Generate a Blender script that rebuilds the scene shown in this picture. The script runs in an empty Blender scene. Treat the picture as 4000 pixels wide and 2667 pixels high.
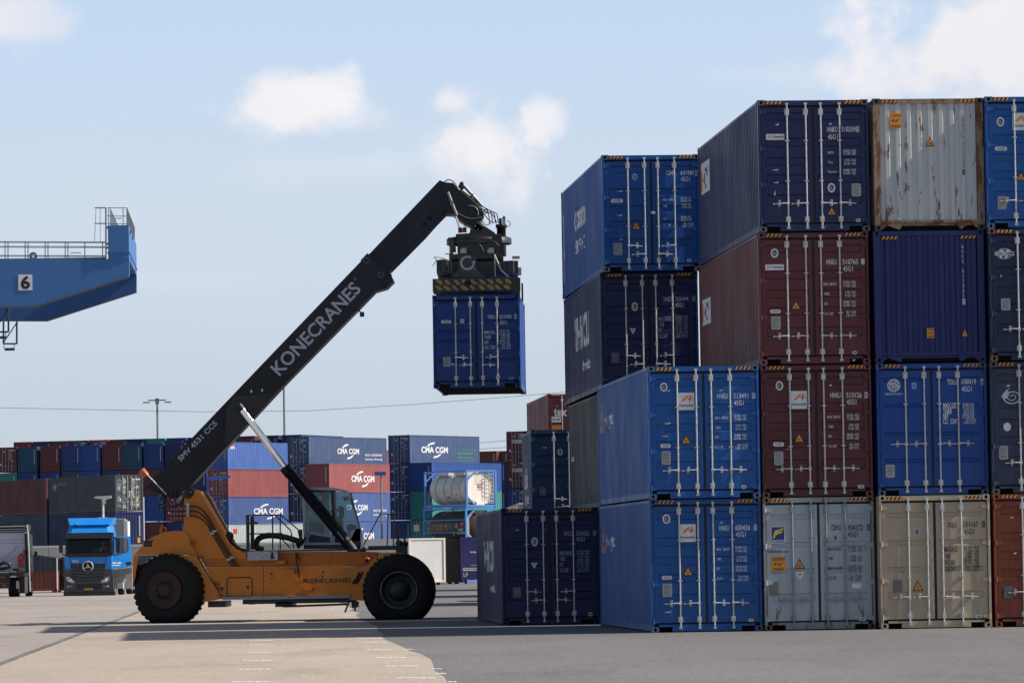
SUN_B = -1.5
SKY_S, EXPO = .07, .4
HAZE_C, MID_C, UPPER_C, VEIL_C = (6.1, 6.95, 7.9), (6.7, 7.7, 9.0), (5.9, 7.6, 9.8), (7.4, 7.9, 8.8)
CLOUD_L, CLOUD_D = (10.6, 10.3, 10.4), (8.2, 8.2, 8.9)
import bpy, bmesh, math, random
from mathutils import Vector, Matrix
random.seed(7)
R = math.radians
S = bpy.context.scene
C = S.collection

# ------------------------------------------------------------------ camera model
FPX, PITCH, ROLL, HCAM = 18585.0, R(2.5956), R(.9139), 1.688
CR, SR, CP, SP = math.cos(ROLL), math.sin(ROLL), math.cos(PITCH), math.sin(PITCH)

def ray(px, py):
    a, b = (px - 2000) / FPX, (1333.5 - py) / FPX
    x = CR * a + SR * b
    y = -SR * a + CR * b
    return Vector((x, CP - y * SP, SP + y * CP))

def at(px, py, Y):
    """point of the photograph (4000 px wide) at distance Y in front of the camera"""
    d = ray(px, py)
    return Vector((0, 0, HCAM)) + d * (Y / d.y)

def ground_at(px, py):
    d = ray(px, py)
    return Vector((0, 0, HCAM)) + d * (-HCAM / d.z)

def zoomer(ox, oy, s, Y=None):
    if Y is None:
        return lambda x, y: (ox + x / s, oy + y / s)
    return lambda x, y, YY=Y: at(ox + x / s, oy + y / s, YY)

cam = bpy.data.cameras.new('camera')
cam.lens = FPX / 4000 * 36
cam.sensor_width = 36
cam.clip_start, cam.clip_end = 1, 6000
co = bpy.data.objects.new('camera', cam)
C.objects.link(co)
co.matrix_world = Matrix.Translation((0, 0, HCAM)) @ Matrix.Rotation(R(90) + PITCH, 4, 'X') @ Matrix.Rotation(-ROLL, 4, 'Z')
S.camera = co

# ------------------------------------------------------------------ materials
def nodes(name):
    m = bpy.data.materials.new(name)
    m.use_nodes = True
    nt = m.node_tree
    return m, nt, nt.nodes['Principled BSDF']

def mixrgb(nt, fac, a, b, mode='MIX'):
    n = nt.nodes.new('ShaderNodeMix')
    n.data_type = 'RGBA'
    n.blend_type = mode
    for k, v in ((0, fac), (6, a), (7, b)):
        if hasattr(v, 'is_output'):
            nt.links.new(v, n.inputs[k])
        elif k == 0:
            n.inputs[k].default_value = v
        else:
            n.inputs[k].default_value = (*v, 1) if len(v) == 3 else v
    return n.outputs[2]

def ramp(nt, src, lo, hi, a=0.0, b=1.0):
    n = nt.nodes.new('ShaderNodeMapRange')
    n.interpolation_type = 'SMOOTHSTEP'
    nt.links.new(src, n.inputs[0])
    n.inputs[1].default_value, n.inputs[2].default_value = lo, hi
    n.inputs[3].default_value, n.inputs[4].default_value = a, b
    return n.outputs[0]

def noise(nt, scale, vec_scale=(1, 1, 1), detail=4, rough=.55, coord='Object'):
    tc = nt.nodes.new('ShaderNodeTexCoord')
    mp = nt.nodes.new('ShaderNodeMapping')
    mp.inputs['Scale'].default_value = vec_scale
    nt.links.new(tc.outputs[coord], mp.inputs[0])
    n = nt.nodes.new('ShaderNodeTexNoise')
    n.inputs['Scale'].default_value = scale
    n.inputs['Detail'].default_value = detail
    n.inputs['Roughness'].default_value = rough
    nt.links.new(mp.outputs[0], n.inputs['Vector'])
    return n.outputs[0]

MATS = {}
def paint(name, rgb, rough=.42, dirt=.35, rust=0.0, metal=0.0, fade=.25):
    """weathered paint: blotchy fading, vertical run-off streaks, optional rust"""
    if name in MATS:
        return MATS[name]
    m, nt, p = nodes(name)
    d = tuple(c * .5 + .004 for c in rgb)
    l = tuple(min(1, c * 1.28 + .004) for c in rgb)
    big = noise(nt, .9, (1, 1, .6), 3)
    c = mixrgb(nt, ramp(nt, big, .35, .7, 0, fade), rgb, l)
    st = noise(nt, 3.2, (1.6, 1.6, .16), 6, .65)
    c = mixrgb(nt, ramp(nt, st, .5, .78, 0, dirt), c, d)
    fine = noise(nt, 14, (1, 1, .5), 5, .7)
    c = mixrgb(nt, ramp(nt, fine, .6, .8, 0, dirt * .6), c, d)
    if rust:
        r1 = noise(nt, 4.2, (1.5, 1.5, .36), 9, .7)
        r2 = noise(nt, 9, (1, 1, .5), 6, .7)
        rc = mixrgb(nt, r2, (.055, .018, .009), (.27, .105, .035))
        c = mixrgb(nt, ramp(nt, r1, .66 - rust, .70 - rust, 0, .95), c, rc)
    nt.links.new(c, p.inputs['Base Color'])
    nt.links.new(ramp(nt, big, .2, .8, rough - .08, rough + .14), p.inputs['Roughness'])
    p.inputs['Metallic'].default_value = metal
    p.inputs['Specular IOR Level'].default_value = .33
    MATS[name] = m
    return m

def plain(name, rgb, rough=.5, metal=0.0, var=.25, scale=6, spec=.5):
    if name in MATS:
        return MATS[name]
    m, nt, p = nodes(name)
    n = noise(nt, scale, (1, 1, 1), 5, .65)
    c = mixrgb(nt, ramp(nt, n, .3, .75, 0, 1), tuple(x * (1 - var) for x in rgb), tuple(min(1, x * (1 + var * .5)) for x in rgb))
    nt.links.new(c, p.inputs['Base Color'])
    p.inputs['Roughness'].default_value = rough
    p.inputs['Metallic'].default_value = metal
    p.inputs['Specular IOR Level'].default_value = spec
    MATS[name] = m
    return m

def glass(name, tint, refl=1.0):
    if name in MATS:
        return MATS[name]
    m = bpy.data.materials.new(name)
    m.use_nodes = True
    nt = m.node_tree
    nt.nodes.clear()
    out = nt.nodes.new('ShaderNodeOutputMaterial')
    mx = nt.nodes.new('ShaderNodeMixShader')
    tr = nt.nodes.new('ShaderNodeBsdfTransparent')
    gl = nt.nodes.new('ShaderNodeBsdfGlossy')
    fr = nt.nodes.new('ShaderNodeFresnel')
    tr.inputs[0].default_value = (*tint, 1)
    gl.inputs[0].default_value = (refl, refl, refl, 1)
    gl.inputs['Roughness'].default_value = .03
    fr.inputs[0].default_value = 1.5
    nt.links.new(fr.outputs[0], mx.inputs[0])
    nt.links.new(tr.outputs[0], mx.inputs[1])
    nt.links.new(gl.outputs[0], mx.inputs[2])
    nt.links.new(mx.outputs[0], out.inputs[0])
    MATS[name] = m
    return m

WHITE = plain('white marking paint', (.62, .64, .66), .5, 0, .22, 9)
BLACKM = plain('black marking paint', (.012, .012, .014), .5)
STEEL = plain('galvanised steel', (.55, .55, .53), .42, .25, .3, 14)
RUBBER = plain('rubber gasket', (.014, .013, .013), .7)
DARK = plain('dark hollow', (.006, .006, .007), .9)
ORANGE = plain('orange sticker', (.72, .27, .02), .5, 0, .1)
PLATE = plain('worn aluminium plate', (.40, .40, .39), .5, .2, .35, 30)
PLASTIC_B = plain('black machine paint', (.013, .014, .018), .42, 0, .35, 3)
WHITEPLATE = plain('white vinyl plate', (.66, .66, .66), .45, 0, .12, 8)
BLUEINK = plain('blue ink', (.02, .035, .22), .5)
ORANGEINK = plain('orange ink', (.75, .24, .03), .5)
REDINK = plain('red ink', (.55, .03, .04), .5)
TYRE = plain('tyre rubber', (.0105, .0105, .0115), .78, 0, .35, 7, .3)

# ------------------------------------------------------------------ mesh builder
class MB:
    def __init__(self):
        self.v, self.f, self.m, self.s = [], [], [], []
    def add(self, vs, fs, mi=0, smooth=False):
        b = len(self.v)
        self.v += [tuple(x) for x in vs]
        for f in fs:
            self.f.append([b + i for i in f]); self.m.append(mi); self.s.append(smooth)
        return self
    def box(self, x0, x1, y0, y1, z0, z1, mi=0):
        vs = [(x, y, z) for z in (z0, z1) for y in (y0, y1) for x in (x0, x1)]
        return self.add(vs, [(0, 2, 3, 1), (4, 5, 7, 6), (0, 1, 5, 4), (2, 6, 7, 3), (0, 4, 6, 2), (1, 3, 7, 5)], mi)
    def prism(self, poly, y0, y1, mi=0, smooth=False):
        """poly of (x, z) extruded along y"""
        n = len(poly)
        a = sum(poly[i][0] * poly[(i + 1) % n][1] - poly[(i + 1) % n][0] * poly[i][1] for i in range(n))
        if a < 0:
            poly = poly[::-1]
        vs = [(x, y0, z) for x, z in poly] + [(x, y1, z) for x, z in poly]
        self.add(vs, [list(range(n)), list(range(2 * n - 1, n - 1, -1))], mi)
        return self.add(vs, [(i, i + n, (i + 1) % n + n, (i + 1) % n) for i in range(n)], mi, smooth)
    def flat(self, pts, mi=0):
        return self.add(pts, [list(range(len(pts)))], mi)
    def tube(self, pts, r, n=8, mi=0, smooth=True, caps=True):
        pts = [Vector(p) for p in pts]
        rr = r if isinstance(r, (list, tuple)) else [r] * len(pts)
        vs, fs = [], []
        t0 = (pts[1] - pts[0]).normalized()
        up = Vector((0, 0, 1)) if abs(t0.z) < .9 else Vector((0, 1, 0))
        u = t0.cross(up).normalized()
        for i, p in enumerate(pts):
            t = ((pts[min(i + 1, len(pts) - 1)] - p).normalized() + (p - pts[max(i - 1, 0)]).normalized()).normalized()
            u = (u - t * u.dot(t)).normalized()
            w = t.cross(u)
            for k in range(n):
                a = 2 * math.pi * k / n
                vs.append(p + (u * math.cos(a) + w * math.sin(a)) * rr[i])
        for i in range(len(pts) - 1):
            for k in range(n):
                k2 = (k + 1) % n
                fs.append((i * n + k, i * n + k2, (i + 1) * n + k2, (i + 1) * n + k))
        self.add(vs, fs, mi, smooth)
        if caps:
            b = len(vs)
            self.add(vs[:n], [list(range(n - 1, -1, -1))], mi)
            self.add(vs[b - n:], [list(range(n))], mi)
        return self
    def lathe(self, prof, c, axis='y', n=32, mi=0, smooth=True):
        """prof: (radius, offset along the axis)"""
        c = Vector(c)
        vs, fs = [], []
        for r, t in prof:
            for k in range(n):
                a = 2 * math.pi * k / n
                ca, sa = r * math.cos(a), r * math.sin(a)
                o = (ca, t, sa) if axis == 'y' else ((ca, sa, t) if axis == 'z' else (t, ca, sa))
                vs.append(c + Vector(o))
        for i in range(len(prof) - 1):
            for k in range(n):
                k2 = (k + 1) % n
                fs.append((i * n + k, i * n + k2, (i + 1) * n + k2, (i + 1) * n + k))
        return self.add(vs, fs, mi, smooth)
    def beam(self, p0, p1, w, h, mi=0):
        p0, p1 = Vector(p0), Vector(p1)
        t = (p1 - p0).normalized()
        up = Vector((0, 0, 1)) if abs(t.z) < .95 else Vector((0, 1, 0))
        a = t.cross(up).normalized() * (w / 2)
        b = a.cross(t).normalized() * (h / 2)
        vs = [q + s * a + u * b for q in (p0, p1) for s, u in ((-1, -1), (1, -1), (1, 1), (-1, 1))]
        return self.add(vs, [(0, 1, 2, 3), (7, 6, 5, 4), (0, 4, 5, 1), (1, 5, 6, 2), (2, 6, 7, 3), (3, 7, 4, 0)], mi)
    def mesh(self, name, off=(0, 0, 0)):
        me = bpy.data.meshes.new(name)
        ox, oy, oz = off
        me.from_pydata([(x - ox, y - oy, z - oz) for x, y, z in self.v], [], self.f)
        me.polygons.foreach_set('material_index', self.m)
        me.polygons.foreach_set('use_smooth', self.s)
        me.update()
        bm = bmesh.new(); bm.from_mesh(me)
        bmesh.ops.recalc_face_normals(bm, faces=bm.faces[:])
        bm.to_mesh(me); bm.free()
        return me
    def build(self, name, mats, parent=None, off=(0, 0, 0)):
        me = self.mesh(name, off)
        for m in (mats if isinstance(mats, (list, tuple)) else [mats]):
            me.materials.append(m)
        return put(name, me, parent)

def put(name, me, parent=None, mats=None):
    o = bpy.data.objects.new(name, me)
    C.objects.link(o)
    if parent is not None:
        o.parent = parent
    if mats:
        for i, m in enumerate(mats):
            o.material_slots[i].link = 'OBJECT'
            o.material_slots[i].material = m
    return o

def tag(o, label, cat, group=None, kind=None):
    if kind:
        o['kind'] = kind
    if label:
        o['label'] = label
    if cat:
        o['category'] = cat
    if group:
        o['group'] = group
    return o

def thing(name, label, cat, loc=(0, 0, 0), rz=0, group=None):
    o = bpy.data.objects.new(name, None)
    o.empty_display_size = .3
    C.objects.link(o)
    o.location = loc
    o.rotation_euler = (0, 0, rz)
    return tag(o, label, cat, group)

def copy_tree(o, parent=None):
    c = o.copy(); C.objects.link(c)
    if parent is not None:
        c.parent = parent
    for ch in list(o.children):
        copy_tree(ch, c)
    return c

# ------------------------------------------------------------------ lettering
_txt = {}
def glyphs(s, bold=.0, shear=0.0):
    """flat outline of a string normalised to the unit box"""
    k = (s, bold, shear)
    if k not in _txt:
        cu = bpy.data.curves.new('txt', 'FONT')
        cu.body = s; cu.size = 1; cu.offset = bold; cu.shear = shear
        cu.resolution_u = 3; cu.fill_mode = 'FRONT'
        ob = bpy.data.objects.new('txt', cu); C.objects.link(ob)
        ev = ob.evaluated_get(bpy.context.evaluated_depsgraph_get())
        me = ev.to_mesh()
        vs = [v.co.copy() for v in me.vertices]
        fs = [list(p.vertices) for p in me.polygons]
        ev.to_mesh_clear()
        bpy.data.objects.remove(ob); bpy.data.curves.remove(cu)
        x0 = min(v.x for v in vs); x1 = max(v.x for v in vs)
        y0 = min(v.y for v in vs); y1 = max(v.y for v in vs)
        _txt[k] = ([((v.x - x0) / (x1 - x0), (v.y - y0) / (y1 - y0)) for v in vs], fs, (x1 - x0) / (y1 - y0))
    return _txt[k]

def text_on(mb, s, p, ex, ey, mi=0, bold=.012, shear=0.0):
    """string filling the parallelogram p, p+ex, p+ey"""
    vs, fs, _ = glyphs(s, bold, shear)
    p, ex, ey = Vector(p), Vector(ex), Vector(ey)
    return mb.add([p + ex * x + ey * y for x, y in vs], fs, mi)

def ellipse(cx, cz, rx, rz, n=20, a0=0, a1=2 * math.pi):
    return [(cx + rx * math.cos(a0 + (a1 - a0) * i / n), cz + rz * math.sin(a0 + (a1 - a0) * i / n)) for i in range(n)]
# ------------------------------------------------------------------ shipping containers
CW = 2.438
_cm = {}
def cached(key, fn):
    if key not in _cm:
        _cm[key] = fn()
    return _cm[key]

def corr_profile(L, y0=.17):
    """breakpoints (y, depth) of the trapezoid side corrugation"""
    n = round((L - 2 * y0) / .278)
    p = (L - 2 * y0) / n
    out = []
    for i in range(n):
        b = y0 + i * p
        out += [(b, 0), (b + .26 * p, 0), (b + .5 * p, .036), (b + .76 * p, .036)]
    out.append((L - y0, 0))
    return out

def corr_depth(prof, y):
    for (a, d0), (b, d1) in zip(prof, prof[1:]):
        if a <= y <= b:
            return d0 + (d1 - d0) * (y - a) / (b - a)
    return 0

def side_mesh(L, H, right):
    def fn():
        mb = MB(); pr = corr_profile(L)
        vs, fs = [], []
        for y, d in pr:
            x = (CW - .012 - d) if right else (.012 + d)
            vs += [(x, y, .15), (x, y, H - .055)]
        for i in range(len(pr) - 1):
            fs.append((2 * i, 2 * i + 1, 2 * i + 3, 2 * i + 2))
        mb.add(vs, fs, 0)
        return mb.mesh('side_panel')
    return cached(('side', L, H, right), fn)

def frame_mesh(L, H, style):
    def fn():
        mb = MB()
        pw = .15 if style == 'wall' else .06
        for x0, x1 in ((0.004, pw), (CW - pw, CW - .004)):
            mb.box(x0, x1, .004, .16, .112, H - .112)
        for x0, x1 in ((0.004, .13), (CW - .13, CW - .004)):
            mb.box(x0, x1, L - .12, L - .004, .112, H - .112)
        mb.box(.163, CW - .163, .006, .09, H - .118, H - .012)                 # header
        mb.box(.163, CW - .163, L - .09, L - .006, H - .118, H - .012)
        if style == 'wall':
            mb.box(.152, CW - .152, .003, .06, .16, .215)
            mb.prism([(.165, .155), (.62, .155), (.56, .02), (.52, .02), (.2, .155)][:3] + [(.53, .02)], .02, .05)
            mb.prism([(CW - .62, .155), (CW - .3, .155), (CW - .53, .02), (CW - .57, .02)], .02, .05)
            mb.prism([(.165, .155), (.34, .155), (.165, .03)], .02, .05)
            mb.prism([(CW - .165, .155), (CW - .34, .155), (CW - .165, .03)], .02, .05)
            mb.box(.163, CW - .163, .07, .1, .1, .17)
        else:
            mb.box(.46, CW - .46, .006, .1, .018, .165)                           # sill between the fork notches
            mb.box(.163, .46, .006, .1, .118, .165)
            mb.box(CW - .46, CW - .163, .006, .1, .118, .165)
        mb.box(.163, CW - .163, L - .1, L - .006, .018, .165)
        for x0, x1 in ((.004, .06), (CW - .06, CW - .004)):
            mb.box(x0, x1, .18, L - .18, H - .075, H - .016)                      # top side rail
            mb.box(x0 + (.016 if x0 < 1 else 0), x1 - (0 if x0 < 1 else .016), .18, L - .18, .028, .158)
        return mb.mesh('frame')
    return cached(('frame', L, H, style), fn)

def casting_mesh(sx, sy):
    """corner casting with real apertures on its front and outer faces"""
    def fn():
        mb = MB()
        w, d, h = .162, .178, .118
        def face(o, ex, ez, en):
            o, ex, ez, en = map(Vector, (o, ex, ez, en))
            rect = []
            for i in range(16):
                a = 2 * math.pi * (i + .5) / 16
                c, s = math.cos(a), math.sin(a)
                k = 1 / max(abs(c), abs(s))
                rect.append((.5 + .5 * c * k, .5 + .5 * s * k))
            hole = [(.5 + .21 * math.cos(2 * math.pi * (i + .5) / 16), .5 + .34 * math.sin(2 * math.pi * (i + .5) / 16)) for i in range(16)]
            vs = [o + ex * u + ez * v for u, v in rect] + [o + ex * u + ez * v for u, v in hole] + [o + ex * u + ez * v + en * .05 for u, v in hole]
            fs = [(i, (i + 1) % 16, 16 + (i + 1) % 16, 16 + i) for i in range(16)]
            mb.add(vs, fs, 0)
            mb.add(vs, [(16 + i, 16 + (i + 1) % 16, 32 + (i + 1) % 16, 32 + i) for i in range(16)], 1)
            mb.add(vs, [list(range(32, 48))], 1)
        ys = (0, d) if sy < 0 else (d, 0)
        face((0, ys[0], 0), (w, 0, 0), (0, 0, h), (0, -sy * 1.0, 0))
        face((0 if sx < 0 else w, 0, 0), (0, d, 0), (0, 0, h), (-sx, 0, 0))
        xi = w if sx < 0 else 0
        mb.flat([(xi, 0, 0), (xi, d, 0), (xi, d, h), (xi, 0, h)])
        mb.flat([(0, ys[1], 0), (w, ys[1], 0), (w, ys[1], h), (0, ys[1], h)])
        for z in (0, h):
            mb.flat([(0, 0, z), (w, 0, z), (w, d, z), (0, d, z)])
        return mb.mesh('corner_casting')
    return cached(('cast', sx, sy), fn)

YD = .040                    # front plane of the door skins
def door_mesh(H, bands):
    def fn():
        mb = MB()
        x0, x1, z0, z1 = .075, CW / 2 - .03, .205, H - .165
        xs = [x0, x0 + .085, x0 + .11, x1 - .095, x1 - .07, x1]
        zs, dep = [z0], [0]
        for b0, b1 in bands:
            for z, dd in ((b0, 0), (b0 + .02, 1), (b1 - .02, 1), (b1, 0)):
                zs.append(z0 + (z1 - z0) * 0 + z); dep.append(dd)
        zs.append(z1); dep.append(0)
        vs, fs = [], []
        for z, dd in zip(zs, dep):
            for i, x in enumerate(xs):
                vs.append((x, YD + (.030 if dd and i in (2, 3) else 0), z))
        nx = len(xs)
        for j in range(len(zs) - 1):
            for i in range(nx - 1):
                fs.append((j * nx + i, j * nx + i + 1, (j + 1) * nx + i + 1, (j + 1) * nx + i))
        mb.add(vs, fs, 0)
        # returns at the edges of the leaf
        mb.box(x0, x0 + .004, YD + .002, YD + .04, z0, z1); mb.box(x1 - .004, x1, YD + .002, YD + .04, z0, z1)
        mb.box(x0, x1, YD + .003, YD + .04, z1 - .004, z1); mb.box(x0, x1, YD + .003, YD + .04, z0, z0 + .004)
        return mb.mesh('door')
    return cached(('door', H, tuple(bands)), fn)

def gasket_mesh(H):
    def fn():
        mb = MB()
        mb.box(.062, CW - .062, .088, .1, .166, H - .119)
        mb.box(.066, .074, .05, .087, .19, H - .14); mb.box(CW - .074, CW - .066, .05, .087, .19, H - .14)
        mb.box(CW / 2 - .027, CW / 2 + .027, .052, .087, .19, H - .14)
        return mb.mesh('door_gasket')
    return cached(('gasket', H), fn)

def rod_mesh(H, x):
    def fn():
        mb = MB()
        y = .0
        mb.tube([(x, y, .135), (x, y, H - .1)], .0185, 10)
        for z, s in ((.085, 1), (H - .085, -1)):                                 # cam ends
            mb.box(x - .035, x + .035, y - .022, y + .026, z - .02, z + .02)
            mb.box(x - .02, x + .02, y - .03, y + .01, z + s * .02, z + s * .055)
        for z0, z1 in ((.215, .335), (H - .335, H - .195)):                      # bearing brackets
            mb.box(x - .052, x + .052, y + .012, YD - .002, z0, z1)
            mb.box(x - .030, x + .030, y - .026, y + .012, z0 + .012, z1 - .012)
        for z in (H * .385, H * .69):
            mb.box(x - .05, x + .05, y + .008, YD - .002, z - .012, z + .012)
            mb.box(x - .026, x + .026, y - .024, y + .008, z - .016, z + .016)
        return mb.mesh('lock_rod')
    return cached(('rod', H, x), fn)

def handle_mesh(x, d, z, L=.34):
    def fn():
        mb = MB()
        mb.box(x - .03, x + .03, -.034, .0, z - .03, z + .03)
        pts = [(x, -.03, z), (x + d * .1, -.036, z + .004), (x + d * .2, -.02, z - .004), (x + d * L, -.016, z - .012)]
        mb.tube(pts, [.015, .015, .013, .011], 8)
        cx = x + d * .2
        mb.box(cx - .018, cx + .018, -.034, YD - .002, z - .035, z + .035)
        for s in (1, -1):
            mb.tube([(cx + .024 * math.cos(a * math.pi / 4), -.03, z + s * .045 + .024 * math.sin(a * math.pi / 4)) for a in range(9)], .006, 5)
        return mb.mesh('handle')
    return cached(('handle', round(x, 3), d, round(z, 3)), fn)

def hinge_mesh(side, z):
    def fn():
        mb = MB()
        if side < 0:
            p = [(.012, z - .052), (.05, z - .052), (.185, z - .03), (.185, z + .03), (.05, z + .052), (.012, z + .052)]
        else:
            p = [(CW - .012, z - .052), (CW - .05, z - .052), (CW - .185, z - .03), (CW - .185, z + .03), (CW - .05, z + .052), (CW - .012, z + .052)]
        mb.prism(p, .0, .034)
        xx = .045 if side < 0 else CW - .045
        mb.tube([(xx, -.004, z - .062), (xx, -.004, z + .062)], .02, 10)
        return mb.mesh('hinge')
    return cached(('hinge', side, round(z, 3)), fn)

def front_wall_mesh(H):
    """corrugated closed end with wide trapezoid folds"""
    def fn():
        mb = MB()
        x0, x1, n = .15, CW - .15, 9
        p = (x1 - x0) / n
        pr = []
        for i in range(n):
            b = x0 + i * p
            pr += [(b, .062), (b + .36 * p, .062), (b + .52 * p, .022), (b + .86 * p, .022)]
        pr.append((x1, .062))
        vs = []
        for x, y in pr:
            vs += [(x, y, .21), (x, y, H - .11)]
        mb.add(vs, [(2 * i, 2 * i + 1, 2 * i + 3, 2 * i + 2) for i in range(len(pr) - 1)])
        return mb.mesh('end_wall')
    return cached(('fwall', H), fn)

def slab_mesh(kind, L, H):
    def fn():
        mb = MB()
        if kind == 'roof':
            vs, n = [], int((L - .2) / .35)
            for i in range(2 * n + 1):
                y = .1 + (L - .2) * i / (2 * n)
                vs += [(.058, y, H - .03 + (.012 if i % 2 else 0)), (CW - .058, y, H - .03 + (.012 if i % 2 else 0))]
            mb.add(vs, [(2 * i, 2 * i + 1, 2 * i + 3, 2 * i + 2) for i in range(2 * n)])
        elif kind == 'floor':
            mb.box(.06, CW - .06, .1, L - .1, .145, .16)
            for i in range(int(L / .6)):
                y = .4 + i * .6
                mb.box(.06, CW - .06, y, y + .045, .035, .143)
        else:
            mb.box(.13, CW - .13, L - .05, L - .03, .16, H - .11)
        return mb.mesh(kind)
    return cached((kind, L, H), fn)

def hazard_mesh(H, drop=0, one=True):
    def fn():
        mb = MB()
        z0, z1, y = H - .093 - drop, H - .028 - drop, .0035
        for a in ((.172, CW - .172 - .36) if one else ()):
            mb.flat([(a, y, z0), (a + .36, y, z0), (a + .36, y, z1), (a, y, z1)], 0)
            for k in range(4):
                b = a + .012 + k * .09
                mb.flat([(b, y - .002, z0), (b + .042, y - .002, z0), (b + .082, y - .002, z1), (b + .04, y - .002, z1)], 1)
        return mb.mesh('hazard_stripes')
    return cached(('hz', H, drop), fn)

BANDS_A = [(.40, .62), (.87, 1.06), (1.25, 1.44), (1.66, 1.86), (2.24, 2.42)]
BANDS_F = [(.44, .60), (1.02, 1.14), (1.60, 1.72), (2.20, 2.32)]
BANDS_T = [(.52, .60), (1.06, 1.14), (1.33, 1.41), (1.61, 1.69), (2.14, 2.22)]

def poly_ell(cx, cz, rx, rz, y, n=22):
    return [(x, y, z) for x, z in ellipse(cx, cz, rx, rz, n)]

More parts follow.
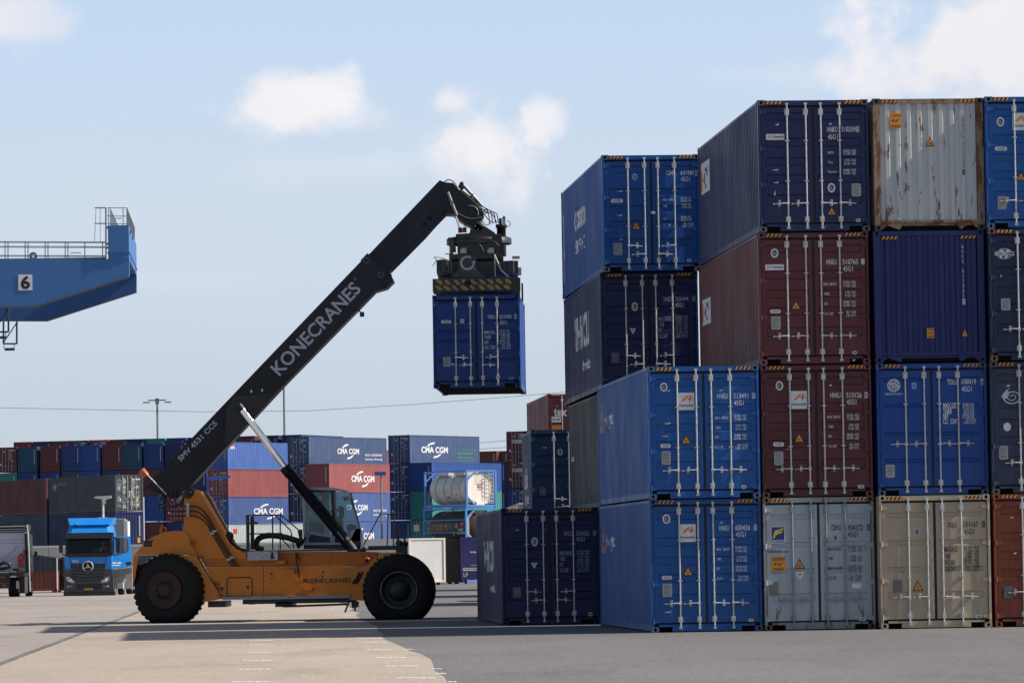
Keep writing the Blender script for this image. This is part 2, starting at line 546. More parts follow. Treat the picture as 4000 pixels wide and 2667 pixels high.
class Container:
    def __init__(s, label, loc, yaw, L, H, mat, style='doors', group='stacked shipping containers in the front row', bands=BANDS_A,
                 hv=.78, stagger=False, cast=None, name='shipping_container', rodmat=None, detail=True, frame_mat=None, hz=True, gask=None):
        s.L, s.H, s.mat, s.style = L, H, mat, style
        s.root = r = thing(name, label, 'shipping container', loc, yaw, group)
        fm = frame_mat or mat
        cm = cast or fm
        def P(n, me, *m, par=None):
            if len(me.materials) == 0:
                for _ in m:
                    me.materials.append(None)
            return put(n, me, par or r, m)
        s.P = P
        P('frame', frame_mesh(L, H, style), fm)
        P('side_panel', side_mesh(L, H, False), mat)
        P('side_panel', side_mesh(L, H, True), mat)
        P('roof', slab_mesh('roof', L, H), mat)
        P('floor', slab_mesh('floor', L, H), DARK if False else plain('underfloor black', (.02, .02, .022), .8))
        P('end_wall', slab_mesh('back', L, H), mat)
        for sx, x in ((-1, 0), (1, CW - .162)):
            for sy, y in ((-1, 0), (1, L - .178)):
                for z in (0, H - .118):
                    o = P('corner_casting', casting_mesh(sx, sy), cm, DARK)
                    o.location = (x, y, z)
        if hz:
            P('hazard_stripes', hazard_mesh(H, .1 if style == 'wall' and hz == 2 else 0), BLACKM, ORANGE)
        s.doors = None
        if style == 'wall':
            s.wall = P('end_wall', front_wall_mesh(H), mat)
        else:
            s.doors = []
            P('door_gasket', gasket_mesh(H), gask or RUBBER)
            for k in (0, 1):
                d = P('door', door_mesh(H, bands), mat)
                if k:
                    d.location = (CW, 0, 0); d.scale = (-1, 1, 1)
                s.doors.append(d)
            # sub-parts of the mirrored leaf are placed in the container's own frame
            inv = [Matrix.Identity(4), (Matrix.Translation((CW, 0, 0)) @ Matrix.Diagonal((-1, 1, 1, 1))).inverted()]
            def Q(k, n, me, *m):
                o = P(n, me, *m, par=s.doors[k])
                o.matrix_parent_inverse = inv[k]
                return o
            s.Q = Q
            rm = rodmat or STEEL
            rx = [.262 * CW, .432 * CW, .568 * CW, .738 * CW]
            for i, x in enumerate(rx):
                Q(i // 2, 'lock_rod', rod_mesh(H, x), rm)
                if stagger:
                    dd, zz = ((1, .0), (-1, -.21), (1, -.21), (-1, 0))[i]
                else:
                    dd, zz = ((-1, 0), (-1, 0), (1, 0), (1, 0))[i]
                Q(i // 2, 'handle', handle_mesh(x, dd, H * (1 - hv) + zz), rm)
            for k, sd in ((0, -1), (1, 1)):
                for z in (.24, .24 + (H - .51) / 3, .24 + 2 * (H - .51) / 3, H - .27):
                    Q(k, 'hinge', hinge_mesh(sd, z), mat)

    # marks given as boxes in pixels of an enlarged crop of the photograph
    def marks(s, quad, items, ink=WHITE, y=None):
        """quad: bl, br, tl corners of the front in crop pixels"""
        bl, br, tl = (Vector(q) for q in quad)
        ex, ey = br - bl, tl - bl
        det = ex.x * ey.y - ex.y * ey.x
        def loc(px, py):
            d = Vector((px, py)) - bl
            return ((d.x * ey.y - d.y * ey.x) / det * CW, (ex.x * d.y - ex.y * d.x) / det * s.H)
        def box(b):
            x0, z1 = loc(b[0], b[1]); x1, z0 = loc(b[2], b[3])
            return x0, x1, z0, z1
        yy = (YD - .005) if y is None else y
        let = {0: MB(), 1: MB()}
        def sub(k, name, mb, mats):
            me = mb.mesh(name)
            if s.doors:
                o = s.Q(k, name, me, *mats)
            else:
                o = s.P(name, me, *mats)
            return o
        for it in items:
            if isinstance(it[1], str):
                it = (it[0], it[2], it[1]) + tuple(it[3:])
            kind, b = it[0], it[1]
            x0, x1, z0, z1 = box(b)
            cx, cz, w, h = (x0 + x1) / 2, (z0 + z1) / 2, x1 - x0, z1 - z0
            k = 0 if cx < CW / 2 else 1
            if kind == 't':
                text_on(let[k], it[2], (x0, yy, z0), (w, 0, 0), (0, 0, h), 0, it[3] if len(it) > 3 else .012)
            elif kind == 'col':                                  # characters stacked in a column
                ch = [c for c in it[2]]
                step = h / len(ch)
                for i, c in enumerate(ch):
                    if c != ' ':
                        ww = w * (.35 if c in '1I' else 1)
                        text_on(let[k], c, (cx - ww / 2, yy, z1 - (i + .88) * step), (ww, 0, 0), (0, 0, step * .78), 0, .02)
            elif kind == 'frame':
                t = .012
                for q in ((x0, x1, z0, z0 + t), (x0, x1, z1 - t, z1), (x0, x0 + t, z0 + t, z1 - t), (x1 - t, x1, z0 + t, z1 - t)):
                    let[k].flat([(q[0], yy, q[2]), (q[1], yy, q[2]), (q[1], yy, q[3]), (q[0], yy, q[3])])
            elif kind == 'scuff':  # pale sliver painted on the door as a fleck of grazing sunlight
                let[k].flat([(x0, yy, z0 + h * .2), (x1 - w * .2, yy, z0), (x1, yy, z1), (x0 + w * .4, yy, z1 - h * .3)])
            elif kind == 'oval':
                mb = MB()
                mb.flat(poly_ell(cx, cz, w / 2, h / 2, yy), 0)
                mb.flat(poly_ell(cx, cz, w * .30, h * .33, yy - .002), 1)
                for i in range(3):
                    mb.tube([(cx + math.cos(a) * w * (.09 + .05 * i), yy - .003, cz + math.sin(a * (1 + i % 2)) * h * .2) for a in (0.4 + i, 1.6 + i, 2.9 + i, 4.2 + i)], .004, 4, 0)
                sub(k, 'inspection_badge', mb, (it[2] if len(it) > 2 else WHITEPLATE, BLACKM))
            elif kind == 'tri':
                mb = MB()
                mb.prism([(x0, z0), (x1, z0), (cx, z1)], yy - .002, yy, 0)
                mb.flat([(x0 + w * .13, yy - .004, z0 + h * .09), (x1 - w * .13, yy - .004, z0 + h * .09), (cx, yy - .004, z1 - h * .17)], 1)
                for q in (.22, .36):
                    mb.flat([(cx - w * .13, yy - .006, z0 + h * q), (cx + w * .13, yy - .006, z0 + h * q), (cx + w * .13, yy - .006, z0 + h * (q + .06)), (cx - w * .13, yy - .006, z0 + h * (q + .06))], 0)
                sub(k, 'warning_sticker', mb, (BLACKM, ORANGE))
            elif kind == 'inv':
                mb = MB()
                mb.flat([(x0, yy, z1), (x1, yy, z1), (cx, yy, z0)], 0)
                mb.flat([(x0 + w * .3, yy - .002, z1 - h * .2), (x1 - w * .3, yy - .002, z1 - h * .2), (cx, yy - .002, z0 + h * .45)], 1)
                sub(k, 'customs_sticker', mb, (WHITEPLATE, plain('grey print', (.25, .2, .22), .6)))
            elif kind == 'plate':
                mb = MB()
                c_ = .02
                pts = [(x0 + c_, z0), (x1 - c_, z0), (x1, z0 + c_), (x1, z1 - c_), (x1 - c_, z1), (x0 + c_, z1), (x0, z1 - c_), (x0, z0 + c_)]
                mb.prism(pts, yy - .004, yy, 0)
                for i in range(7):
                    z = z0 + h * (.12 + .12 * i); e = x1 - w * (.12 + .2 * ((i * 37) % 5) / 5)
                    mb.flat([(x0 + w * .1, yy - .006, z), (e, yy - .006, z), (e, yy - .006, z + h * .05), (x0 + w * .1, yy - .006, z + h * .05)], 1)
                sub(k, 'data_plate', mb, (it[2] if len(it) > 2 else PLATE, plain('plate print', (.16, .16, .17), .6)))
            elif kind == 'pill':
                mb = MB()
                rz = h / 2
                pts = ellipse(x1 - rz, cz, rz, rz, 8, -math.pi / 2, math.pi / 2) + ellipse(x0 + rz, cz, rz, rz, 8, math.pi / 2, 1.5 * math.pi)
                mb.prism(pts, yy - .003, yy, 0)
                text_on(mb, 'CORTEN STEEL', (x0 + w * .14, yy - .005, cz + h * .04), (w * .72, 0, 0), (0, 0, h * .26), 1)
                text_on(mb, 'CONTAINER', (x0 + w * .2, yy - .005, cz - h * .32), (w * .6, 0, 0), (0, 0, h * .26), 1)
                sub(k, 'steel_plaque', mb, (WHITEPLATE, BLACKM))
            elif kind == 'logo':                                  # white plate, slanted orange A over the name
                mb = MB()
                mb.prism([(x0, z0), (x1, z0), (x1, z1), (x0, z1)], yy - .003, yy, 0)
                q = lambda u, v: (x0 + w * u, yy - .006, z0 + h * v)
                mb.flat([q(.14, .50), q(.34, .50), q(.62, .74), q(.62, .84), q(.54, .84)], 1)
                mb.flat([q(.52, .62), q(.92, .62), q(.92, .68), q(.6, .68)], 1)
                mb.flat([q(.66, .50), q(.78, .50), q(.82, .84), q(.70, .84)], 1)
                text_on(mb, 'Honeytak', q(.05, .14), (w * .9, 0, 0), (0, 0, h * .22), 2, .01, .15)
                sub(k, 'logo_plate', mb, (WHITEPLATE, ORANGEINK, plain('navy ink', (.015, .018, .05), .5)))
            elif kind == 'strip':
                mb = MB()
                mb.prism([(x0, z0), (x1, z0), (x1, z1), (x0, z1)], yy - .003, yy, 0)
                q = lambda u, v: (x0 + w * u, yy - .006, z0 + h * v)
                mb.flat([q(.06, .35), q(.16, .35), q(.25, .72), q(.17, .72)], 1)
                mb.flat([q(.24, .35), q(.3, .35), q(.33, .72), q(.27, .72)], 1)
                text_on(mb, 'Honeytak', q(.4, .22), (w * .56, 0, 0), (0, 0, h * .55), 2, .02, .15)
                sub(k, 'logo_plate', mb, (WHITEPLATE, ORANGEINK, BLUEINK))
            elif kind == 'caution':
                mb = MB()
                mb.prism([(x0, z0), (x1, z0), (x1, z1), (x0, z1)], yy - .003, yy, 0)
                ls = it[2]
                for i, l in enumerate(ls):
                    ww = w * min(.84, .17 * len(l))
                    text_on(mb, l, (cx - ww / 2, yy - .006, z1 - h * (i + .85) / len(ls)), (ww, 0, 0), (0, 0, h * .6 / len(ls)), 1, .02)
                sub(k, 'caution_sticker', mb, (ORANGE, BLACKM))
            elif kind == 'ell':
                mb = MB()
                mb.flat(poly_ell(cx, cz, w / 2, h / 2, yy), 0)
                mb.flat(poly_ell(cx, cz, w * .36, h * .32, yy - .002), 1)
                sub(k, 'maker_badge', mb, (WHITEPLATE, it[2]))
            elif kind == 'card':                                  # small plate with words
                mb = MB()
                mb.prism([(x0, z0), (x1, z0), (x1, z1), (x0, z1)], yy - .003, yy, 0)
                if it[2]:
                    text_on(mb, it[2], (x0 + w * .12, yy - .006, z0 + h * .25), (w * .76, 0, 0), (0, 0, h * .5), 1, .03)
                sub(k, 'maker_badge', mb, (it[4] if len(it) > 4 else WHITEPLATE, it[3]))
            elif kind == 'mesh':
                mb = MB()
                it[2](mb, x0, x1, z0, z1, yy)
                sub(k, it[4] if len(it) > 4 else 'emblem', mb, it[3])
        for k in (0, 1):
            if let[k].v:
                sub(k, 'lettering', let[k], (ink,))

    def side_text(s, strings, name='side_lettering'):
        """strings: (text or polygon fn, y from the front, length, z0, height, material, bold); follows the folds of the left side"""
        pr = corr_profile(s.L)
        mats, mb = [], MB()
        for t, yf, ln, z0, h, mat, bold in strings:
            if mat not in mats:
                mats.append(mat)
            mi = mats.index(mat)
            bm = bmesh.new()
            if t is None:
                vv = [bm.verts.new(p) for p in ((0, 0, 0), (ln, 0, 0), (ln, h, 0), (0, h, 0))]
                bm.faces.new(vv)
            elif isinstance(t, list):
                bm.faces.new([bm.verts.new((u * ln, v * h, 0)) for u, v in t])
            else:
                vs, fs, _ = glyphs(t, bold)
                vv = [bm.verts.new((x * ln, y * h, 0)) for x, y in vs]
                for f in fs:
                    try:
                        bm.faces.new([vv[i] for i in f])
                    except ValueError:
                        pass
            # text runs from the far end towards the front: u -> y = yf - u
            for y, _d in pr:
                u = yf - y
                if 0 < u < ln:
                    bmesh.ops.bisect_plane(bm, geom=bm.verts[:] + bm.edges[:] + bm.faces[:], plane_co=(u, 0, 0), plane_no=(1, 0, 0))
            bm.verts.index_update()
            off = .004 if t is not None else .002
            vs = [(.012 + corr_depth(pr, yf - v.co.x) - off, yf - v.co.x, z0 + v.co.y) for v in bm.verts]
            mb.add(vs, [[v.index for v in f.verts] for f in bm.faces], mi)
            bm.free()
        s.P(name, mb.mesh(name), *mats)
        return s

# ---- the containers, positions solved from their corners in the photograph
M_HN = paint('cobalt blue paint', (.007, .080, .285))
M_HN2 = paint('cobalt blue paint, older', (.007, .074, .26))
M_NAVY = paint('deep navy paint', (.007, .014, .068))
M_NAVY2 = paint('deep navy paint of the upper box', (.007, .015, .072))
M_INK = paint('ink blue paint', (.014, .020, .085))
M_MAR = paint('maroon paint', (.105, .022, .026))
M_MAR2 = paint('maroon paint, darker', (.088, .018, .022))
M_TDL = paint('royal blue paint', (.007, .054, .25))
M_INDIGO = paint('indigo paint', (.014, .021, .105), dirt=.25)
M_RUSTY = paint('rusty pale grey paint', (.46, .475, .47), .5, .4, .085)
M_RUSTPOST = paint('rust brown post', (.27, .20, .15), .7, .4, .17)
M_PALE = paint('pale grey blue paint', (.33, .38, .40), .5, .4, .045)
M_BEIGE = paint('sand beige paint', (.37, .305, .215), .5, .4)
M_REDB = paint('brick red paint', (.20, .050, .026), .5, .4)
M_SLATE = paint('slate navy paint', (.035, .045, .085), .5, .4)
M_PATCH = paint('patched navy paint', (.014, .025, .062), .55, .6)
M_GREY = paint('charcoal grey paint', (.055, .055, .06), .5)
M_CSN = paint('bright blue paint', (.006, .070, .27))
M_TK = paint('hoisted blue paint', (.006, .042, .20))
M_PETROL = paint('petrol blue paint', (.010, .040, .115))
M_TEX = paint('ox blood red paint', (.115, .026, .030))
M_CASTB = paint('worn blue casting', (.05, .12, .22), .5, .4)
M_CASTR = paint('worn red casting', (.15, .06, .055), .6, .4, .03)
M_CASTG = paint('worn grey casting', (.09, .10, .12), .6, .4)
M_RODP = paint('painted pale rods', (.22, .25, .27), .45)


A2 = Container('cobalt blue container with orange emblem plate, upper of the two in the nearest stack', (2.943, 103.63, 2.90), R(4.2), 12.192, 2.896, M_HN, cast=M_CASTB, hv=.785)
A2.marks(((1008, 810), (1597, 805), (990, 107)), [
    ('oval', (1058, 193, 1099, 240)), ('logo', (1154, 247, 1242, 338)), ('tri', (1170, 467, 1227, 518)),
    ('pill', (1062, 517, 1118, 538)), ('plate', (1069, 556, 1119, 627)), ('ell', (1494, 737, 1521, 757), plain('teal ink', (.05, .3, .36), .5)),
    ('t', 'HNKU', (1360, 252, 1418, 279)), ('t', '513491', (1448, 251, 1527, 278)), ('t', '3', (1551, 254, 1561, 275)), ('frame', (1547, 250, 1564, 279)),
    ('t', '45G1', (1450, 289, 1503, 315)), ('t', 'MAX. GROSS', (1352, 374, 1420, 387)), ('t', '32.500  KGS.', (1452, 364, 1519, 377)),
    ('t', '71.650  LBS.', (1454, 381, 1519, 394)), ('t', 'TARE', (1354, 426, 1382, 439)), ('t', '3.700  KGS.', (1461, 415, 1519, 428)),
    ('t', '8.160  LBS.', (1461, 433, 1519, 446)), ('t', 'NET', (1354, 476, 1374, 489)), ('t', '28.800  KGS.', (1454, 466, 1520, 479)),
    ('t', '63.490  LBS.', (1454, 484, 1520, 497)), ('t', 'CU. CAP.', (1353, 528, 1398, 541)), ('t', '76.4  CU.M.', (1470, 519, 1527, 531)),
    ('t', '2.700  CU.FT.', (1460, 535, 1528, 548)), ('scuff', (1066, 473, 1105, 479)), ('scuff', (1072, 405, 1120, 413)), ('scuff', (1368, 231, 1390, 239)), ('scuff', (1092, 232, 1112, 240))])
OR = [[(0, 0), (.3, 0), (1, 1), (.75, 1)]]
def honey_side(c, z, far=11.6):
    return c.side_text([([(0, 0), (.28, 0), (.75, .78), (.9, 1), (.66, 1)], far, .8, z, .62, ORANGEINK, 0), ([(.5, 0), (.78, 0), (1, 1), (.8, 1)], far - .35, .6, z, .62, ORANGEINK, 0),
                        ('Honeytak', far - 1.15, 2.1, z + .04, .42, WHITE, .02)])
honey_side(A2, 1.75)
A1 = Container('cobalt blue container with orange emblem plate on the ground, lower of the nearest stack', (2.943, 103.80, 0.006), R(4.23), 12.192, 2.896, M_HN2, cast=M_CASTB, hv=.785)
A1.marks(((1018, 1527), (1606, 1519), (1006, 822)), [
    ('oval', (1075, 901, 1117, 950)), ('logo', (1163, 954, 1252, 1047)), ('tri', (1181, 1175, 1239, 1226)), ('pill', (1071, 1226, 1126, 1247)),
    ('plate', (1075, 1268, 1127, 1338)), ('card', (1531, 1456, 1560, 1470), 'CIMC', REDINK),
    ('t', 'HNKU', (1375, 961, 1428, 988)), ('t', '600436', (1461, 958, 1540, 986)), ('t', '5', (1562, 959, 1573, 982)), ('frame', (1559, 955, 1577, 986)),
    ('t', '45G1', (1463, 995, 1516, 1022)), ('t', 'MAX.  GROSS', (1362, 1080, 1430, 1093)), ('t', '32.500 KGS', (1461, 1070, 1520, 1083)), ('t', '71.650 LBS', (1462, 1088, 1521, 1101)),
    ('t', 'TARE', (1363, 1132, 1387, 1145)), ('t', '3.770 KGS', (1468, 1122, 1522, 1135)), ('t', '8.310 LBS', (1468, 1139, 1522, 1152)),
    ('t', 'NET', (1362, 1183, 1380, 1196)), ('t', '28.730 KGS', (1463, 1174, 1522, 1187)), ('t', '63.340 LBS', (1463, 1191, 1522, 1204)),
    ('t', 'CU.CAP', (1363, 1235, 1395, 1248)), ('t', '76.4 CU.M.', (1476, 1226, 1530, 1239)), ('t', '2.700 CU.FT.', (1468, 1243, 1534, 1256)),
    ('scuff', (1083, 1415, 1125, 1422)), ('scuff', (1100, 936, 1118, 946)), ('scuff', (1378, 940, 1395, 950))])
honey_side(A1, 1.75)

B1 = Container('pale grey container with rust streaks and an orange caution square, on the ground', (5.416, 103.89, .006), R(3.89), 12.192, 2.896, M_PALE, cast=paint('rusty casting', (.14, .08, .05), .7, .4, .12), bands=BANDS_F, hv=.775, rodmat=M_RODP, frame_mat=paint('rusted pale frame', (.22, .24, .24), .6, .5, .12))
def florens(mb, x0, x1, z0, z1, y):
    w, h = x1 - x0, z1 - z0
    mb.flat([(x0, y, z0), (x1, y, z0), (x1, y, z1), (x0, y, z1)], 0)
    q = lambda u, v: (x0 + w * u, y - .002, z0 + h * v)
    mb.flat([q(.06, .2), q(.94, .2), q(.94, .96), q(.06, .96)], 1)
    q = lambda u, v: (x0 + w * u, y - .004, z0 + h * v)
    mb.flat([q(.14, .3), q(.26, .3), q(.40, .62), q(.85, .78), q(.9, .9), q(.34, .76), q(.26, .66)], 2)
    mb.flat([q(.28, .46), q(.36, .46), q(.46, .54), q(.78, .62), q(.82, .72), q(.4, .62)], 2)
    text_on(mb, 'FLORENS', q(.04, .03), (w * .92, 0, 0), (0, 0, h * .14), 1, .02)
B1.marks(((140, 1518), (712, 1503), (120, 812)), [
    ('mesh', (163, 964, 241, 1053), florens, (WHITEPLATE, BLUEINK, plain('yellow ink', (.7, .55, .03), .5)), 'logo_plate'),
    ('t', 'www.florens.com', (150, 1088, 258, 1103), .0), ('caution', (168, 1124, 244, 1202), ('CAUTION', "9'6\"", 'HIGH')), ('tri', (286, 1136, 344, 1186)),
    ('inv', (291, 1204, 343, 1250)), ('plate', (158, 1260, 208, 1332), paint('rusty plate', (.2, .17, .14), .7, .4, .05)), ('oval', (484, 1002, 513, 1040), plain('pale blue badge', (.45, .5, .6), .5)),
    ('card', (586, 1262, 637, 1288), '', BLACKM), ('card', (626, 1443, 659, 1460), 'CIMC', BLUEINK),
    ('t', 'CBHU', (476, 951, 527, 981)), ('t', '904372', (562, 951, 640, 981)), ('t', '5', (663, 952, 673, 976)), ('frame', (660, 948, 677, 980)),
    ('t', '45G1', (563, 988, 615, 1016)), ('t', 'MAX.GROSS', (461, 1072, 529, 1089)), ('t', '32.500  KG', (565, 1064, 634, 1077)), ('t', '71.650  LB', (565, 1081, 634, 1094)),
    ('t', 'TARE', (462, 1123, 488, 1139)), ('t', '3.830  KG', (573, 1115, 635, 1128)), ('t', '8.440  LB', (573, 1132, 635, 1145)),
    ('t', 'MAX.CARGO', (463, 1174, 533, 1191)), ('t', '28.670  KG', (567, 1166, 636, 1179)), ('t', '63.210  LB', (567, 1184, 636, 1197)),
    ('t', 'CU.CAP.', (463, 1226, 508, 1243)), ('t', '76.4  CU.M', (575, 1218, 633, 1231)), ('t', '2.700  CU.FT', (567, 1235, 635, 1248))], ink=BLACKM)
B2 = Container('maroon container with a large square emblem plate, resting on the pale grey one', (5.423, 104.0, 2.90), R(3.89), 12.192, 2.896, M_MAR2, cast=M_CASTR, hv=.785)
def hnku(q, ox, oy, num, chk, extra=(), k=1.0, vals=('32.500  KGS.', '71.650  LBS.', '3.700  KGS.', '8.160  LBS.', '28.800  KGS.', '63.490  LBS.', '76.4  CU.M.', '2.700  CU.FT.')):
    X = lambda a, b, c, d: (ox + a * k, oy + b * k, ox + c * k, oy + d * k)
    m = [('t', 'HNKU', X(0, 0, 55, 28)), ('t', num, X(84, 0, 165, 26)), ('t', chk, X(184, 1, 195, 23)), ('frame', X(181, -3, 199, 27)), ('t', '45G1', X(86, 36, 138, 63)),
         ('t', 'MAX. GROSS', X(-14, 122, 54, 135)), ('t', 'TARE', X(-11, 173, 17, 186)), ('t', 'NET', X(-9, 224, 11, 237)), ('t', 'CU. CAP.', X(-8, 275, 38, 288))]
    for i, v in enumerate(vals):
        a = 86 + (12 if i > 1 and i < 4 else (16 if i > 5 else 2))
        b = 113 + (i // 2) * 51 + (i % 2) * 17
        m.append(('t', v, X(a, b, 154, b + 13)))
    return m + list(extra)
B2.marks(((113, 803), (696, 790), (95, 108)), hnku(None, 466, 247, '513126', '2', [
    ('oval', (177, 190, 218, 238)), ('logo', (256, 242, 345, 334)), ('tri', (275, 460, 331, 510)), ('pill', (166, 511, 224, 533)), ('plate', (172, 560, 222, 630)),
    ('card', (615, 732, 649, 748), 'CIMC', BLUEINK), ('scuff', (228, 545, 262, 549)), ('scuff', (455, 205, 475, 213))]))
B3 = Container('maroon container with a narrow name strip and orange triangle, under the ink blue one', (5.414, 103.95, 5.80), R(3.89), 12.192, 2.896, M_MAR, cast=M_CASTR, hv=.785)
B3.marks(((455, 1534), (1069, 1525), (443, 797)), hnku(None, 824, 943, '510765', '1', [
    ('oval', (516, 885, 560, 936)), ('strip', (486, 974, 590, 1005)), ('tri', (627, 1174, 685, 1223)), ('pill', (512, 1224, 571, 1246)), ('plate', (518, 1263, 571, 1336)),
    ('ell', (968, 1454, 996, 1474), plain('teal ink', (.05, .3, .36), .5)), ('scuff', (965, 1500, 985, 1510))], k=1.08))
B3.side_text([(None, 11.7, 1.9, 1.42, .62, WHITEPLATE, 0), ('H', 11.55, .5, 1.5, .45, ORANGEINK, .02), ('CY', 10.95, .9, 1.52, .42, BLUEINK, .02)])
B4 = Container('ink blue container with a narrow name strip, top tier left of the rusty grey one', (5.459, 103.88, 8.70), R(3.99), 12.192, 2.896, M_INK, cast=M_CASTG, hv=.785)
B4.marks(((452, 795), (1067, 785), (437, 63)), [
    ('strip', (486, 250, 589, 282)), ('oval', (830, 520, 873, 571)), ('plate', (963, 522, 1016, 592)), ('tri', (825, 649, 880, 697)), ('ell', (987, 716, 1015, 735), plain('teal ink', (.05, .3, .36), .5)),
    ('t', 'HNKU', (826, 208, 885, 237)), ('t', '510339', (906, 206, 985, 234)), ('t', '0', (990, 208, 1001, 232)), ('frame', (987, 203, 1005, 236)), ('t', '45G1', (830, 249, 885, 277)),
    ('t', 'MGW', (831, 344, 864, 357)), ('t', '32.500  KGS', (917, 333, 986, 346)), ('t', '71.650  LBS', (917, 349, 986, 362)),
    ('t', 'Tare', (832, 397, 858, 411)), ('t', '3.700  KGS', (922, 386, 987, 399)), ('t', '8.160  LBS', (922, 404, 987, 417)),
    ('t', 'Payload', (832, 450, 880, 466)), ('t', '28.800  KGS', (917, 441, 987, 454)), ('t', '63.490  LBS', (917, 458, 987, 471)),
    ('scuff', (534, 191, 560, 202)), ('scuff', (530, 562, 541, 592)), ('scuff', (515, 445, 560, 452)), ('scuff', (525, 515, 560, 522)), ('scuff', (832, 186, 853, 196))])
B4.side_text([(None, 11.7, 1.9, 1.7, .75, WHITEPLATE, 0), ('H', 11.55, .5, 1.78, .5, ORANGEINK, .02), ('CY', 10.95, .9, 1.8, .5, BLUEINK, .02)])

C1 = Container('sand beige container with dark lettering and dusty doors, beside the brick red one', (7.927, 103.62, .006), R(3.85), 12.192, 2.896, M_BEIGE, cast=M_BEIGE, bands=BANDS_F, hv=.765)
C1.marks(((735, 1508), (1331, 1499), (722, 805)), [
    ('oval', (913, 976, 943, 1018), plain('pale blue badge', (.45, .5, .6), .5)), ('plate', (799, 1250, 849, 1313), plain('dark plate', (.16, .15, .14), .7)), ('tri', (903, 1250, 963, 1306)), ('card', (1243, 1433, 1277, 1450), 'CIMC', BLUEINK),
    ('t', 'XSLU', (1092, 945, 1144, 972)), ('t', '151167', (1180, 942, 1258, 970)), ('t', '3', (1281, 943, 1291, 967)), ('frame', (1278, 938, 1294, 971)), ('t', '45G1', (1182, 980, 1234, 1008)),
    ('t', 'MAXGROSS', (1075, 1073, 1148, 1103)), ('t', 'TARE', (1075, 1111, 1108, 1138)), ('t', 'PAYLOAD', (1076, 1144, 1133, 1172)), ('t', 'CUB.CAP', (1076, 1179, 1133, 1206)),
    ('t', '32.500   KGS', (1181, 1071, 1262, 1085)), ('t', '71.650   LBS', (1181, 1089, 1262, 1103)), ('t', '3.830   KGS', (1188, 1104, 1263, 1118)), ('t', '8.440   LBS', (1188, 1120, 1263, 1134)),
    ('t', '28.670   KGS', (1181, 1138, 1263, 1152)), ('t', '63.210   LBS', (1181, 1154, 1263, 1168)), ('t', '76.4   CUM', (1186, 1172, 1264, 1187)), ('t', '2.700   CUFT', (1184, 1190, 1264, 1204))], ink=BLACKM)
C2 = Container('royal blue container with a white globe emblem, second tier above the sand beige one', (7.96, 104.1, 2.90), R(3.77), 12.192, 2.896, M_TDL, cast=M_CASTB, bands=BANDS_T[:1] + [(1.10, 1.18), (1.72, 1.80), (2.3, 2.38)], hv=.61)
def globe(mb, x0, x1, z0, z1, y):
    cx, cz, r = (x0 + x1) / 2, z0 + (z1 - z0) * .56, (x1 - x0) * .36
    ring = ellipse(cx, cz, r, r, 28); inn = ellipse(cx, cz, r * .84, r * .84, 28)
    vs = [(a, y, b) for a, b in ring] + [(a, y, b) for a, b in inn]
    mb.add(vs, [(i, (i + 1) % 28, 28 + (i + 1) % 28, 28 + i) for i in range(28)])
    for k in (-.5, -.25, .25, .5):
        e = ellipse(cx, cz, abs(k) * 1.2 * r, r * .84, 13, math.pi / 2, 1.5 * math.pi) if k < 0 else ellipse(cx, cz, abs(k) * 1.2 * r, r * .84, 13, -math.pi / 2, math.pi / 2)
        mb.tube([(a, y, b) for a, b in e], r * .035, 4)
    for v in (-.6, -.42, .42, .6):
        hw = math.sqrt(1 - v * v) * r * .84
        mb.box(cx - hw, cx + hw, y - .003, y, cz + v * r - r * .03, cz + v * r + r * .03)
    text_on(mb, 'TDL', (cx - r * .85, y - .006, cz - r * .3), (r * 1.75, 0, 0), (0, 0, r * .62), 0, .05, .2)
    text_on(mb, 'TRANS DISTANCE LINE LTD', (x0, y - .002, z0), (x1 - x0, 0, 0), (0, 0, (z1 - z0) * .11), 0, .02)
C2.marks(((723, 796), (1305, 782), (708, 101)), [
    ('mesh', (755, 176, 852, 263), globe, (WHITE,), 'emblem'), ('card', (898, 200, 923, 231), 'LR', BLUEINK, plain('pale blue plate', (.3, .38, .6), .5)), ('plate', (761, 631, 810, 698)),
    ('t', 'TDLU', (1085, 180, 1137, 206)), ('t', '100019', (1161, 177, 1238, 203)), ('t', '7', (1267, 179, 1276, 202)), ('frame', (1262, 174, 1280, 207)), ('t', '45G1', (1162, 215, 1214, 243)),
    ('t', 'MAX.GR.', (1063, 303, 1137, 332), .03), ('t', 'TARE', (1063, 333, 1109, 359), .03), ('t', 'NET', (1063, 361, 1094, 386), .03), ('t', 'CU.  CAP.', (1063, 387, 1139, 413), .03),
    ('t', '30.480 KGS', (1166, 303, 1227, 315)), ('t', '67.200 LBS', (1166, 317, 1227, 328)), ('t', '3.660 KGS', (1172, 331, 1228, 342)), ('t', '8.070 LBS', (1172, 345, 1228, 356)),
    ('t', '26.820 KGS', (1166, 359, 1228, 370)), ('t', '59.130 LBS', (1166, 373, 1228, 384)), ('t', '76.4 CU.M', (1182, 386, 1234, 397)), ('t', '2.698 CU.FT', (1172, 400, 1238, 411))])
C3 = Container('indigo container with ribbed closed end and two orange stickers, under the rusty grey one', (7.944, 103.95, 5.80), R(3.6), 12.192, 2.896, M_INDIGO, 'wall', cast=M_INDIGO, hz=2)
C3.marks(((98, 1523), (718, 1514), (82, 788)), [('col', (580, 862, 594, 1158), 'HNKU 511362'), ('t', '8', (588, 1167, 597, 1192)), ('frame', (584, 1163, 601, 1197)),
    ('caution', (385, 1328, 426, 1382), ('CAUTION', 'HIGH', 'CONTAINER')), ('tri', (577, 1327, 618, 1376))], y=.018)
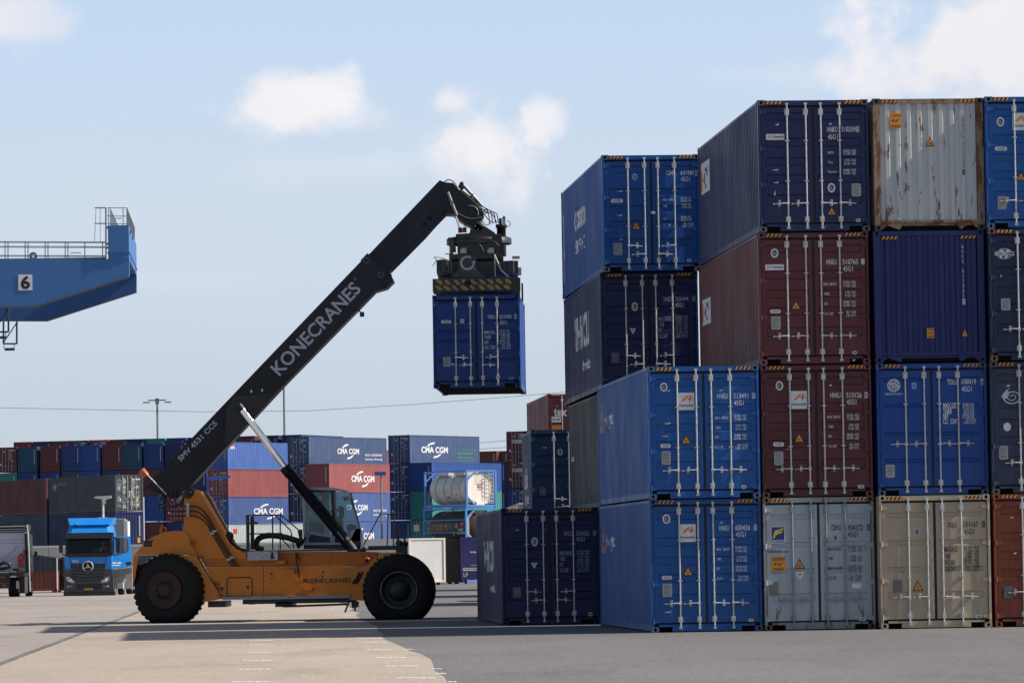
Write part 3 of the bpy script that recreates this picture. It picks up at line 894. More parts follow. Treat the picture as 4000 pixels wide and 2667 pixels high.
C4 = Container('pale grey rust streaked container with corrugated closed end, top tier', (7.988, 103.96, 8.70), R(3.82), 12.192, 2.896, M_RUSTY, 'wall', cast=paint('rusty dark casting', (.07, .06, .055), .7, .4, .06), frame_mat=M_RUSTPOST, hz=1)
C4.marks(((97, 785), (712, 777), (72, 53)), [('col', (573, 126, 589, 438), 'CBHU945520'), ('t', '8', (583, 447, 591, 470)), ('frame', (579, 443, 595, 474)),
    ('caution', (168, 131, 236, 217), ('C UTI N', "9'6\"", ' HIGH')), ('tri', (371, 261, 421, 316))], ink=BLACKM, y=.018)

D1 = Container('brick red container at the right edge of the picture, on the ground', (10.436, 103.85, .006), R(3.85), 12.192, 2.896, M_REDB, cast=M_REDB, hv=.74)
D1.marks(((1350, 1498), (1940, 1488), (1336, 800)), [('plate', (1394, 1283, 1446, 1348), plain('dark plate', (.16, .15, .14), .7)), ('scuff', (1425, 918, 1448, 928)), ('scuff', (1443, 1104, 1465, 1116))])
def curl(mb, x0, x1, z0, z1, y):
    w, h = x1 - x0, z1 - z0
    cx, cz = x0 + w * .55, z0 + h * .45
    pts, rr = [], []
    for i in range(40):
        a = i / 39 * 4.2 * math.pi
        q = .46 * (1 - i / 46)
        pts.append((cx + w * q * math.cos(a + 2.6), y, cz + h * q * math.sin(a + 2.6))); rr.append(.018 * (1 - i / 60))
    mb.tube(pts, rr, 5)
    for k in (0, 1, 2):
        mb.flat([(x0, y, z0 + h * (.42 + .02 * k)), (x0 + w * .28, y, z0 + h * (.34 + .16 * k)), (x0 + w * .42, y, z0 + h * (.62 + .19 * k)), (x0 + w * .2, y, z0 + h * (.5 + .13 * k))])
D2 = Container('slate navy container with a white swirl emblem at the right edge, second tier', (10.45, 104.05, 2.90), R(3.85), 12.192, 2.896, M_SLATE, cast=M_CASTG, hv=.765)
D2.marks(((1350, 795), (1935, 785), (1335, 90)), [('mesh', (1394, 228, 1506, 316), curl, (WHITE,), 'emblem'), ('ell', (1408, 414, 1449, 459), WHITEPLATE), ('plate', (1385, 537, 1434, 610)), ('scuff', (1420, 212, 1445, 222))])
def cmaglobe(mb, x0, x1, z0, z1, y):
    w, h, cx, cz = x1 - x0, z1 - z0, (x0 + x1) / 2, (z0 + z1) / 2
    mb.flat(poly_ell(cx, cz, w * .4, h * .5, y, 26), 0)
    mb.flat(poly_ell(cx, cz, w * .37, h * .45, y - .002, 26), 1)
    for (a, b, c, d) in ((.2, .62, .3, .3), (.52, .6, .3, .34), (.5, .12, .18, .3), (.24, .12, .16, .3)):
        mb.flat([(x0 + w * a, y - .004, z0 + h * b), (x0 + w * (a + c * .7), y - .004, z0 + h * (b - .04)), (x0 + w * (a + c), y - .004, z0 + h * (b + d * .7)), (x0 + w * (a + c * .4), y - .004, z0 + h * (b + d))], 0)
    mb.flat([(x0, y - .006, cz - h * .17), (x1, y - .006, cz - h * .17), (x1, y - .006, cz + h * .17), (x0, y - .006, cz + h * .17)], 0)
    text_on(mb, 'CMA', (x0 + w * .03, y - .008, cz - h * .12), (w * .44, 0, 0), (0, 0, h * .25), 2, .04)
    text_on(mb, 'CGM', (x0 + w * .52, y - .008, cz - h * .12), (w * .45, 0, 0), (0, 0, h * .25), 3, .04)
D3 = Container('dark patched navy container with a white oval globe emblem, third tier at the right edge', (10.45, 103.85, 5.80), R(3.85), 12.192, 2.896, M_PATCH, cast=M_CASTR, hv=.76, rodmat=STEEL)
D3.marks(((765, 1520), (1400, 1510), (750, 785)), [('mesh', (789, 894, 902, 952), cmaglobe, (WHITEPLATE, BLUEINK, plain('grey red ink', (.32, .2, .2), .5), BLACKM), 'emblem'), ('plate', (825, 1172, 880, 1238)), ('scuff', (820, 1040, 831, 1052))])
D4 = Container('blue container with an orange emblem plate at the right edge, top tier', (10.44, 103.87, 8.70), R(3.85), 12.192, 2.896, M_HN, cast=M_CASTB, hv=.79)
D4.marks(((748, 780), (1370, 770), (730, 45)), [('oval', (799, 158, 842, 210)), ('logo', (886, 135, 980, 230)), ('pill', (789, 323, 859, 345)), ('plate', (806, 600, 857, 671)), ('tri', (908, 462, 966, 510))])

# second row, behind the gap
E1 = Container('deep navy container alone on the ground in front of the grey one', (-.350, 118.27, .006), R(3.36), 12.192, 2.896, M_NAVY, stagger=True, hv=.715, group='stacked shipping containers in the second row')
E1.marks(((222, 1490), (741, 1483), (212, 868)), [('oval', (375, 1022, 411, 1068)), ('inv', (373, 1157, 409, 1188)), ('plate', (277, 1286, 321, 1341), plain('dim plate', (.13, .13, .14), .6)), ('ell', (677, 1420, 700, 1442), REDINK),
    ('t', 'XHCU', (547, 990, 593, 1012)), ('t', '503452', (613, 989, 682, 1011)), ('t', '3', (706, 990, 716, 1010)), ('frame', (703, 986, 719, 1013)), ('t', '45G1', (613, 1020, 659, 1043)),
    ('t', 'MAX.GROSS', (526, 1095, 592, 1116)), ('t', 'TARE', (526, 1126, 554, 1146)), ('t', 'NET', (526, 1156, 547, 1176)), ('t', 'CU.CAP.', (527, 1186, 573, 1207)),
    ('t', '32.500  KGS', (615, 1089, 682, 1100), .0), ('t', '71.650  LBS', (615, 1104, 682, 1115), .0), ('t', '3.780  KGS', (621, 1120, 682, 1131), .0), ('t', '8.330  LBS', (621, 1135, 682, 1146), .0),
    ('t', '28.720  KGS', (615, 1150, 682, 1161), .0), ('t', '63.320  LBS', (615, 1165, 682, 1176), .0), ('t', '76.4  CU.M.', (622, 1180, 682, 1191), .0), ('t', '2.700  CU.FT.', (615, 1195, 683, 1206), .0),
    ('scuff', (286, 977, 312, 986)), ('scuff', (444, 976, 455, 984))], ink=plain('greyed marking paint', (.33, .36, .42), .5))
E1.side_text([('VHNCU', 8.5, 4.6, 1.30, .82, WHITE, .03), ('logistics', 5.6, 2.2, .72, .3, WHITE, .02)])
FG = 'stacked shipping containers in the second row'
F1 = Container('petrol blue container at the foot of the second row stack, behind the lone navy one', (2.30, 117.6, .006), R(4.0), 12.192, 2.896, M_PETROL, stagger=True, group=FG, hv=.72)
F2 = Container('charcoal grey container with faint white scrapes on its side, second tier of the second row', (2.34, 117.6, 2.90), R(3.9), 12.192, 2.896, M_GREY, stagger=True, group=FG, hv=.72)
F2.side_text([('L', 11.7, .9, 1.35, .9, WHITE, .0), (None, 6.4, .5, .6, 1.3, plain('faint scrape', (.1, .1, .105), .6), 0), (None, 5.4, .3, .4, 1.2, plain('faint scrape', (.1, .1, .105), .6), 0)])
F3 = Container('deep navy container with white side lettering, directly under the bright blue top one', (2.204, 117.80, 5.80), R(3.64), 12.192, 2.896, M_NAVY2, stagger=True, group=FG, hv=.715)
F3.marks(((337, 1590), (963, 1580), (313, 848)), [('oval', (519, 1035, 562, 1089)), ('inv', (510, 1200, 552, 1238)), ('plate', (395, 1355, 449, 1420), plain('dim plate', (.13, .13, .14), .6)),
    ('t', 'XHCU', (721, 998, 776, 1027)), ('t', '503444', (798, 996, 883, 1024)), ('t', '1', (916, 998, 921, 1022)), ('frame', (909, 992, 927, 1027)), ('t', '45G1', (800, 1037, 856, 1065)),
    ('t', 'MAX.GROSS', (695, 1125, 775, 1151)), ('t', 'TARE', (695, 1161, 730, 1188)), ('t', 'NET', (695, 1198, 721, 1225)), ('t', 'CU.CAP.', (695, 1234, 752, 1262)),
    ('t', '32.500  KGS', (802, 1119, 881, 1132), .0), ('t', '71.650  LBS', (802, 1137, 881, 1150), .0), ('t', '3.780  KGS', (808, 1157, 881, 1170), .0), ('t', '8.330  LBS', (808, 1175, 881, 1188), .0),
    ('t', '28.720  KGS', (802, 1193, 882, 1206), .0), ('t', '63.320  LBS', (802, 1211, 882, 1224), .0), ('t', '76.4  CU.M', (808, 1229, 883, 1242), .0), ('t', '2.700  CU.FT', (802, 1247, 884, 1260), .0)], ink=plain('greyed marking paint', (.33, .36, .42), .5))
F3.side_text([('VHNCU', 8.6, 4.8, 1.28, .9, WHITE, .03), ('logistics', 6.0, 2.4, .62, .34, WHITE, .02)])
F4 = Container('bright blue container with small white anchor badge, top tier of the second row stack', (2.293, 117.52, 8.70), R(4.21), 12.192, 2.896, M_CSN, stagger=True, group=FG, hv=.78, cast=M_CASTG)
F4.marks(((345, 848), (960, 840), (330, 97)), [('oval', (524, 214, 556, 258), plain('pale blue badge', (.45, .5, .6), .5)), ('pill', (390, 378, 466, 403)), ('tri', (519, 516, 580, 575)), ('plate', (407, 663, 463, 738)), ('ell', (869, 763, 898, 784), plain('teal ink', (.05, .3, .36), .5)),
    ('card', (641, 457, 669, 473), '', BLACKM), ('t', 'CSNU', (737, 194, 793, 224)), ('t', '641984', (827, 194, 912, 224)), ('t', '3', (923, 196, 935, 224)), ('frame', (919, 191, 940, 229)), ('t', '45G1', (828, 235, 885, 263)),
    ('t', 'MAX.  GROSS', (717, 374, 797, 390)), ('t', 'TARE', (718, 415, 745, 431)), ('t', 'NET', (720, 497, 740, 512)), ('t', 'CU.  CAP.', (720, 538, 770, 554)),
    ('t', '32.500 KG', (829, 365, 892, 378)), ('t', '71.650 LBS', (829, 382, 896, 395)), ('t', '3.800 KG', (836, 407, 893, 420)), ('t', '8.380 LBS', (836, 424, 896, 437)),
    ('t', '28.700 KG', (831, 488, 894, 501)), ('t', '63.270 LBS', (831, 505, 899, 518)), ('t', '76.3 CU.M.', (847, 530, 910, 543)), ('t', '2.697 CU.FT.', (838, 546, 912, 559)),
    ('scuff', (423, 325, 466, 332)), ('scuff', (425, 480, 465, 487)), ('scuff', (440, 636, 466, 642))])
F4.side_text([('cosco', 8.2, 3.2, 1.55, .5, WHITE, .03), ('SHIPPING', 8.0, 2.8, .95, .34, WHITE, .02), ('45G1 CSNU 641984', 11.95, .5, .4, 1.9, WHITE, 0)])
# further rows of the same bay
G2 = Container('petrol blue short container with pale side lettering, behind the lone deep navy one', (.465, 131.0, 2.60), R(2.1), 6.058, 2.591, M_PETROL, stagger=True, group='containers further back in the near bay', hv=.74, bands=BANDS_T, cast=M_CASTG, hz=False)
G2.marks(((1428, 1000), (2150, 985), (1392, 170)), [('oval', (1619, 338, 1664, 396)), ('plate', (1481, 675, 1539, 750), plain('dim plate', (.13, .13, .14), .6)), ('scuff', (1488, 322, 1534, 331))], ink=WHITE)
G2.side_text([('ufs', 5.0, 2.2, 1.0, .6, WHITE, .03), ('logistics', 4.6, 2.8, .5, .34, WHITE, .02)])
G1 = Container('dark short container on the ground under the petrol blue one', (.465, 131.0, .006), R(2.1), 6.058, 2.591, M_NAVY2, stagger=True, group='containers further back in the near bay', hv=.74, bands=BANDS_T, hz=False)
def tex(mb, x0, x1, z0, z1, y):
    text_on(mb, 'tex', (x0, y, z0), (x1 - x0, 0, 0), (0, 0, z1 - z0), 0, .03)
T3 = Container('ox blood red container with big white lettering and orange plate, above the petrol blue one', (1.478, 205.0, 5.80), R(4.05), 12.192, 2.896, M_TEX, group='containers further back in the near bay', hv=.72, cast=M_TEX)
T3.marks(((895, 1960), (2340, 1940), (875, 240)), [('mesh', (1045, 610, 1390, 815), tex, (WHITE,), 'lettering'), ('card', (985, 822, 1230, 965), 'H H', BLUEINK, WHITEPLATE), ('caution', (992, 1035, 1235, 1147), ('CAUTION', "9'6\" HIGH")), ('scuff', (1088, 540, 1155, 555)), ('ell', (1325, 455, 1410, 530), plain('sky ink', (.1, .3, .6), .5))])
T3.side_text([('tex 45G1', 11.8, .6, .5, 1.6, WHITE, 0)])
for z, lab, m in ((2.90, 'blue container under the ox blood red one, hidden from the apron', M_HN2), (.006, 'dark container on the ground at the foot of the ox blood red stack', M_SLATE)):
    Container(lab, (1.478, 205.0, z), R(4.05), 12.192, 2.896, m, group='containers further back in the near bay', hz=False)

# the box on the spreader
TK = Container('royal blue short container hanging from the spreader of the reach stacker', tuple(at(1693.7, 1516.6, 132.5)), R(-1.5), 6.058, 2.591, M_TK, stagger=True, hv=.675, bands=BANDS_T, cast=M_TK, group=None, hz=False)
TK.marks(((50, 1410), (1308, 1405), (38, 70)), [
    ('pill', (162, 428, 312, 474)), ('card', (438, 418, 497, 474), 'O', BLUEINK), ('plate', (189, 960, 298, 1098)), ('card', (305, 1055, 350, 1073), '', BLACKM), ('card', (1134, 1260, 1199, 1292), 'CIMC', BLUEINK, plain('pale blue plate', (.3, .38, .6), .5)),
    ('t', 'TKRU', (832, 363, 942, 417)), ('t', '321500', (1005, 362, 1174, 415)), ('t', '7', (1226, 364, 1248, 412)), ('frame', (1217, 357, 1255, 420)), ('t', '22G1', (1006, 443, 1112, 497)),
    ('t', 'MAX.GR.', (787, 582, 944, 634)), ('t', 'TARE', (787, 655, 880, 706)), ('t', 'NET', (787, 728, 848, 779)), ('t', 'CU.  CAP.', (787, 802, 946, 852)),
    ('t', '30.480  KGS', (1008, 577, 1152, 603)), ('t', '67.200  LBS', (1008, 613, 1152, 638)), ('t', '2.080  KGS', (1022, 648, 1152, 674)), ('t', '4.590  LBS', (1022, 684, 1152, 709)),
    ('t', '28.400  KGS', (1008, 721, 1152, 747)), ('t', '62.610  LBS', (1008, 757, 1152, 783)), ('t', '33.2  CU.M', (1038, 793, 1158, 819)), ('t', '1.172  CU.FT', (1022, 829, 1166, 855))])
# ------------------------------------------------------------------ reach stacker
YC = 135.6                                           # centre line of the vehicle
ST = thing('reach_stacker', 'orange reach stacker with black telescopic boom holding up a blue container', 'reach stacker', (at(1100, 2425, YC).x, YC, 0))
OFF = tuple(ST.location)
STK = paint('signal orange paint', (.56, .185, .016), .4, .4)
STK2 = paint('signal orange paint, sooty', (.44, .13, .013), .5, .8)
BOOM = paint('blue black boom paint', (.0085, .010, .017), .42, .2)
BOOM2 = paint('inner boom steel with grease', (.012, .013, .015), .5, .6, .03)
CABG = paint('cab grey blue paint', (.40, .43, .52), .4, .2)
CABD = plain('cab dark panel', (.022, .022, .038), .5)
GLS = glass('tinted cab glass', (.66, .78, .76), .9)
CHROME = plain('chromed rod', (.86, .86, .85), .12, 1.0, .06)
LOGO = plain('pale grey lettering', (.44, .47, .54), .5, 0, .08)
GALV = plain('galvanised box', (.42, .43, .44), .5, .4, .3, 8)

def sb(mb, name, mats, par=ST):
    return mb.build(name, mats, par, OFF)
def XZ(f, pts, Y):
    return [(p.x, p.z) for p in (f(x, y, Y) for x, y in pts)]
Z1 = zoomer(500, 1850, 1.8092, YC)
YN, YF = 134.0, 137.2                                # near and far faces of the chassis

# chassis: lower tank panel, upper hull, boom column plates
m = MB(); m.prism(XZ(Z1, [(548, 662), (1690, 655), (1600, 872), (668, 878)], YN), YN, YF)
chassis = sb(m, 'chassis', STK)
m = MB(); m.prism(XZ(Z1, [(836, 552), (1655, 548), (1760, 552), (1690, 652), (548, 659), (490, 560)], YN), YN + .05, YF - .05)
hull = sb(m, 'hull', STK2)
m = MB()
col = [(395, 560), (395, 118), (405, 103), (425, 98), (470, 108), (515, 124), (545, 165), (600, 275), (660, 385), (690, 435), (722, 492), (765, 530), (812, 548), (840, 553), (836, 600), (500, 600)]
for y0 in (134.04, 136.86):
    m.prism(XZ(Z1, col, YN), y0, y0 + .3)
m.prism(XZ(Z1, [(395, 560), (395, 300), (420, 300), (600, 500), (600, 560)], 135), 134.9, 136.3)
column = sb(m, 'boom_column', STK)
m = MB()
for y0 in (134.06, 136.88):
    for (a, b, c, d) in (((505, 128), (520, 124), (700, 425), (688, 432)),):
        m.prism(XZ(Z1, [a, b, c, d], y0), y0 - .12, y0 + .36)
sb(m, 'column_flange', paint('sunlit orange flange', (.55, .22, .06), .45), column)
m = MB()
p = Z1(421, 130, YN)
m.lathe([(0, -.05), (.17, -.05), (.18, -.03), (.18, .04)], (p.x, 134.0, p.z), 'y', 24)
for k in (-1, 1):
    m.lathe([(0, -.02), (.018, -.02), (.018, .02)], (p.x + k * .11, 133.95, p.z), 'y', 8, 1)
sb(m, 'pivot_pin', (PLASTIC_B, STEEL), column)

# rounded counterweight hood and fenders
hood = [(45, 572), (60, 556), (78, 535), (104, 500), (132, 470), (165, 450), (205, 432), (255, 414), (300, 405), (345, 401), (375, 403), (398, 410), (412, 418), (432, 448), (452, 490), (470, 528), (487, 566), (487, 572)]
m = MB(); m.prism(XZ(Z1, hood, YN), YN - .02, YF + .02, 0, False)
hd = sb(m, 'hood', STK)
m = MB()
p0, p1 = Z1(113, 478, YN), Z1(170, 514, YN)
m.box(p0.x, p1.x, YN - .03, YN + .02, p1.z, p0.z)
m.box(p0.x - .02, p1.x + .04, YN - .05, YN - .01, p0.z, p0.z + .03)
sb(m, 'tail_light', (PLASTIC_B,), hd)
for yy in (134.6, 136.3):
    m = MB(); p = Z1(250, 398, yy)
    m.tube([(p.x + .085 * math.cos(a * math.pi / 8), yy, p.z + .085 * math.sin(a * math.pi / 8)) for a in range(17)], .028, 8)
    m.box(p.x - .1, p.x + .1, yy - .025, yy + .025, p.z - .14, p.z - .06)
    sb(m, 'lifting_eye', STK, hd)
m = MB(); m.prism(XZ(Z1, [(38, 576), (80, 576), (64, 640), (52, 720), (40, 775), (32, 700)], YN), YN, YF)
sb(m, 'rear_bumper', STK)
m = MB(); m.prism(XZ(Z1, [(84, 576), (215, 574), (190, 578), (150, 604), (120, 632), (88, 644), (66, 638), (70, 600)], YN), YN - .02, YN + .05)
sb(m, 'mud_flap', plain('grey rubber flap', (.09, .09, .11), .6))
m = MB(); m.prism(XZ(Z1, [(341, 577), (484, 577), (520, 640), (560, 705), (600, 770), (667, 882), (529, 906), (526, 890), (533, 840), (530, 800), (518, 750), (497, 700), (465, 655), (425, 620), (385, 597)], YN), YN - .16, YN + .5)
rf = sb(m, 'rear_fender', STK)
m = MB()
m.prism(XZ(Z1, [(628, 850), (642, 848), (660, 880), (650, 882)], YN), YN - .164, YN - .16)
sb(m, 'reflector', plain('red reflector', (.45, .02, .02), .3), rf)
for (x, y) in ((455, 480), (510, 585), (620, 775)):
    m = MB(); a, b, c = Z1(x - 18, y, YN), Z1(x + 28, y, YN), Z1(x + 8, y + 44, YN)
    m.tube([(a.x, YN - .1, a.z), (b.x, YN - .1, b.z), (c.x, YN - .1, c.z), (a.x, YN - .1, a.z)], .012, 6)
    m.box(a.x, b.x, YN - .12, YN, a.z - .012, a.z + .006)
    sb(m, 'ladder_step', PLASTIC_B, rf)
m = MB(); m.prism(XZ(Z1, [(1690, 655), (1762, 556), (1950, 556), (1968, 574), (1945, 578), (1890, 578), (1835, 590), (1785, 614), (1738, 650), (1700, 702), (1678, 760), (1666, 830), (1672, 886), (1664, 895), (1565, 888), (1588, 862)], YN), YN - .16, YN + .62)
ff = sb(m, 'front_fender', STK)
m = MB(); a, b = Z1(1757, 565, YN), Z1(1771, 610, YN)
m.box(a.x, b.x, YN - .166, YN - .16, b.z, a.z, 0)
for (u, v) in ((1764, 575), (1764, 600)):
    q = Z1(u, v, YN); m.flat(poly_ell(q.x, q.z, .03, .05, YN - .168, 10), 1)
a = Z1(1800, 582, YN); m.flat([(a.x, YN - .164, a.z - .05), (a.x + .12, YN - .164, a.z - .05), (a.x + .06, YN - .164, a.z + .04)], 0)
sb(m, 'warning_sticker', (plain('dull yellow sticker', (.35, .23, .03), .6), BLACKM), ff)
m = MB(); a = Z1(1690, 612, YN)
m.lathe([(.05, -.05), (.1, -.05), (.1, .02)], (a.x, YN, a.z), 'y', 18); m.lathe([(0, -.03), (.05, -.03)], (a.x, YN, a.z), 'y', 18, 1)
sb(m, 'tow_eye', (STK2, DARK), hull)

# panel details
m = MB(); m.box(Z1(947, 0, YN).x - .008, Z1(947, 0, YN).x + .008, YN - .004, YN, Z1(0, 872, YN).z, Z1(0, 664, YN).z, 0)
x0, x1, z0, z1 = Z1(690, 0, YN).x, Z1(866, 0, YN).x, Z1(690, 868, YN).z, Z1(690, 733, YN).z
r = .05
rr = [(x0 + r, z0), (x1 - r, z0), (x1, z0 + r), (x1, z1 - r), (x1 - r, z1), (x0 + r, z1), (x0, z1 - r), (x0, z0 + r), (x0 + r, z0)]
m.tube([(a, YN - .003, b) for a, b in rr], .016, 6, 0)
q = Z1(848, 800, YN); m.box(q.x - .03, q.x + .03, YN - .025, YN, q.z - .045, q.z + .045, 0)
for xx, yy in ((1013, 722), (1378, 708)):
    q = Z1(xx, yy, YN); m.box(q.x - .022, q.x + .022, YN - .02, YN, q.z - .09, q.z + .09, 0); m.box(q.x - .008, q.x + .008, YN - .024, YN - .02, q.z - .06, q.z + .03, 1)
sb(m, 'hatch_trim', (PLASTIC_B, STEEL), chassis)
for (x, y) in ((1083, 626), (1146, 690), (1208, 750), (1272, 815)):
    m = MB(); a, b = Z1(x - 30, y - 7, YN), Z1(x + 30, y + 7, YN)
    m.box(a.x, b.x, YN - .22, YN + .02, b.z, a.z, 0); m.box(b.x, b.x + .06, YN - .2, YN, b.z, a.z, 1)
    m.box(a.x, b.x, YN - .22, YN - .20, a.z, a.z + .012, 0)
    sb(m, 'step', (STK, PLASTIC_B), chassis)
m = MB(); a, b = Z1(1252, 772, YN), Z1(1575, 735, YN)
text_on(m, 'KONECRANES', (a.x, YN - .006, a.z), (b.x - a.x, 0, 0), (0, 0, b.z - a.z), 0, .02)
sb(m, 'lettering', BLACKM, chassis)
m = MB(); a, b = Z1(652, 772, YN), Z1(676, 794, YN)
m.box(a.x, b.x, YN - .004, YN, b.z, a.z, 0)
a, b = Z1(648, 802, YN), Z1(674, 820, YN); m.box(a.x, b.x, YN - .02, YN, b.z, a.z, 1)
sb(m, 'warning_sticker', (plain('yellow sticker', (.5, .36, .03), .6), PLASTIC_B), chassis)
m = MB(); a, b = Z1(668, 890, YN), Z1(1568, 872, YN)
m.box(a.x, b.x, YN - .14, YN + .1, a.z, a.z + .085, 0)
for i in range(60):
    x = a.x + (b.x - a.x) * i / 60; m.box(x, x + .02, YN - .144, YN - .14, a.z + .03, a.z + .07, 1)
sb(m, 'running_board', (plain('scuffed aluminium', (.33, .33, .34), .45, .6, .35, 25), PLASTIC_B))
m = MB()
for (p0, p1) in (((810, 890), (1595, 908)), ((565, 900), (690, 940)), ((1040, 905), (1160, 938)), ((1580, 905), (1610, 945))):
    a, b = Z1(*p0, YN + .2), Z1(*p1, YN + .2); m.box(a.x, b.x, YN + .15, YF - .3, b.z, a.z)
a, b = Z1(845, 908, YN), Z1(892, 922, YN); m.box(a.x, b.x, YN + .2, YN + .6, b.z, a.z)
a, b = Z1(1095, 936, YN), Z1(1548, 920, YN); m.tube([(a.x, YN + .1, a.z), (b.x, YN + .1, b.z)], .03, 8)
m.tube([Z1(1040, 908, YN), Z1(1075, 930, YN), Z1(1130, 938, YN), Z1(1190, 932, YN)], .02, 6)
m.beam(Z1(1562, 902, YN), Z1(1533, 978, YN), .05, .05); m.beam(Z1(1598, 905, YN), Z1(1606, 970, YN), .05, .03)
m.box(Z1(1665, 0, YN).x, Z1(1700, 0, YN).x, YN + .2, YN + .5, Z1(0, 890, YN).z, Z1(0, 850, YN).z)
sb(m, 'underframe', PLASTIC_B)

# wheels
def wheel(name, px, py, yface, width, steer, drive, label=None):
    c = at(px, py, yface)
    Rr = 1.0
    prof = [(.50, .02), (.56, -.015), (.66, -.03), (.80, -.02), (.92, .03), (.975, .09), (1.0, .16), (1.0, width - .16), (.975, width - .09), (.92, width - .03), (.80, width + .02), (.50, width)]
    mb = MB(); n = 96
    mb.lathe([(r_, t - width / 2) for r_, t in prof], (0, 0, 0), 'y', n)
    lug = MB()
    for k in range(36):                               # tread bars
        a = 2 * math.pi * k / 36
        for sgn in (-1, 1):
            a2 = a + (math.pi / 36 if sgn > 0 else 0)
            vs = []
            for (rr_, t, da) in ((.955, sgn * (width / 2 - .055), 0), (1.03, sgn * (width / 2 - .12), .012), (1.03, sgn * .04, .05), (.98, sgn * .04, .05)):
                for w in (-.042, .042):
                    q = a2 + da + w
                    vs.append((rr_ * math.cos(q), t, rr_ * math.sin(q)))
            lug.add(vs, [(0, 1, 3, 2), (2, 3, 5, 4), (4, 5, 7, 6), (0, 2, 4, 6), (1, 3, 5, 7)])
    mb.add(lug.v, lug.f)
    cz = c.z
    out = []
    ca, sa = math.cos(steer), math.sin(steer)
    for (x, y, z) in mb.v:
        if z < -(cz - .008):                          # the loaded contact patch
            bulge = (-(cz - .008) - z)
            y *= 1 + .35 * bulge; x *= 1 + .12 * bulge
            z = -(cz - .008)
        out.append((x, y, z))
    mb.v = [(c.x + x * ca - y * sa, c.y + width / 2 + x * sa + y * ca, c.z + z) for x, y, z in out]
    o = sb(mb, name, TYRE)
    rim = MB()
    rm = paint('dull red rim', (.030, .012, .011), .6, .6) if drive == 0 else plain('black rim', (.012, .012, .013), .5)
    edge = plain('worn rim edge', (.13, .13, .125), .5, .3, .5, 6)
    d = .0 if drive else .03
    rim.lathe([(.515, -.01), (.535, -.03), (.51, -.045), (.49, -.03)], (0, -width / 2, 0), 'y', 64, 1 if drive else 0)
    rim.lathe([(.50, -.02), (.46, .06 + d), (.36, .10), (.30, .10), (.27, .05), (.20, .0), (0, -.01)] if drive else [(.50, -.02), (.40, -.01), (.33, .02), (.22, .02), (.20, -.02), (.14, -.05), (0, -.06)], (0, -width / 2, 0), 'y', 64, 0)
    for k in range(20 if drive else 12):
        a = 2 * math.pi * k / (20 if drive else 12)
        q = (.335 if drive else .275)
        rim.lathe([(0, -.03), (.026, -.03), (.03, 0), (.03, .02)], (q * math.cos(a), -width / 2 + (.09 if drive else .015), q * math.sin(a)), 'y', 8, 2)
    rim.v = [(c.x + x * ca - y * sa, c.y + width / 2 + x * sa + y * ca, c.z + z) for x, y, z in rim.v]
    sb(rim, 'rim', (rm, edge, plain('dark lug nuts', (.035, .032, .03), .5, .4)), o)
    return o
wheel('wheel', 1558.4, 2303.8, 133.62, .62, 0, 1)
wheel('wheel', 1558.4 + 0, 2301.5, 136.85, .62, 0, 1)
wheel('wheel', 657, 2304, 133.72, .58, R(-20), 0)
wheel('wheel', 668, 2301.5, 136.7, .58, R(-20), 0)

# boom
BN, BF = 135.05, 136.15
outer = [at(*p, BN) for p in ((562.5, 1905.8), (578, 1890), (1000, 1447), (1410, 1020), (1512, 1116), (1468.5, 1136), (1112, 1500), (747.8, 1892.4), (690, 1948), (668, 1944))]
m = MB(); m.prism([(p.x, p.z) for p in outer], BN, BF)
boom = sb(m, 'boom', BOOM)
m = MB()
colr = [at(*p, BN) for p in ((1435.4, 989), (1408.4, 1017), (1498, 1112), (1512, 1123.7), (1539, 1096.7), (1528.7, 1076))]
m.prism([(p.x, p.z) for p in colr], BN - .06, BF + .06)
low = [at(*p, BN) for p in ((1468, 1137), (1490, 1112), (1512, 1124), (1506, 1126))]
m.prism([(p.x, p.z) for p in low], BN - .02, BF + .02)
a, b = at(1441, 994, BN), at(1530, 1078, BN)
m.beam((a.x, BN - .075, a.z), (b.x, BN - .075, b.z), .03, .05)
for (x, y) in ((1429.8, 1018.6), (1488.5, 1074.4)):
    q = at(x, y, BN)
    for k in range(8):
        t = k * math.pi / 4
        m.lathe([(0, -.012), (.011, -.012), (.011, 0)], (q.x + .075 * math.cos(t), BN - .06, q.z + .075 * math.sin(t)), 'y', 6, 1)
sb(m, 'boom_collar', (BOOM, STEEL), boom)
for k, (x0, y0, x1, y1) in enumerate(((1404, 1216, 1421, 1234),)):
    m = MB(); a, b = at(x0, y0, BN), at(x1, y1, BN)
    m.box(a.x, b.x, BN + .3, BN + .5, b.z, a.z); m.beam(at(1398, 1205, BN + .4), at(1408, 1220, BN + .4), .04, .04)
    sb(m, 'work_lamp', PLASTIC_B, boom)
m = MB()
gus = [at(*p, BN) for p in ((912, 1549), (1065, 1536), (1112, 1500), (1094, 1520), (985, 1640), (880, 1740), (884, 1600))]
m.prism([(p.x, p.z) for p in gus], BN - .03, BN - .001)
a, b = at(578, 1890, BN), at(748, 1892, BN)
m.beam(at(672, 1796, BN), at(760, 1862, BN), .02, .03)
for (x, y) in ((982, 1528), (1024, 1524)):
    q = at(x, y, BN); m.flat(poly_ell(q.x, q.z, .028, .045, BN - .034, 12), 1)
sb(m, 'cylinder_bracket', (plain('black bracket', (.010, .010, .013), .45), plain('light through the lug', (.6, .62, .65), .5)), boom)
m = MB()
a, b = at(1093, 1470, BN), at(1414, 1134, BN)
ex = Vector((b.x - a.x, 0, b.z - a.z)); nrm = Vector((-ex.z, 0, ex.x)).normalized()
text_on(m, 'KONECRANES', (a.x, BN - .006, a.z), ex, nrm * .395, 0, .018)
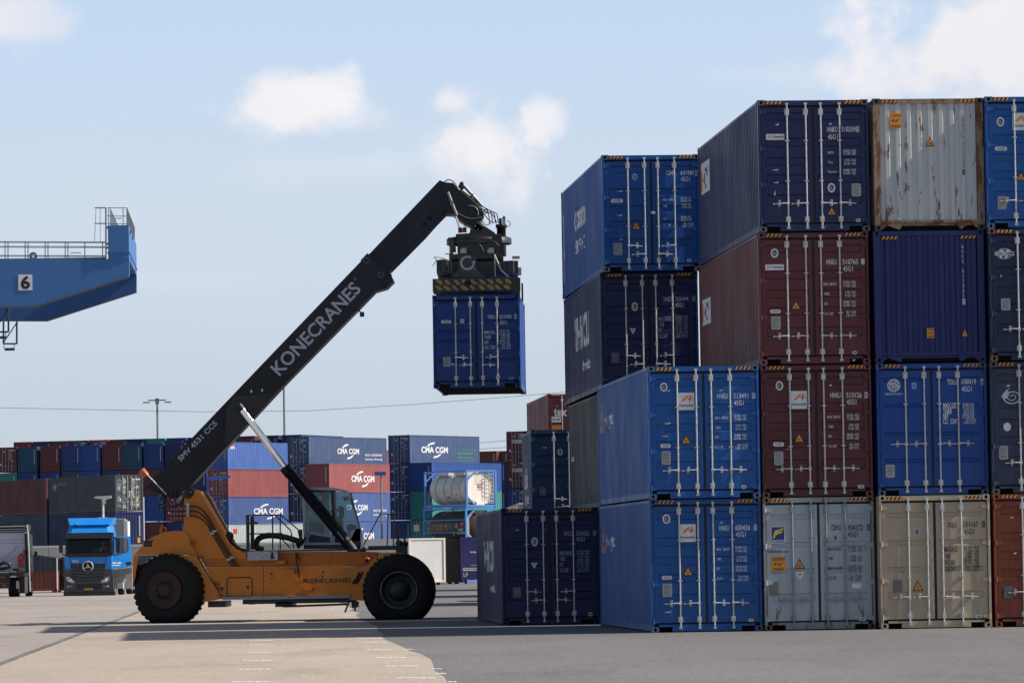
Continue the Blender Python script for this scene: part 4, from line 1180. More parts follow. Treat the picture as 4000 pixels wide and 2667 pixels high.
q = at(1387, 1089, BN); m.tube([(q.x + .035 * math.cos(t * .7), BN - .006, q.z + .035 * math.sin(t * .7)) for t in range(10)], .006, 4)
a, b = at(707.3, 1801.9, BN), at(850.8, 1655.2, BN)
ex = Vector((b.x - a.x, 0, b.z - a.z))
text_on(m, 'SMV 4531 CC5', (a.x, BN - .006, a.z), ex, nrm * .15, 0, .02)
sb(m, 'lettering', LOGO, boom)
# inner boom, head
IN, IF = 135.16, 136.04
inner = [at(*p, IN) for p in ((1420, 1016), (1441.6, 993), (1717.4, 703.9), (1736, 712), (1771, 715), (1790, 740), (1744.5, 834.7), (1732, 843), (1660, 925.6), (1520.4, 1065.6), (1500, 1085))]
m = MB(); m.prism([(p.x, p.z) for p in inner], IN, IF)
ib = sb(m, 'inner_boom', BOOM)
m = MB()
grease = [at(*p, IN) for p in ((1520, 985), (1580, 930), (1640, 835), (1600, 845), (1500, 960))]
m.flat([(p.x, IN - .004, p.z) for p in grease])
sb(m, 'grease_patch', BOOM2, ib)
m = MB(); a, b = at(1528, 1056, IN), at(1742, 838, IN)
m.tube([(a.x, IN - .02, a.z), (b.x, IN - .02, b.z)], .05, 10)
for (x, y) in ((1658, 876), (1678, 852)):
    q = at(x, y, IN); m.flat(poly_ell(q.x, q.z, .07, .07, IN - .003, 18), 1)
sb(m, 'boom_rail', (plain('bright edge steel', (.05, .055, .065), .3, .5), DARK), ib)
ZH = zoomer(1660, 680, 3.135, YC)
HN, HF = 135.0, 136.2
head = [(232, 100), (350, 110), (405, 185), (470, 205), (560, 275), (640, 348), (700, 430), (722, 500), (690, 545), (700, 600), (722, 650), (700, 690), (655, 705), (610, 690), (560, 640), (480, 600), (400, 545), (345, 490), (300, 486), (262, 486), (240, 400), (225, 180)]
m = MB(); m.prism(XZ(ZH, head, HN), HN, HF)
hp = sb(m, 'boom_head', BOOM)
m = MB()
q = ZH(655, 640, HN)
m.lathe([(0, -.05), (.13, -.05), (.14, -.03), (.14, .02)], (q.x, HN, q.z), 'y', 26, 0)
for t in (.1, 1.7, 3.2, 4.6):
    m.lathe([(0, -.02), (.014, -.02), (.014, 0)], (q.x + .09 * math.cos(t), HN - .05, q.z + .09 * math.sin(t)), 'y', 6, 1)
m.tube([(ZH(655, 640, HN).x + .15 * math.cos(t), HN - .01, q.z + .15 * math.sin(t)) for t in [-.9 + .22 * i for i in range(11)]], .012, 6, 1)
c = ZH(560, 480, HN)
for rr_, w, a0, a1, mi in ((.22, .018, -.25, 1.9, 1), (.29, .014, .1, 1.6, 0)):
    m.tube([(c.x + rr_ * math.cos(a0 + (a1 - a0) * i / 12), HN - .012, c.z + rr_ * math.sin(a0 + (a1 - a0) * i / 12)) for i in range(13)], w, 6, mi)
sb(m, 'pivot_pin', (PLASTIC_B, plain('rubbed steel', (.3, .31, .32), .4, .7)), hp)
m = MB()
for y0 in (HN - .08, HF - .02):
    m.tube([(ZH(282, 225, HN).x, y0, ZH(282, 225, HN).z), (ZH(390, 510, HN).x, y0, ZH(390, 510, HN).z)], .042, 10, 1)
    m.tube([(ZH(382, 520, HN).x, y0, ZH(382, 520, HN).z), (ZH(432, 668, HN).x, y0, ZH(432, 668, HN).z)], .028, 8, 2)
    m.box(ZH(305, 0, HN).x, ZH(345, 0, HN).x, y0 - .06, y0 + .04, ZH(0, 390, HN).z, ZH(0, 335, HN).z, 1)
m.tube([(ZH(480, 140, HN).x, HN + .2, ZH(480, 140, HN).z), (ZH(700, 385, HN).x, HN + .2, ZH(700, 385, HN).z)], .05, 10, 1)
m.prism(XZ(ZH, [(405, 150), (430, 95), (455, 88), (470, 100), (480, 160), (450, 200)], HN), HN + .12, HN + .35, 0)
m.box(ZH(548, 0, HN).x, ZH(590, 0, HN).x, HN + .1, HN + .3, ZH(0, 290, HN).z, ZH(0, 245, HN).z, 1)
sb(m, 'damping_cylinder', (PLASTIC_B, plain('dusty steel tube', (.23, .23, .22), .45, .5), CHROME), hp)
# lift cylinders
for k, yy in enumerate((134.62, 136.58)):
    dx = 0 if k == 0 else .16
    A, B_, D_ = at(944, 1598, yy), at(1122, 1835, yy), at(1396, 2170, yy)
    A.x += dx * 0; m = MB()
    dirv = (D_ - A).normalized()
    m.tube([A, B_], .098, 20)
    rod = sb(m, 'cylinder_rod', CHROME)
    m = MB()
    m.tube([B_ - dirv * .12, B_ + dirv * .16, B_ + dirv * .161, D_ - dirv * .25, D_], [.172, .172, .152, .152, .12], 22)
    m.tube([A - dirv * .14, A + dirv * .03], .11, 16)
    cyl = sb(m, 'lift_cylinder', BOOM)
    if k == 0:
        m = MB()
        for (x, y) in ((1318, 2075), (1330, 2090), (1380, 2140), (1398, 2152), (1376, 2172), (1390, 2184)):
            q = at(x, y, yy - .17); m.beam(q, q + Vector((.09, 0, -.13)), .018, .018)
        sb(m, 'hose_clamp', STEEL, cyl)
m = MB()
q0, q1 = at(1384, 2130, 134.5), at(1426, 2205, 134.5)
m.prism(XZ(Z1, [(1590, 590), (1640, 540), (1660, 512), (1678, 520), (1676, 600), (1665, 640), (1630, 625), (1600, 620)], 134.3), 134.28, 134.9)
sb(m, 'cylinder_foot', PLASTIC_B)

# hoses
def hose(pts, r=.022, name='hose', mat=None, par=ST, n=5):
    P_ = [Vector(p) for p in pts]
    out = []
    for i in range(len(P_) - 1):
        p0, p1, p2, p3 = P_[max(i - 1, 0)], P_[i], P_[i + 1], P_[min(i + 2, len(P_) - 1)]
        for k in range(n):
            t = k / n
            out.append(.5 * ((2 * p1) + (p2 - p0) * t + (2 * p0 - 5 * p1 + 4 * p2 - p3) * t * t + (3 * p1 - p0 - 3 * p2 + p3) * t ** 3))
    out.append(P_[-1])
    mb = MB(); mb.tube(out, r, 7)
    return sb(mb, name, mat or plain('black hose', (.012, .012, .013), .5), par)
for k, dy in enumerate((0, 34, 68)):
    hose([Z1(230, 150 + dy * .4, 133.96), Z1(222, 200 + dy * .6, 134.2), Z1(270, 232 + dy * .85, 133.96), Z1(380, 228 + dy, 133.96), Z1(465, 228 + dy, 133.96), Z1(520, 252 + dy, 133.96), Z1(570, 310 + dy * .85, 133.96), Z1(622 - 19 * k, 405, 133.96), Z1(684 - 19 * k, 505, 133.96), Z1(738 - 20 * k, 597, 133.96), Z1(785 - 22 * k, 655, 133.94)], .021)
for k in range(4):
    a = 250 + 30 * k
    hose([Z1(a, 140 - 6 * k, 134.9), Z1(a - 10, 190, 134.7), Z1(a + 40, 235, 134.5), Z1(392, 205 - 20 * k, 134.2)], .02)
m = MB()
a, b = Z1(414, 208, YN), Z1(434, 305, YN); m.box(a.x, b.x, 133.90, 134.04, b.z, a.z)
for (x, y) in ((615, 405), (598, 420), (735, 590), (715, 605)):
    q = Z1(x, y, YN); m.box(q.x - .07, q.x + .05, 133.90, 134.04, q.z - .03, q.z + .03)
sb(m, 'hose_clamp', GALV, column)
for k in range(2):
    hose([at(1388 + 14 * k, 2184, 134.4), at(1402 + 12 * k, 2215, 134.2), at(1400 + 12 * k, 2245, 133.96), at(1378 + 12 * k, 2278, 133.96)], .035)
hose([Z1(1185, 556, 133.95), Z1(1192, 620, 133.9), Z1(1205, 690, 133.9), Z1(1212, 745, 133.9)], .022)
hose([Z1(1198, 556, 133.95), Z1(1203, 590, 133.92), Z1(1216, 608, 133.95)], .02)
hose([Z1(700, 430, 134.3), Z1(722, 470, 134.3), Z1(750, 505, 134.3), Z1(800, 536, 134.3), Z1(860, 545, 134.3)], .05)
m = MB(); q = Z1(716, 440, 134.3); m.lathe([(0, -.1), (.1, -.1), (.13, -.04), (.13, .06), (.08, .1)], (q.x, 134.2, q.z), 'y', 16); sb(m, 'hose_drum', PLASTIC_B, column)
for k in range(7):
    a, b = ZH(600 + 22 * k, 330 + 25 * k, HN), ZH(790 + 18 * k, 600, HN + .2)
    mid = ZH(700 + 24 * k, 640 - 30 * k, HN + .05) if k % 2 else ZH(760 + 18 * k, 440 + 6 * k, HN + .1)
    hose([a, mid, b], .014, par=hp)
hose([ZH(235, 100, HN), ZH(290, 70, HN), ZH(360, 105, HN), ZH(410, 190, HN), ZH(470, 230, HN), ZH(640, 380, HN), ZH(760, 470, HN)], .016, par=hp)
hose([ZH(375, 445, HN), ZH(440, 500, HN - .1), ZH(560, 545, HN - .1), ZH(690, 530, HN - .05)], .012, mat=plain('worn hose', (.12, .12, .11), .6), par=hp)

# beacon on its stalk
m = MB()
m.tube([at(650, 1930, 134.95), at(574, 1852, 134.95)], .018, 8)
bs = sb(m, 'beacon_stalk', STEEL)
m = MB(); q = at(562, 1846, 134.95); dq = Vector((-.6, 0, .8))
m.tube([q - dq * .11, q + dq * .08, q + dq * .12], [.095, .095, .07], 16)
sb(m, 'beacon', plain('orange beacon lens', (.55, .09, .03), .35), bs)

# deck, cab, rails
m = MB(); a, b = Z1(800, 552, YN), Z1(1900, 530, YN)
m.box(a.x, b.x, YN + .02, YF - .02, a.z, b.z + .02)
m.box(Z1(1690, 0, YN).x, Z1(1945, 0, YN).x, YN - .05, YN + .6, Z1(0, 556, YN).z, Z1(0, 536, YN).z)
deck = sb(m, 'deck', PLASTIC_B)
ZC = zoomer(900, 1860, 3.9196, YC)
CN, CFY = 134.85, 136.35
def cabprism(mb, pts, y0, y1, mi=0):
    mb.prism(XZ(ZC, pts, CN), y0, y1, mi)
m = MB()
cabprism(m, [(985, 170), (1200, 165), (1520, 168), (1640, 180), (1760, 210), (1850, 245), (1845, 258), (1740, 232), (1600, 212), (1200, 205), (1080, 250), (990, 240)], CN - .04, CFY + .04)
cab = sb(m, 'cab', CABG)
m = MB()                                           # pillars and lower panels
cabprism(m, [(1095, 200), (1150, 200), (1150, 1048), (1120, 1048)], CN, CFY, 0)
for y0 in (CN, CFY - .06):
    for q in ([(1150, 205), (1580, 212), (1580, 240), (1150, 236)], [(1532, 236), (1580, 236), (1600, 640), (1600, 905), (1555, 905), (1555, 640)]):
        cabprism(m, q, y0, y0 + .06, 1)
    cabprism(m, [(1795, 245), (1825, 240), (1965, 770), (1945, 780)], y0, y0 + .06, 0)
    cabprism(m, [(1160, 830), (1560, 905), (1560, 1048), (1150, 1048)], y0, y0 + .06, 0)
    cabprism(m, [(1565, 905), (1690, 940), (1700, 1045), (1565, 1045)], y0, y0 + .06, 0)
    cabprism(m, [(1700, 905), (1945, 782), (1985, 790), (1990, 985), (1780, 985)], y0, y0 + .06, 0)
cabprism(m, [(1920, 800), (1985, 790), (2000, 1060), (1960, 1070), (1830, 985)], CN, CFY, 1)
cabprism(m, [(1120, 1046), (1990, 1046), (1990, 1110), (1120, 1110)], CN + .05, CFY - .05, 1)
sb(m, 'cab_frame', (CABG, CABD), cab)
m = MB()
for q in ([(1195, 1010), (1195, 940), (1240, 885), (1530, 935), (1530, 1010)], [(1598, 930), (1690, 950), (1690, 1010), (1598, 1010)]):
    cabprism(m, q, CN - .006, CN, 0)
a, b = ZC(1130, 925, CN), ZC(1165, 975, CN); m.box(a.x, b.x, CN - .03, CN, b.z, a.z, 1)
q = ZC(1198, 873, CN)
m.tube([(q.x + .045 * math.cos(t), CN - .006, q.z + .045 * math.sin(t)) for t in [.9 + .4 * i for i in range(13)]], .012, 5, 2)
sb(m, 'door_panel', (CABD, BLACKM, plain('red ring', (.4, .02, .03), .5)), cab)
m = MB()
for y0 in (CN + .02, CFY - .04):
    cabprism(m, [(1150, 238), (1535, 240), (1555, 640), (1555, 903), (1160, 832)], y0, y0 + .012)
    cabprism(m, [(1580, 240), (1800, 250), (1945, 780), (1700, 905), (1600, 905)], y0, y0 + .012)
a, b, c_, d_ = ZC(1812, 250, CN), ZC(1955, 775, CN), ZC(1955, 775, CN), ZC(1812, 250, CN)
m.add([(a.x, CN + .06, a.z), (b.x, CN + .06, b.z), (b.x, CFY - .06, b.z), (a.x, CFY - .06, a.z)], [(0, 1, 2, 3)])
sb(m, 'cab_window', GLS, cab)
m = MB(); a = ZC(1700, 305, CN); b = ZC(1800, 375, CN)
m.prism(XZ(ZC, [(1700, 310), (1800, 305), (1795, 355), (1770, 375), (1730, 368)], CN), CN + .5, CN + .56)
m.beam((ZC(1790, 330, CN).x, CN + .53, ZC(1790, 330, CN).z), (ZC(1815, 290, CN).x, CN + .3, ZC(1815, 290, CN).z), .02, .02)
sb(m, 'mirror', PLASTIC_B, cab)
m = MB(); m.tube([ZC(1830, 330, CN - .02), ZC(1905, 520, CN - .05), ZC(1965, 700, CN - .04), ZC(2020, 960, CN)], .012, 6)
m.tube([ZC(1840, 300, CN + .7), ZC(1955, 650, CN + .7)], .014, 6)
sb(m, 'wiper', PLASTIC_B, cab)
m = MB(); m.prism(XZ(ZC, [(1195, 680), (1400, 720), (1420, 1040), (1195, 1040)], CN), CN + .35, CFY - .35)
m.prism(XZ(ZC, [(1560, 640), (1660, 700), (1700, 1040), (1560, 1040)], CN), CN + .2, CFY - .5)
m.prism(XZ(ZC, [(1655, 455), (1690, 440), (1730, 490), (1735, 550), (1720, 640), (1655, 640)], CN), CN + .3, CN + .5)
m.prism(XZ(ZC, [(1760, 760), (1830, 720), (1900, 740), (1935, 800), (1800, 860)], CN), CN + .3, CFY - .3)
sb(m, 'driver_seat', plain('dark seat fabric', (.02, .022, .025), .8), cab)

def railing(name, segs, r=.018, par=ST, mat=PLASTIC_B):
    mb = MB()
    for s_ in segs:
        mb.tube(s_, r, 8)
    return sb(mb, name, mat, par)
zy = lambda x, y, Y=YN + .05: Z1(x, y, Y)
railing('railing', [[zy(846, 540), zy(846, 292), zy(1080, 290), zy(1202, 392), zy(1216, 470)], [zy(885, 535), zy(885, 292)], [zy(1022, 535), zy(1022, 292)], [zy(1076, 535), zy(1076, 290)],
    [zy(846, 424), zy(1085, 420), zy(1110, 448)], [zy(1040, 292), zy(1150, 400), zy(1172, 525)], [zy(1050, 424), zy(1150, 525)], [zy(846, 292), Z1(846, 292, YF - .3)], [Z1(870, 530, YF - .3), Z1(870, 300, YF - .3)]], .019)
m = MB(); a, b = zy(838, 600), zy(858, 290); m.box(a.x, b.x, YN, YN + .06, a.z, b.z)
a, b = zy(868, 535), zy(886, 300); m.box(a.x, b.x, YN + .3, YN + .36, a.z, b.z)
m.prism(XZ(Z1, [(850, 345), (880, 335), (915, 340), (922, 348), (915, 356), (850, 352)], YN), YN - .02, YN + .1)
sb(m, 'rail_post', PLASTIC_B)
hose([Z1(1240, 490, 134.5), Z1(1190, 470, 134.5), Z1(1100, 445, 134.5), Z1(1000, 435, 134.5), Z1(935, 450, 134.5), Z1(905, 490, 134.5), Z1(918, 525, 134.5), Z1(960, 535, 134.5)], .085)
hose([Z1(1240, 470, 134.4), Z1(1200, 485, 134.45), Z1(1210, 520, 134.5)], .06)
m = MB(); a, b = zy(1207, 470), zy(1228, 392); m.box(a.x, b.x, YN + .2, YN + .5, a.z, b.z)
sb(m, 'exhaust_box', PLASTIC_B)
railing('railing', [[Z1(1665, 505, YN + .1), Z1(1780, 286, YN + .1), Z1(1890, 288, YN + .1)], [Z1(1875, 530, YN + .1), Z1(1880, 288, YN + .1)], [Z1(1832, 525, YN + .1), Z1(1838, 286, YN + .1)], [Z1(1780, 286, YN + .1), Z1(1780, 286, YN + .9), Z1(1665, 505, YN + .9)]], .018)
m = MB()
for (x, y0) in ((1917, 490), (1957, 495)):
    q = Z1(x, y0, YN)
    m.lathe([(0, -.06), (.085, -.06), (.095, -.03), (.08, .08), (0, .1)], (q.x, YN + .02 + (.3 if x > 1930 else 0), q.z), 'y', 16)
    m.box(q.x - .1, q.x + .07, YN - .02, YN + .3, q.z - .33, q.z - .08)
m.beam(Z1(1945, 562, YN - .1), Z1(1990, 572, YN - .1), .3, .03)
m.beam(Z1(1900, 470, YN), Z1(1880, 520, YN), .02, .02)
sb(m, 'headlamp', PLASTIC_B)
for (x, y0, y1, w) in ((1905, 355, 480, .085), (1952, 380, 485, .03)):
    m = MB(); a, b = Z1(x, y0, YN), Z1(x + 6, y1, YN)
    m.prism([(a.x - w, a.z - .15), (a.x - w * .5, a.z), (a.x + w * .4, a.z - .05), (b.x + w * .6, (a.z + b.z) / 2 - .1), (b.x, b.z), (b.x - .04, b.z), (a.x - w * .6, (a.z + b.z) / 2)], YN, YN + .06)
    sb(m, 'wing_mirror', PLASTIC_B)
for (x0, y0, x1, y1) in ((848, 548, 1062, 608),):
    m = MB(); a, b = Z1(x0, y0, YN), Z1(x1, y1, YN)
    m.box(a.x, b.x, YN - .28, YN - .02, b.z, a.z, 0); m.box(a.x + .45 * (b.x - a.x), a.x + .46 * (b.x - a.x), YN - .284, YN - .28, b.z, a.z, 1)
    tb = sb(m, 'tool_box', (GALV, BLACKM))
    m = MB(); m.prism(XZ(Z1, [(1008, 600), (1036, 600), (1028, 550), (1016, 550)], YN), YN - .30, YN - .281)
    sb(m, 'latch', PLASTIC_B, tb)

# spreader
SPR = [PLASTIC_B, GALV, STEEL, plain('dark grey plate', (.026, .026, .032), .45), LOGO]
m = MB()
m.prism(XZ(ZH, [(545, 725), (560, 660), (610, 650), (655, 600), (700, 640), (735, 640), (850, 715), (870, 745), (375, 745), (385, 735)], 135.0), 134.95, 136.25)
a, b = ZH(378, 800, 135), ZH(985, 738, 135); m.box(a.x, b.x - .1, 134.75, 136.45, a.z, b.z)
m.lathe([(.93, 0), (.93, .16), (.85, .2)], ((a.x + b.x) / 2 - .05, 135.6, a.z - .12), 'z', 32)
rot = sb(m, 'rotator', PLASTIC_B)
m = MB()
q = ZH(935, 690, 135)
m.lathe([(.13, -.28), (.13, .1), (.16, .1), (.16, .2), (.1, .2), (0, .2)], (q.x, 135.4, q.z), 'z', 18, 0)
a, b = ZH(905, 620, 135), ZH(940, 535, 135); m.box(a.x, b.x, 135.2, 135.5, a.z, b.z, 0)
a, b = ZH(945, 625, 135), ZH(985, 530, 135); m.box(a.x, b.x, 135.1, 135.3, a.z, b.z, 1)
a, b = ZH(955, 545, 135), ZH(980, 512, 135); m.box(a.x, b.x, 135.1, 135.3, a.z, b.z, 0)
sb(m, 'hydraulic_motor', SPR, rot)
m = MB()
for (x, y) in ((430, 685), (488, 680)):
    a, b = ZH(x - 22, y + 35, 134.9), ZH(x + 22, y - 25, 134.9); m.box(a.x, b.x, 134.7, 134.95, a.z, b.z, 0)
q = ZH(462, 690, 134.7); m.box(q.x - .025, q.x + .025, 134.66, 134.7, q.z - .06, q.z + .06, 5)
q = ZH(488, 640, 134.7); m.beam(q, q + Vector((.02, 0, .1)), .04, .04, 0)
sb(m, 'valve_block', SPR + [plain('red valve', (.5, .03, .02), .4)], rot)
hose([ZH(1000, 575, 135), ZH(1040, 590, 135), ZH(1040, 630, 135), ZH(985, 650, 135)], .01, par=rot)
m = MB()
a, b = ZH(400, 985, 134.9), ZH(945, 800, 134.9); m.box(a.x, b.x, 134.5, 136.7, a.z, b.z)
a, b = ZH(300, 1060, 134.9), ZH(960, 985, 134.9); m.box(a.x, b.x, 134.2, 137.0, a.z, b.z)
frame = sb(m, 'spreader_body', PLASTIC_B)
m = MB()
for (x0, y0, x1, y1, yy) in ((300, 1060, 345, 785, 134.5), (935, 1010, 995, 860, 134.5), (330, 960, 380, 870, 134.3)):
    a, b = ZH(x0, y0, yy), ZH(x1, y1, yy); m.tube([((a.x + b.x) / 2, yy, a.z), ((a.x + b.x) / 2, yy, b.z)], (b.x - a.x) / 2, 14, 0)
a, b = ZH(283, 805, 134.5), ZH(345, 780, 134.5); m.box(a.x, b.x, 134.35, 134.65, a.z, b.z, 0)
for k in range(9):
    q = ZH(318, 900 + 20 * k, 134.4); m.lathe([(.04, -.02), (.05, 0), (.04, .02)], (q.x, 134.36, q.z), 'z', 10, 6)
for (x0, x1) in ((430, 508), (765, 845)):
    a, b = ZH(x0, 975, 134.3), ZH(x1, 925, 134.3); m.box(a.x, b.x, 134.2, 134.4, a.z, b.z, 1)
    for k in range(4):
        q = a.x + (b.x - a.x) * (.3 + .2 * k); m.box(q - .012, q + .012, 134.22, 134.36, b.z, b.z + .045, 1)
a, b = ZH(600, 838, 134.3), ZH(705, 825, 134.3); m.box(a.x, b.x, 134.3, 134.4, a.z, b.z, 1)
sb(m, 'hydraulics', SPR + [SPR[0], plain('brass spring', (.35, .24, .09), .4, .6)], frame)
hose([ZH(410, 880, 134.3), ZH(470, 835, 134.25), ZH(600, 828, 134.25), ZH(700, 835, 134.25), ZH(830, 822, 134.25), ZH(905, 880, 134.25)], .02, par=frame)
hose([ZH(645, 970, 134.2), ZH(650, 880, 134.15), ZH(680, 870, 134.15), ZH(720, 950, 134.2)], .012, mat=plain('worn hose', (.12, .12, .11), .6), par=frame)
hose([ZH(850, 990, 132.7), ZH(855, 1120, 132.6), ZH(858, 1255, 132.6)], .014, mat=plain('worn hose', (.12, .12, .11), .6), par=frame)
m = MB()
m.beam(ZH(850, 985, 132.8), ZH(930, 1165, 132.7), .03, .03, 2); m.beam(ZH(925, 1165, 132.7), ZH(1025, 1260, 132.65), .03, .03, 2)
sb(m, 'stay', SPR, frame)
# telescopic end beams and side beams
YE = 132.52
m = MB()
a, b = ZH(140, 1265, 134), ZH(1145, 1065, 134)
m.box(a.x + .12, b.x - .12, 134.0, 137.2, a.z, b.z)
for (x0, x1) in ((145, 325), (945, 1140)):
    p, q = ZH(x0, 1215, 133), ZH(x1, 1068, 133); m.box(p.x, q.x, 132.7, 138.3, p.z, q.z)
    m.tube([(p.x + .25, 132.68, q.z), (p.x + .25, 132.68, p.z)], .09, 12); m.tube([(q.x - .18, 132.68, q.z), (q.x - .18, 132.68, p.z)], .09, 12)
sb(m, 'spreader_beam', SPR)
m = MB()
m.prism(XZ(ZH, [(418, 993), (620, 993), (626, 1150), (650, 1180), (745, 1265), (310, 1265), (395, 1185), (415, 1150)], YE), YE + .02, YE + .1, 3)
ep = sb(m, 'emblem_plate', SPR)
m = MB(); q = ZH(520, 1088, YE)
A = [.62 + (2 * math.pi - .9) * i / 26 + .35 for i in range(27)]
ro, ri = .205, .145
vs = [(q.x + ro * math.cos(t), YE + .012, q.z + ro * math.sin(t)) for t in A] + [(q.x + ri * math.cos(t), YE + .012, q.z + ri * math.sin(t)) for t in A]
m.add(vs, [(i, i + 1, 28 + i, 27 + i) for i in range(26)])
t = A[-1]; m.flat([(q.x + .1 * math.cos(t), YE + .012, q.z + .1 * math.sin(t)), (q.x + .26 * math.cos(t), YE + .012, q.z + .26 * math.sin(t)), (q.x + .2 * math.cos(t + .25), YE + .012, q.z + .2 * math.sin(t + .25))])
m.flat(poly_ell(q.x + .2, q.z - .18, .02, .02, YE + .012, 10))
sb(m, 'emblem', plain('pale emblem', (.36, .36, .36), .5), ep)
m = MB()
a, b = ZH(95, 1440, YE), ZH(1168, 1266, YE)
m.box(a.x, b.x, YE, YE + .35, a.z, b.z, 0)
lo = ZH(95, 1470, YE)
for x in (a.x + .02, b.x - .2):
    m.box(x, x + .18, YE + .02, YE + .22, lo.z, a.z + .01, 0)
eb = sb(m, 'end_beam', SPR)
m = MB(); m.box(a.x, b.x, YE + 5.75, YE + 6.05, a.z, b.z, 0)
for x in (a.x + .02, b.x - .2):
    m.box(x, x + .18, YE + 5.77, YE + 5.97, lo.z, a.z + .01, 0)
sb(m, 'end_beam', SPR)
m = MB()
m = MB()
rnd = random.Random(5)
H_ = b.z - a.z; W_ = b.x - a.x
for row in (0, 1):
    z0 = a.z + H_ * (.06 if row == 0 else .52); hh = H_ * .40
    for k in range(10):
        x0 = a.x + W_ * (.03 + .098 * k) + (.0 if row else -.03)
        if row == 1 and k == 3.5:
            continue
        x_a, x_b, x_c, x_d = x0 + rnd.uniform(0, .02), x0 + .11 + rnd.uniform(-.03, .01), x0 + .25 + rnd.uniform(-.06, .0), x0 + .13
        if x_c > b.x - .03:
            continue
        n1, n2 = rnd.uniform(.3, .7), rnd.uniform(.3, .7)
        m.flat([(x_a, YE - .003, z0 + hh), (x_a + .03, YE - .003, z0 + hh * n1), (x_d, YE - .003, z0), (x_c, YE - .003, z0 + hh * rnd.uniform(0, .2)), (x_b + .08, YE - .003, z0 + hh * n2), (x_b, YE - .003, z0 + hh)], 0)
q = ZH(522, 1338, YE); m.flat(poly_ell(q.x, q.z, .11, .085, YE - .005, 8), 1)
sb(m, 'hazard_stripes', (paint('worn yellow stripe', (.27, .19, .055), .6, .7), DARK), eb)
m = MB()
a = ZH(1180, 1320, YE); m.box(a.x, a.x + .05, YE + .6, YE + 1.0, a.z - .5, a.z, 0)
a = ZH(1068, 1060, 134); b = ZH(1160, 1030, 134); m.box(a.x, b.x, 133, 133.3, a.z, b.z, 1)
a = ZH(1140, 1260, 134); b = ZH(1180, 1170, 134); m.box(a.x, b.x, 133, 133.3, a.z, b.z, 4)
sb(m, 'side_guide', SPR, eb)
hose([ZH(250, 975, 133.5), ZH(330, 985, 133.4), ZH(410, 980, 133.6)], .014, par=frame)
hose([ZH(95, 1125, 132.9), ZH(140, 1050, 132.9), ZH(110, 1020, 132.9), ZH(200, 1025, 133), ZH(290, 1055, 133.1)], .01, par=frame)
hose([ZH(140, 1065, 132.9), ZH(220, 1050, 132.9), ZH(300, 1060, 133)], .02, par=frame)

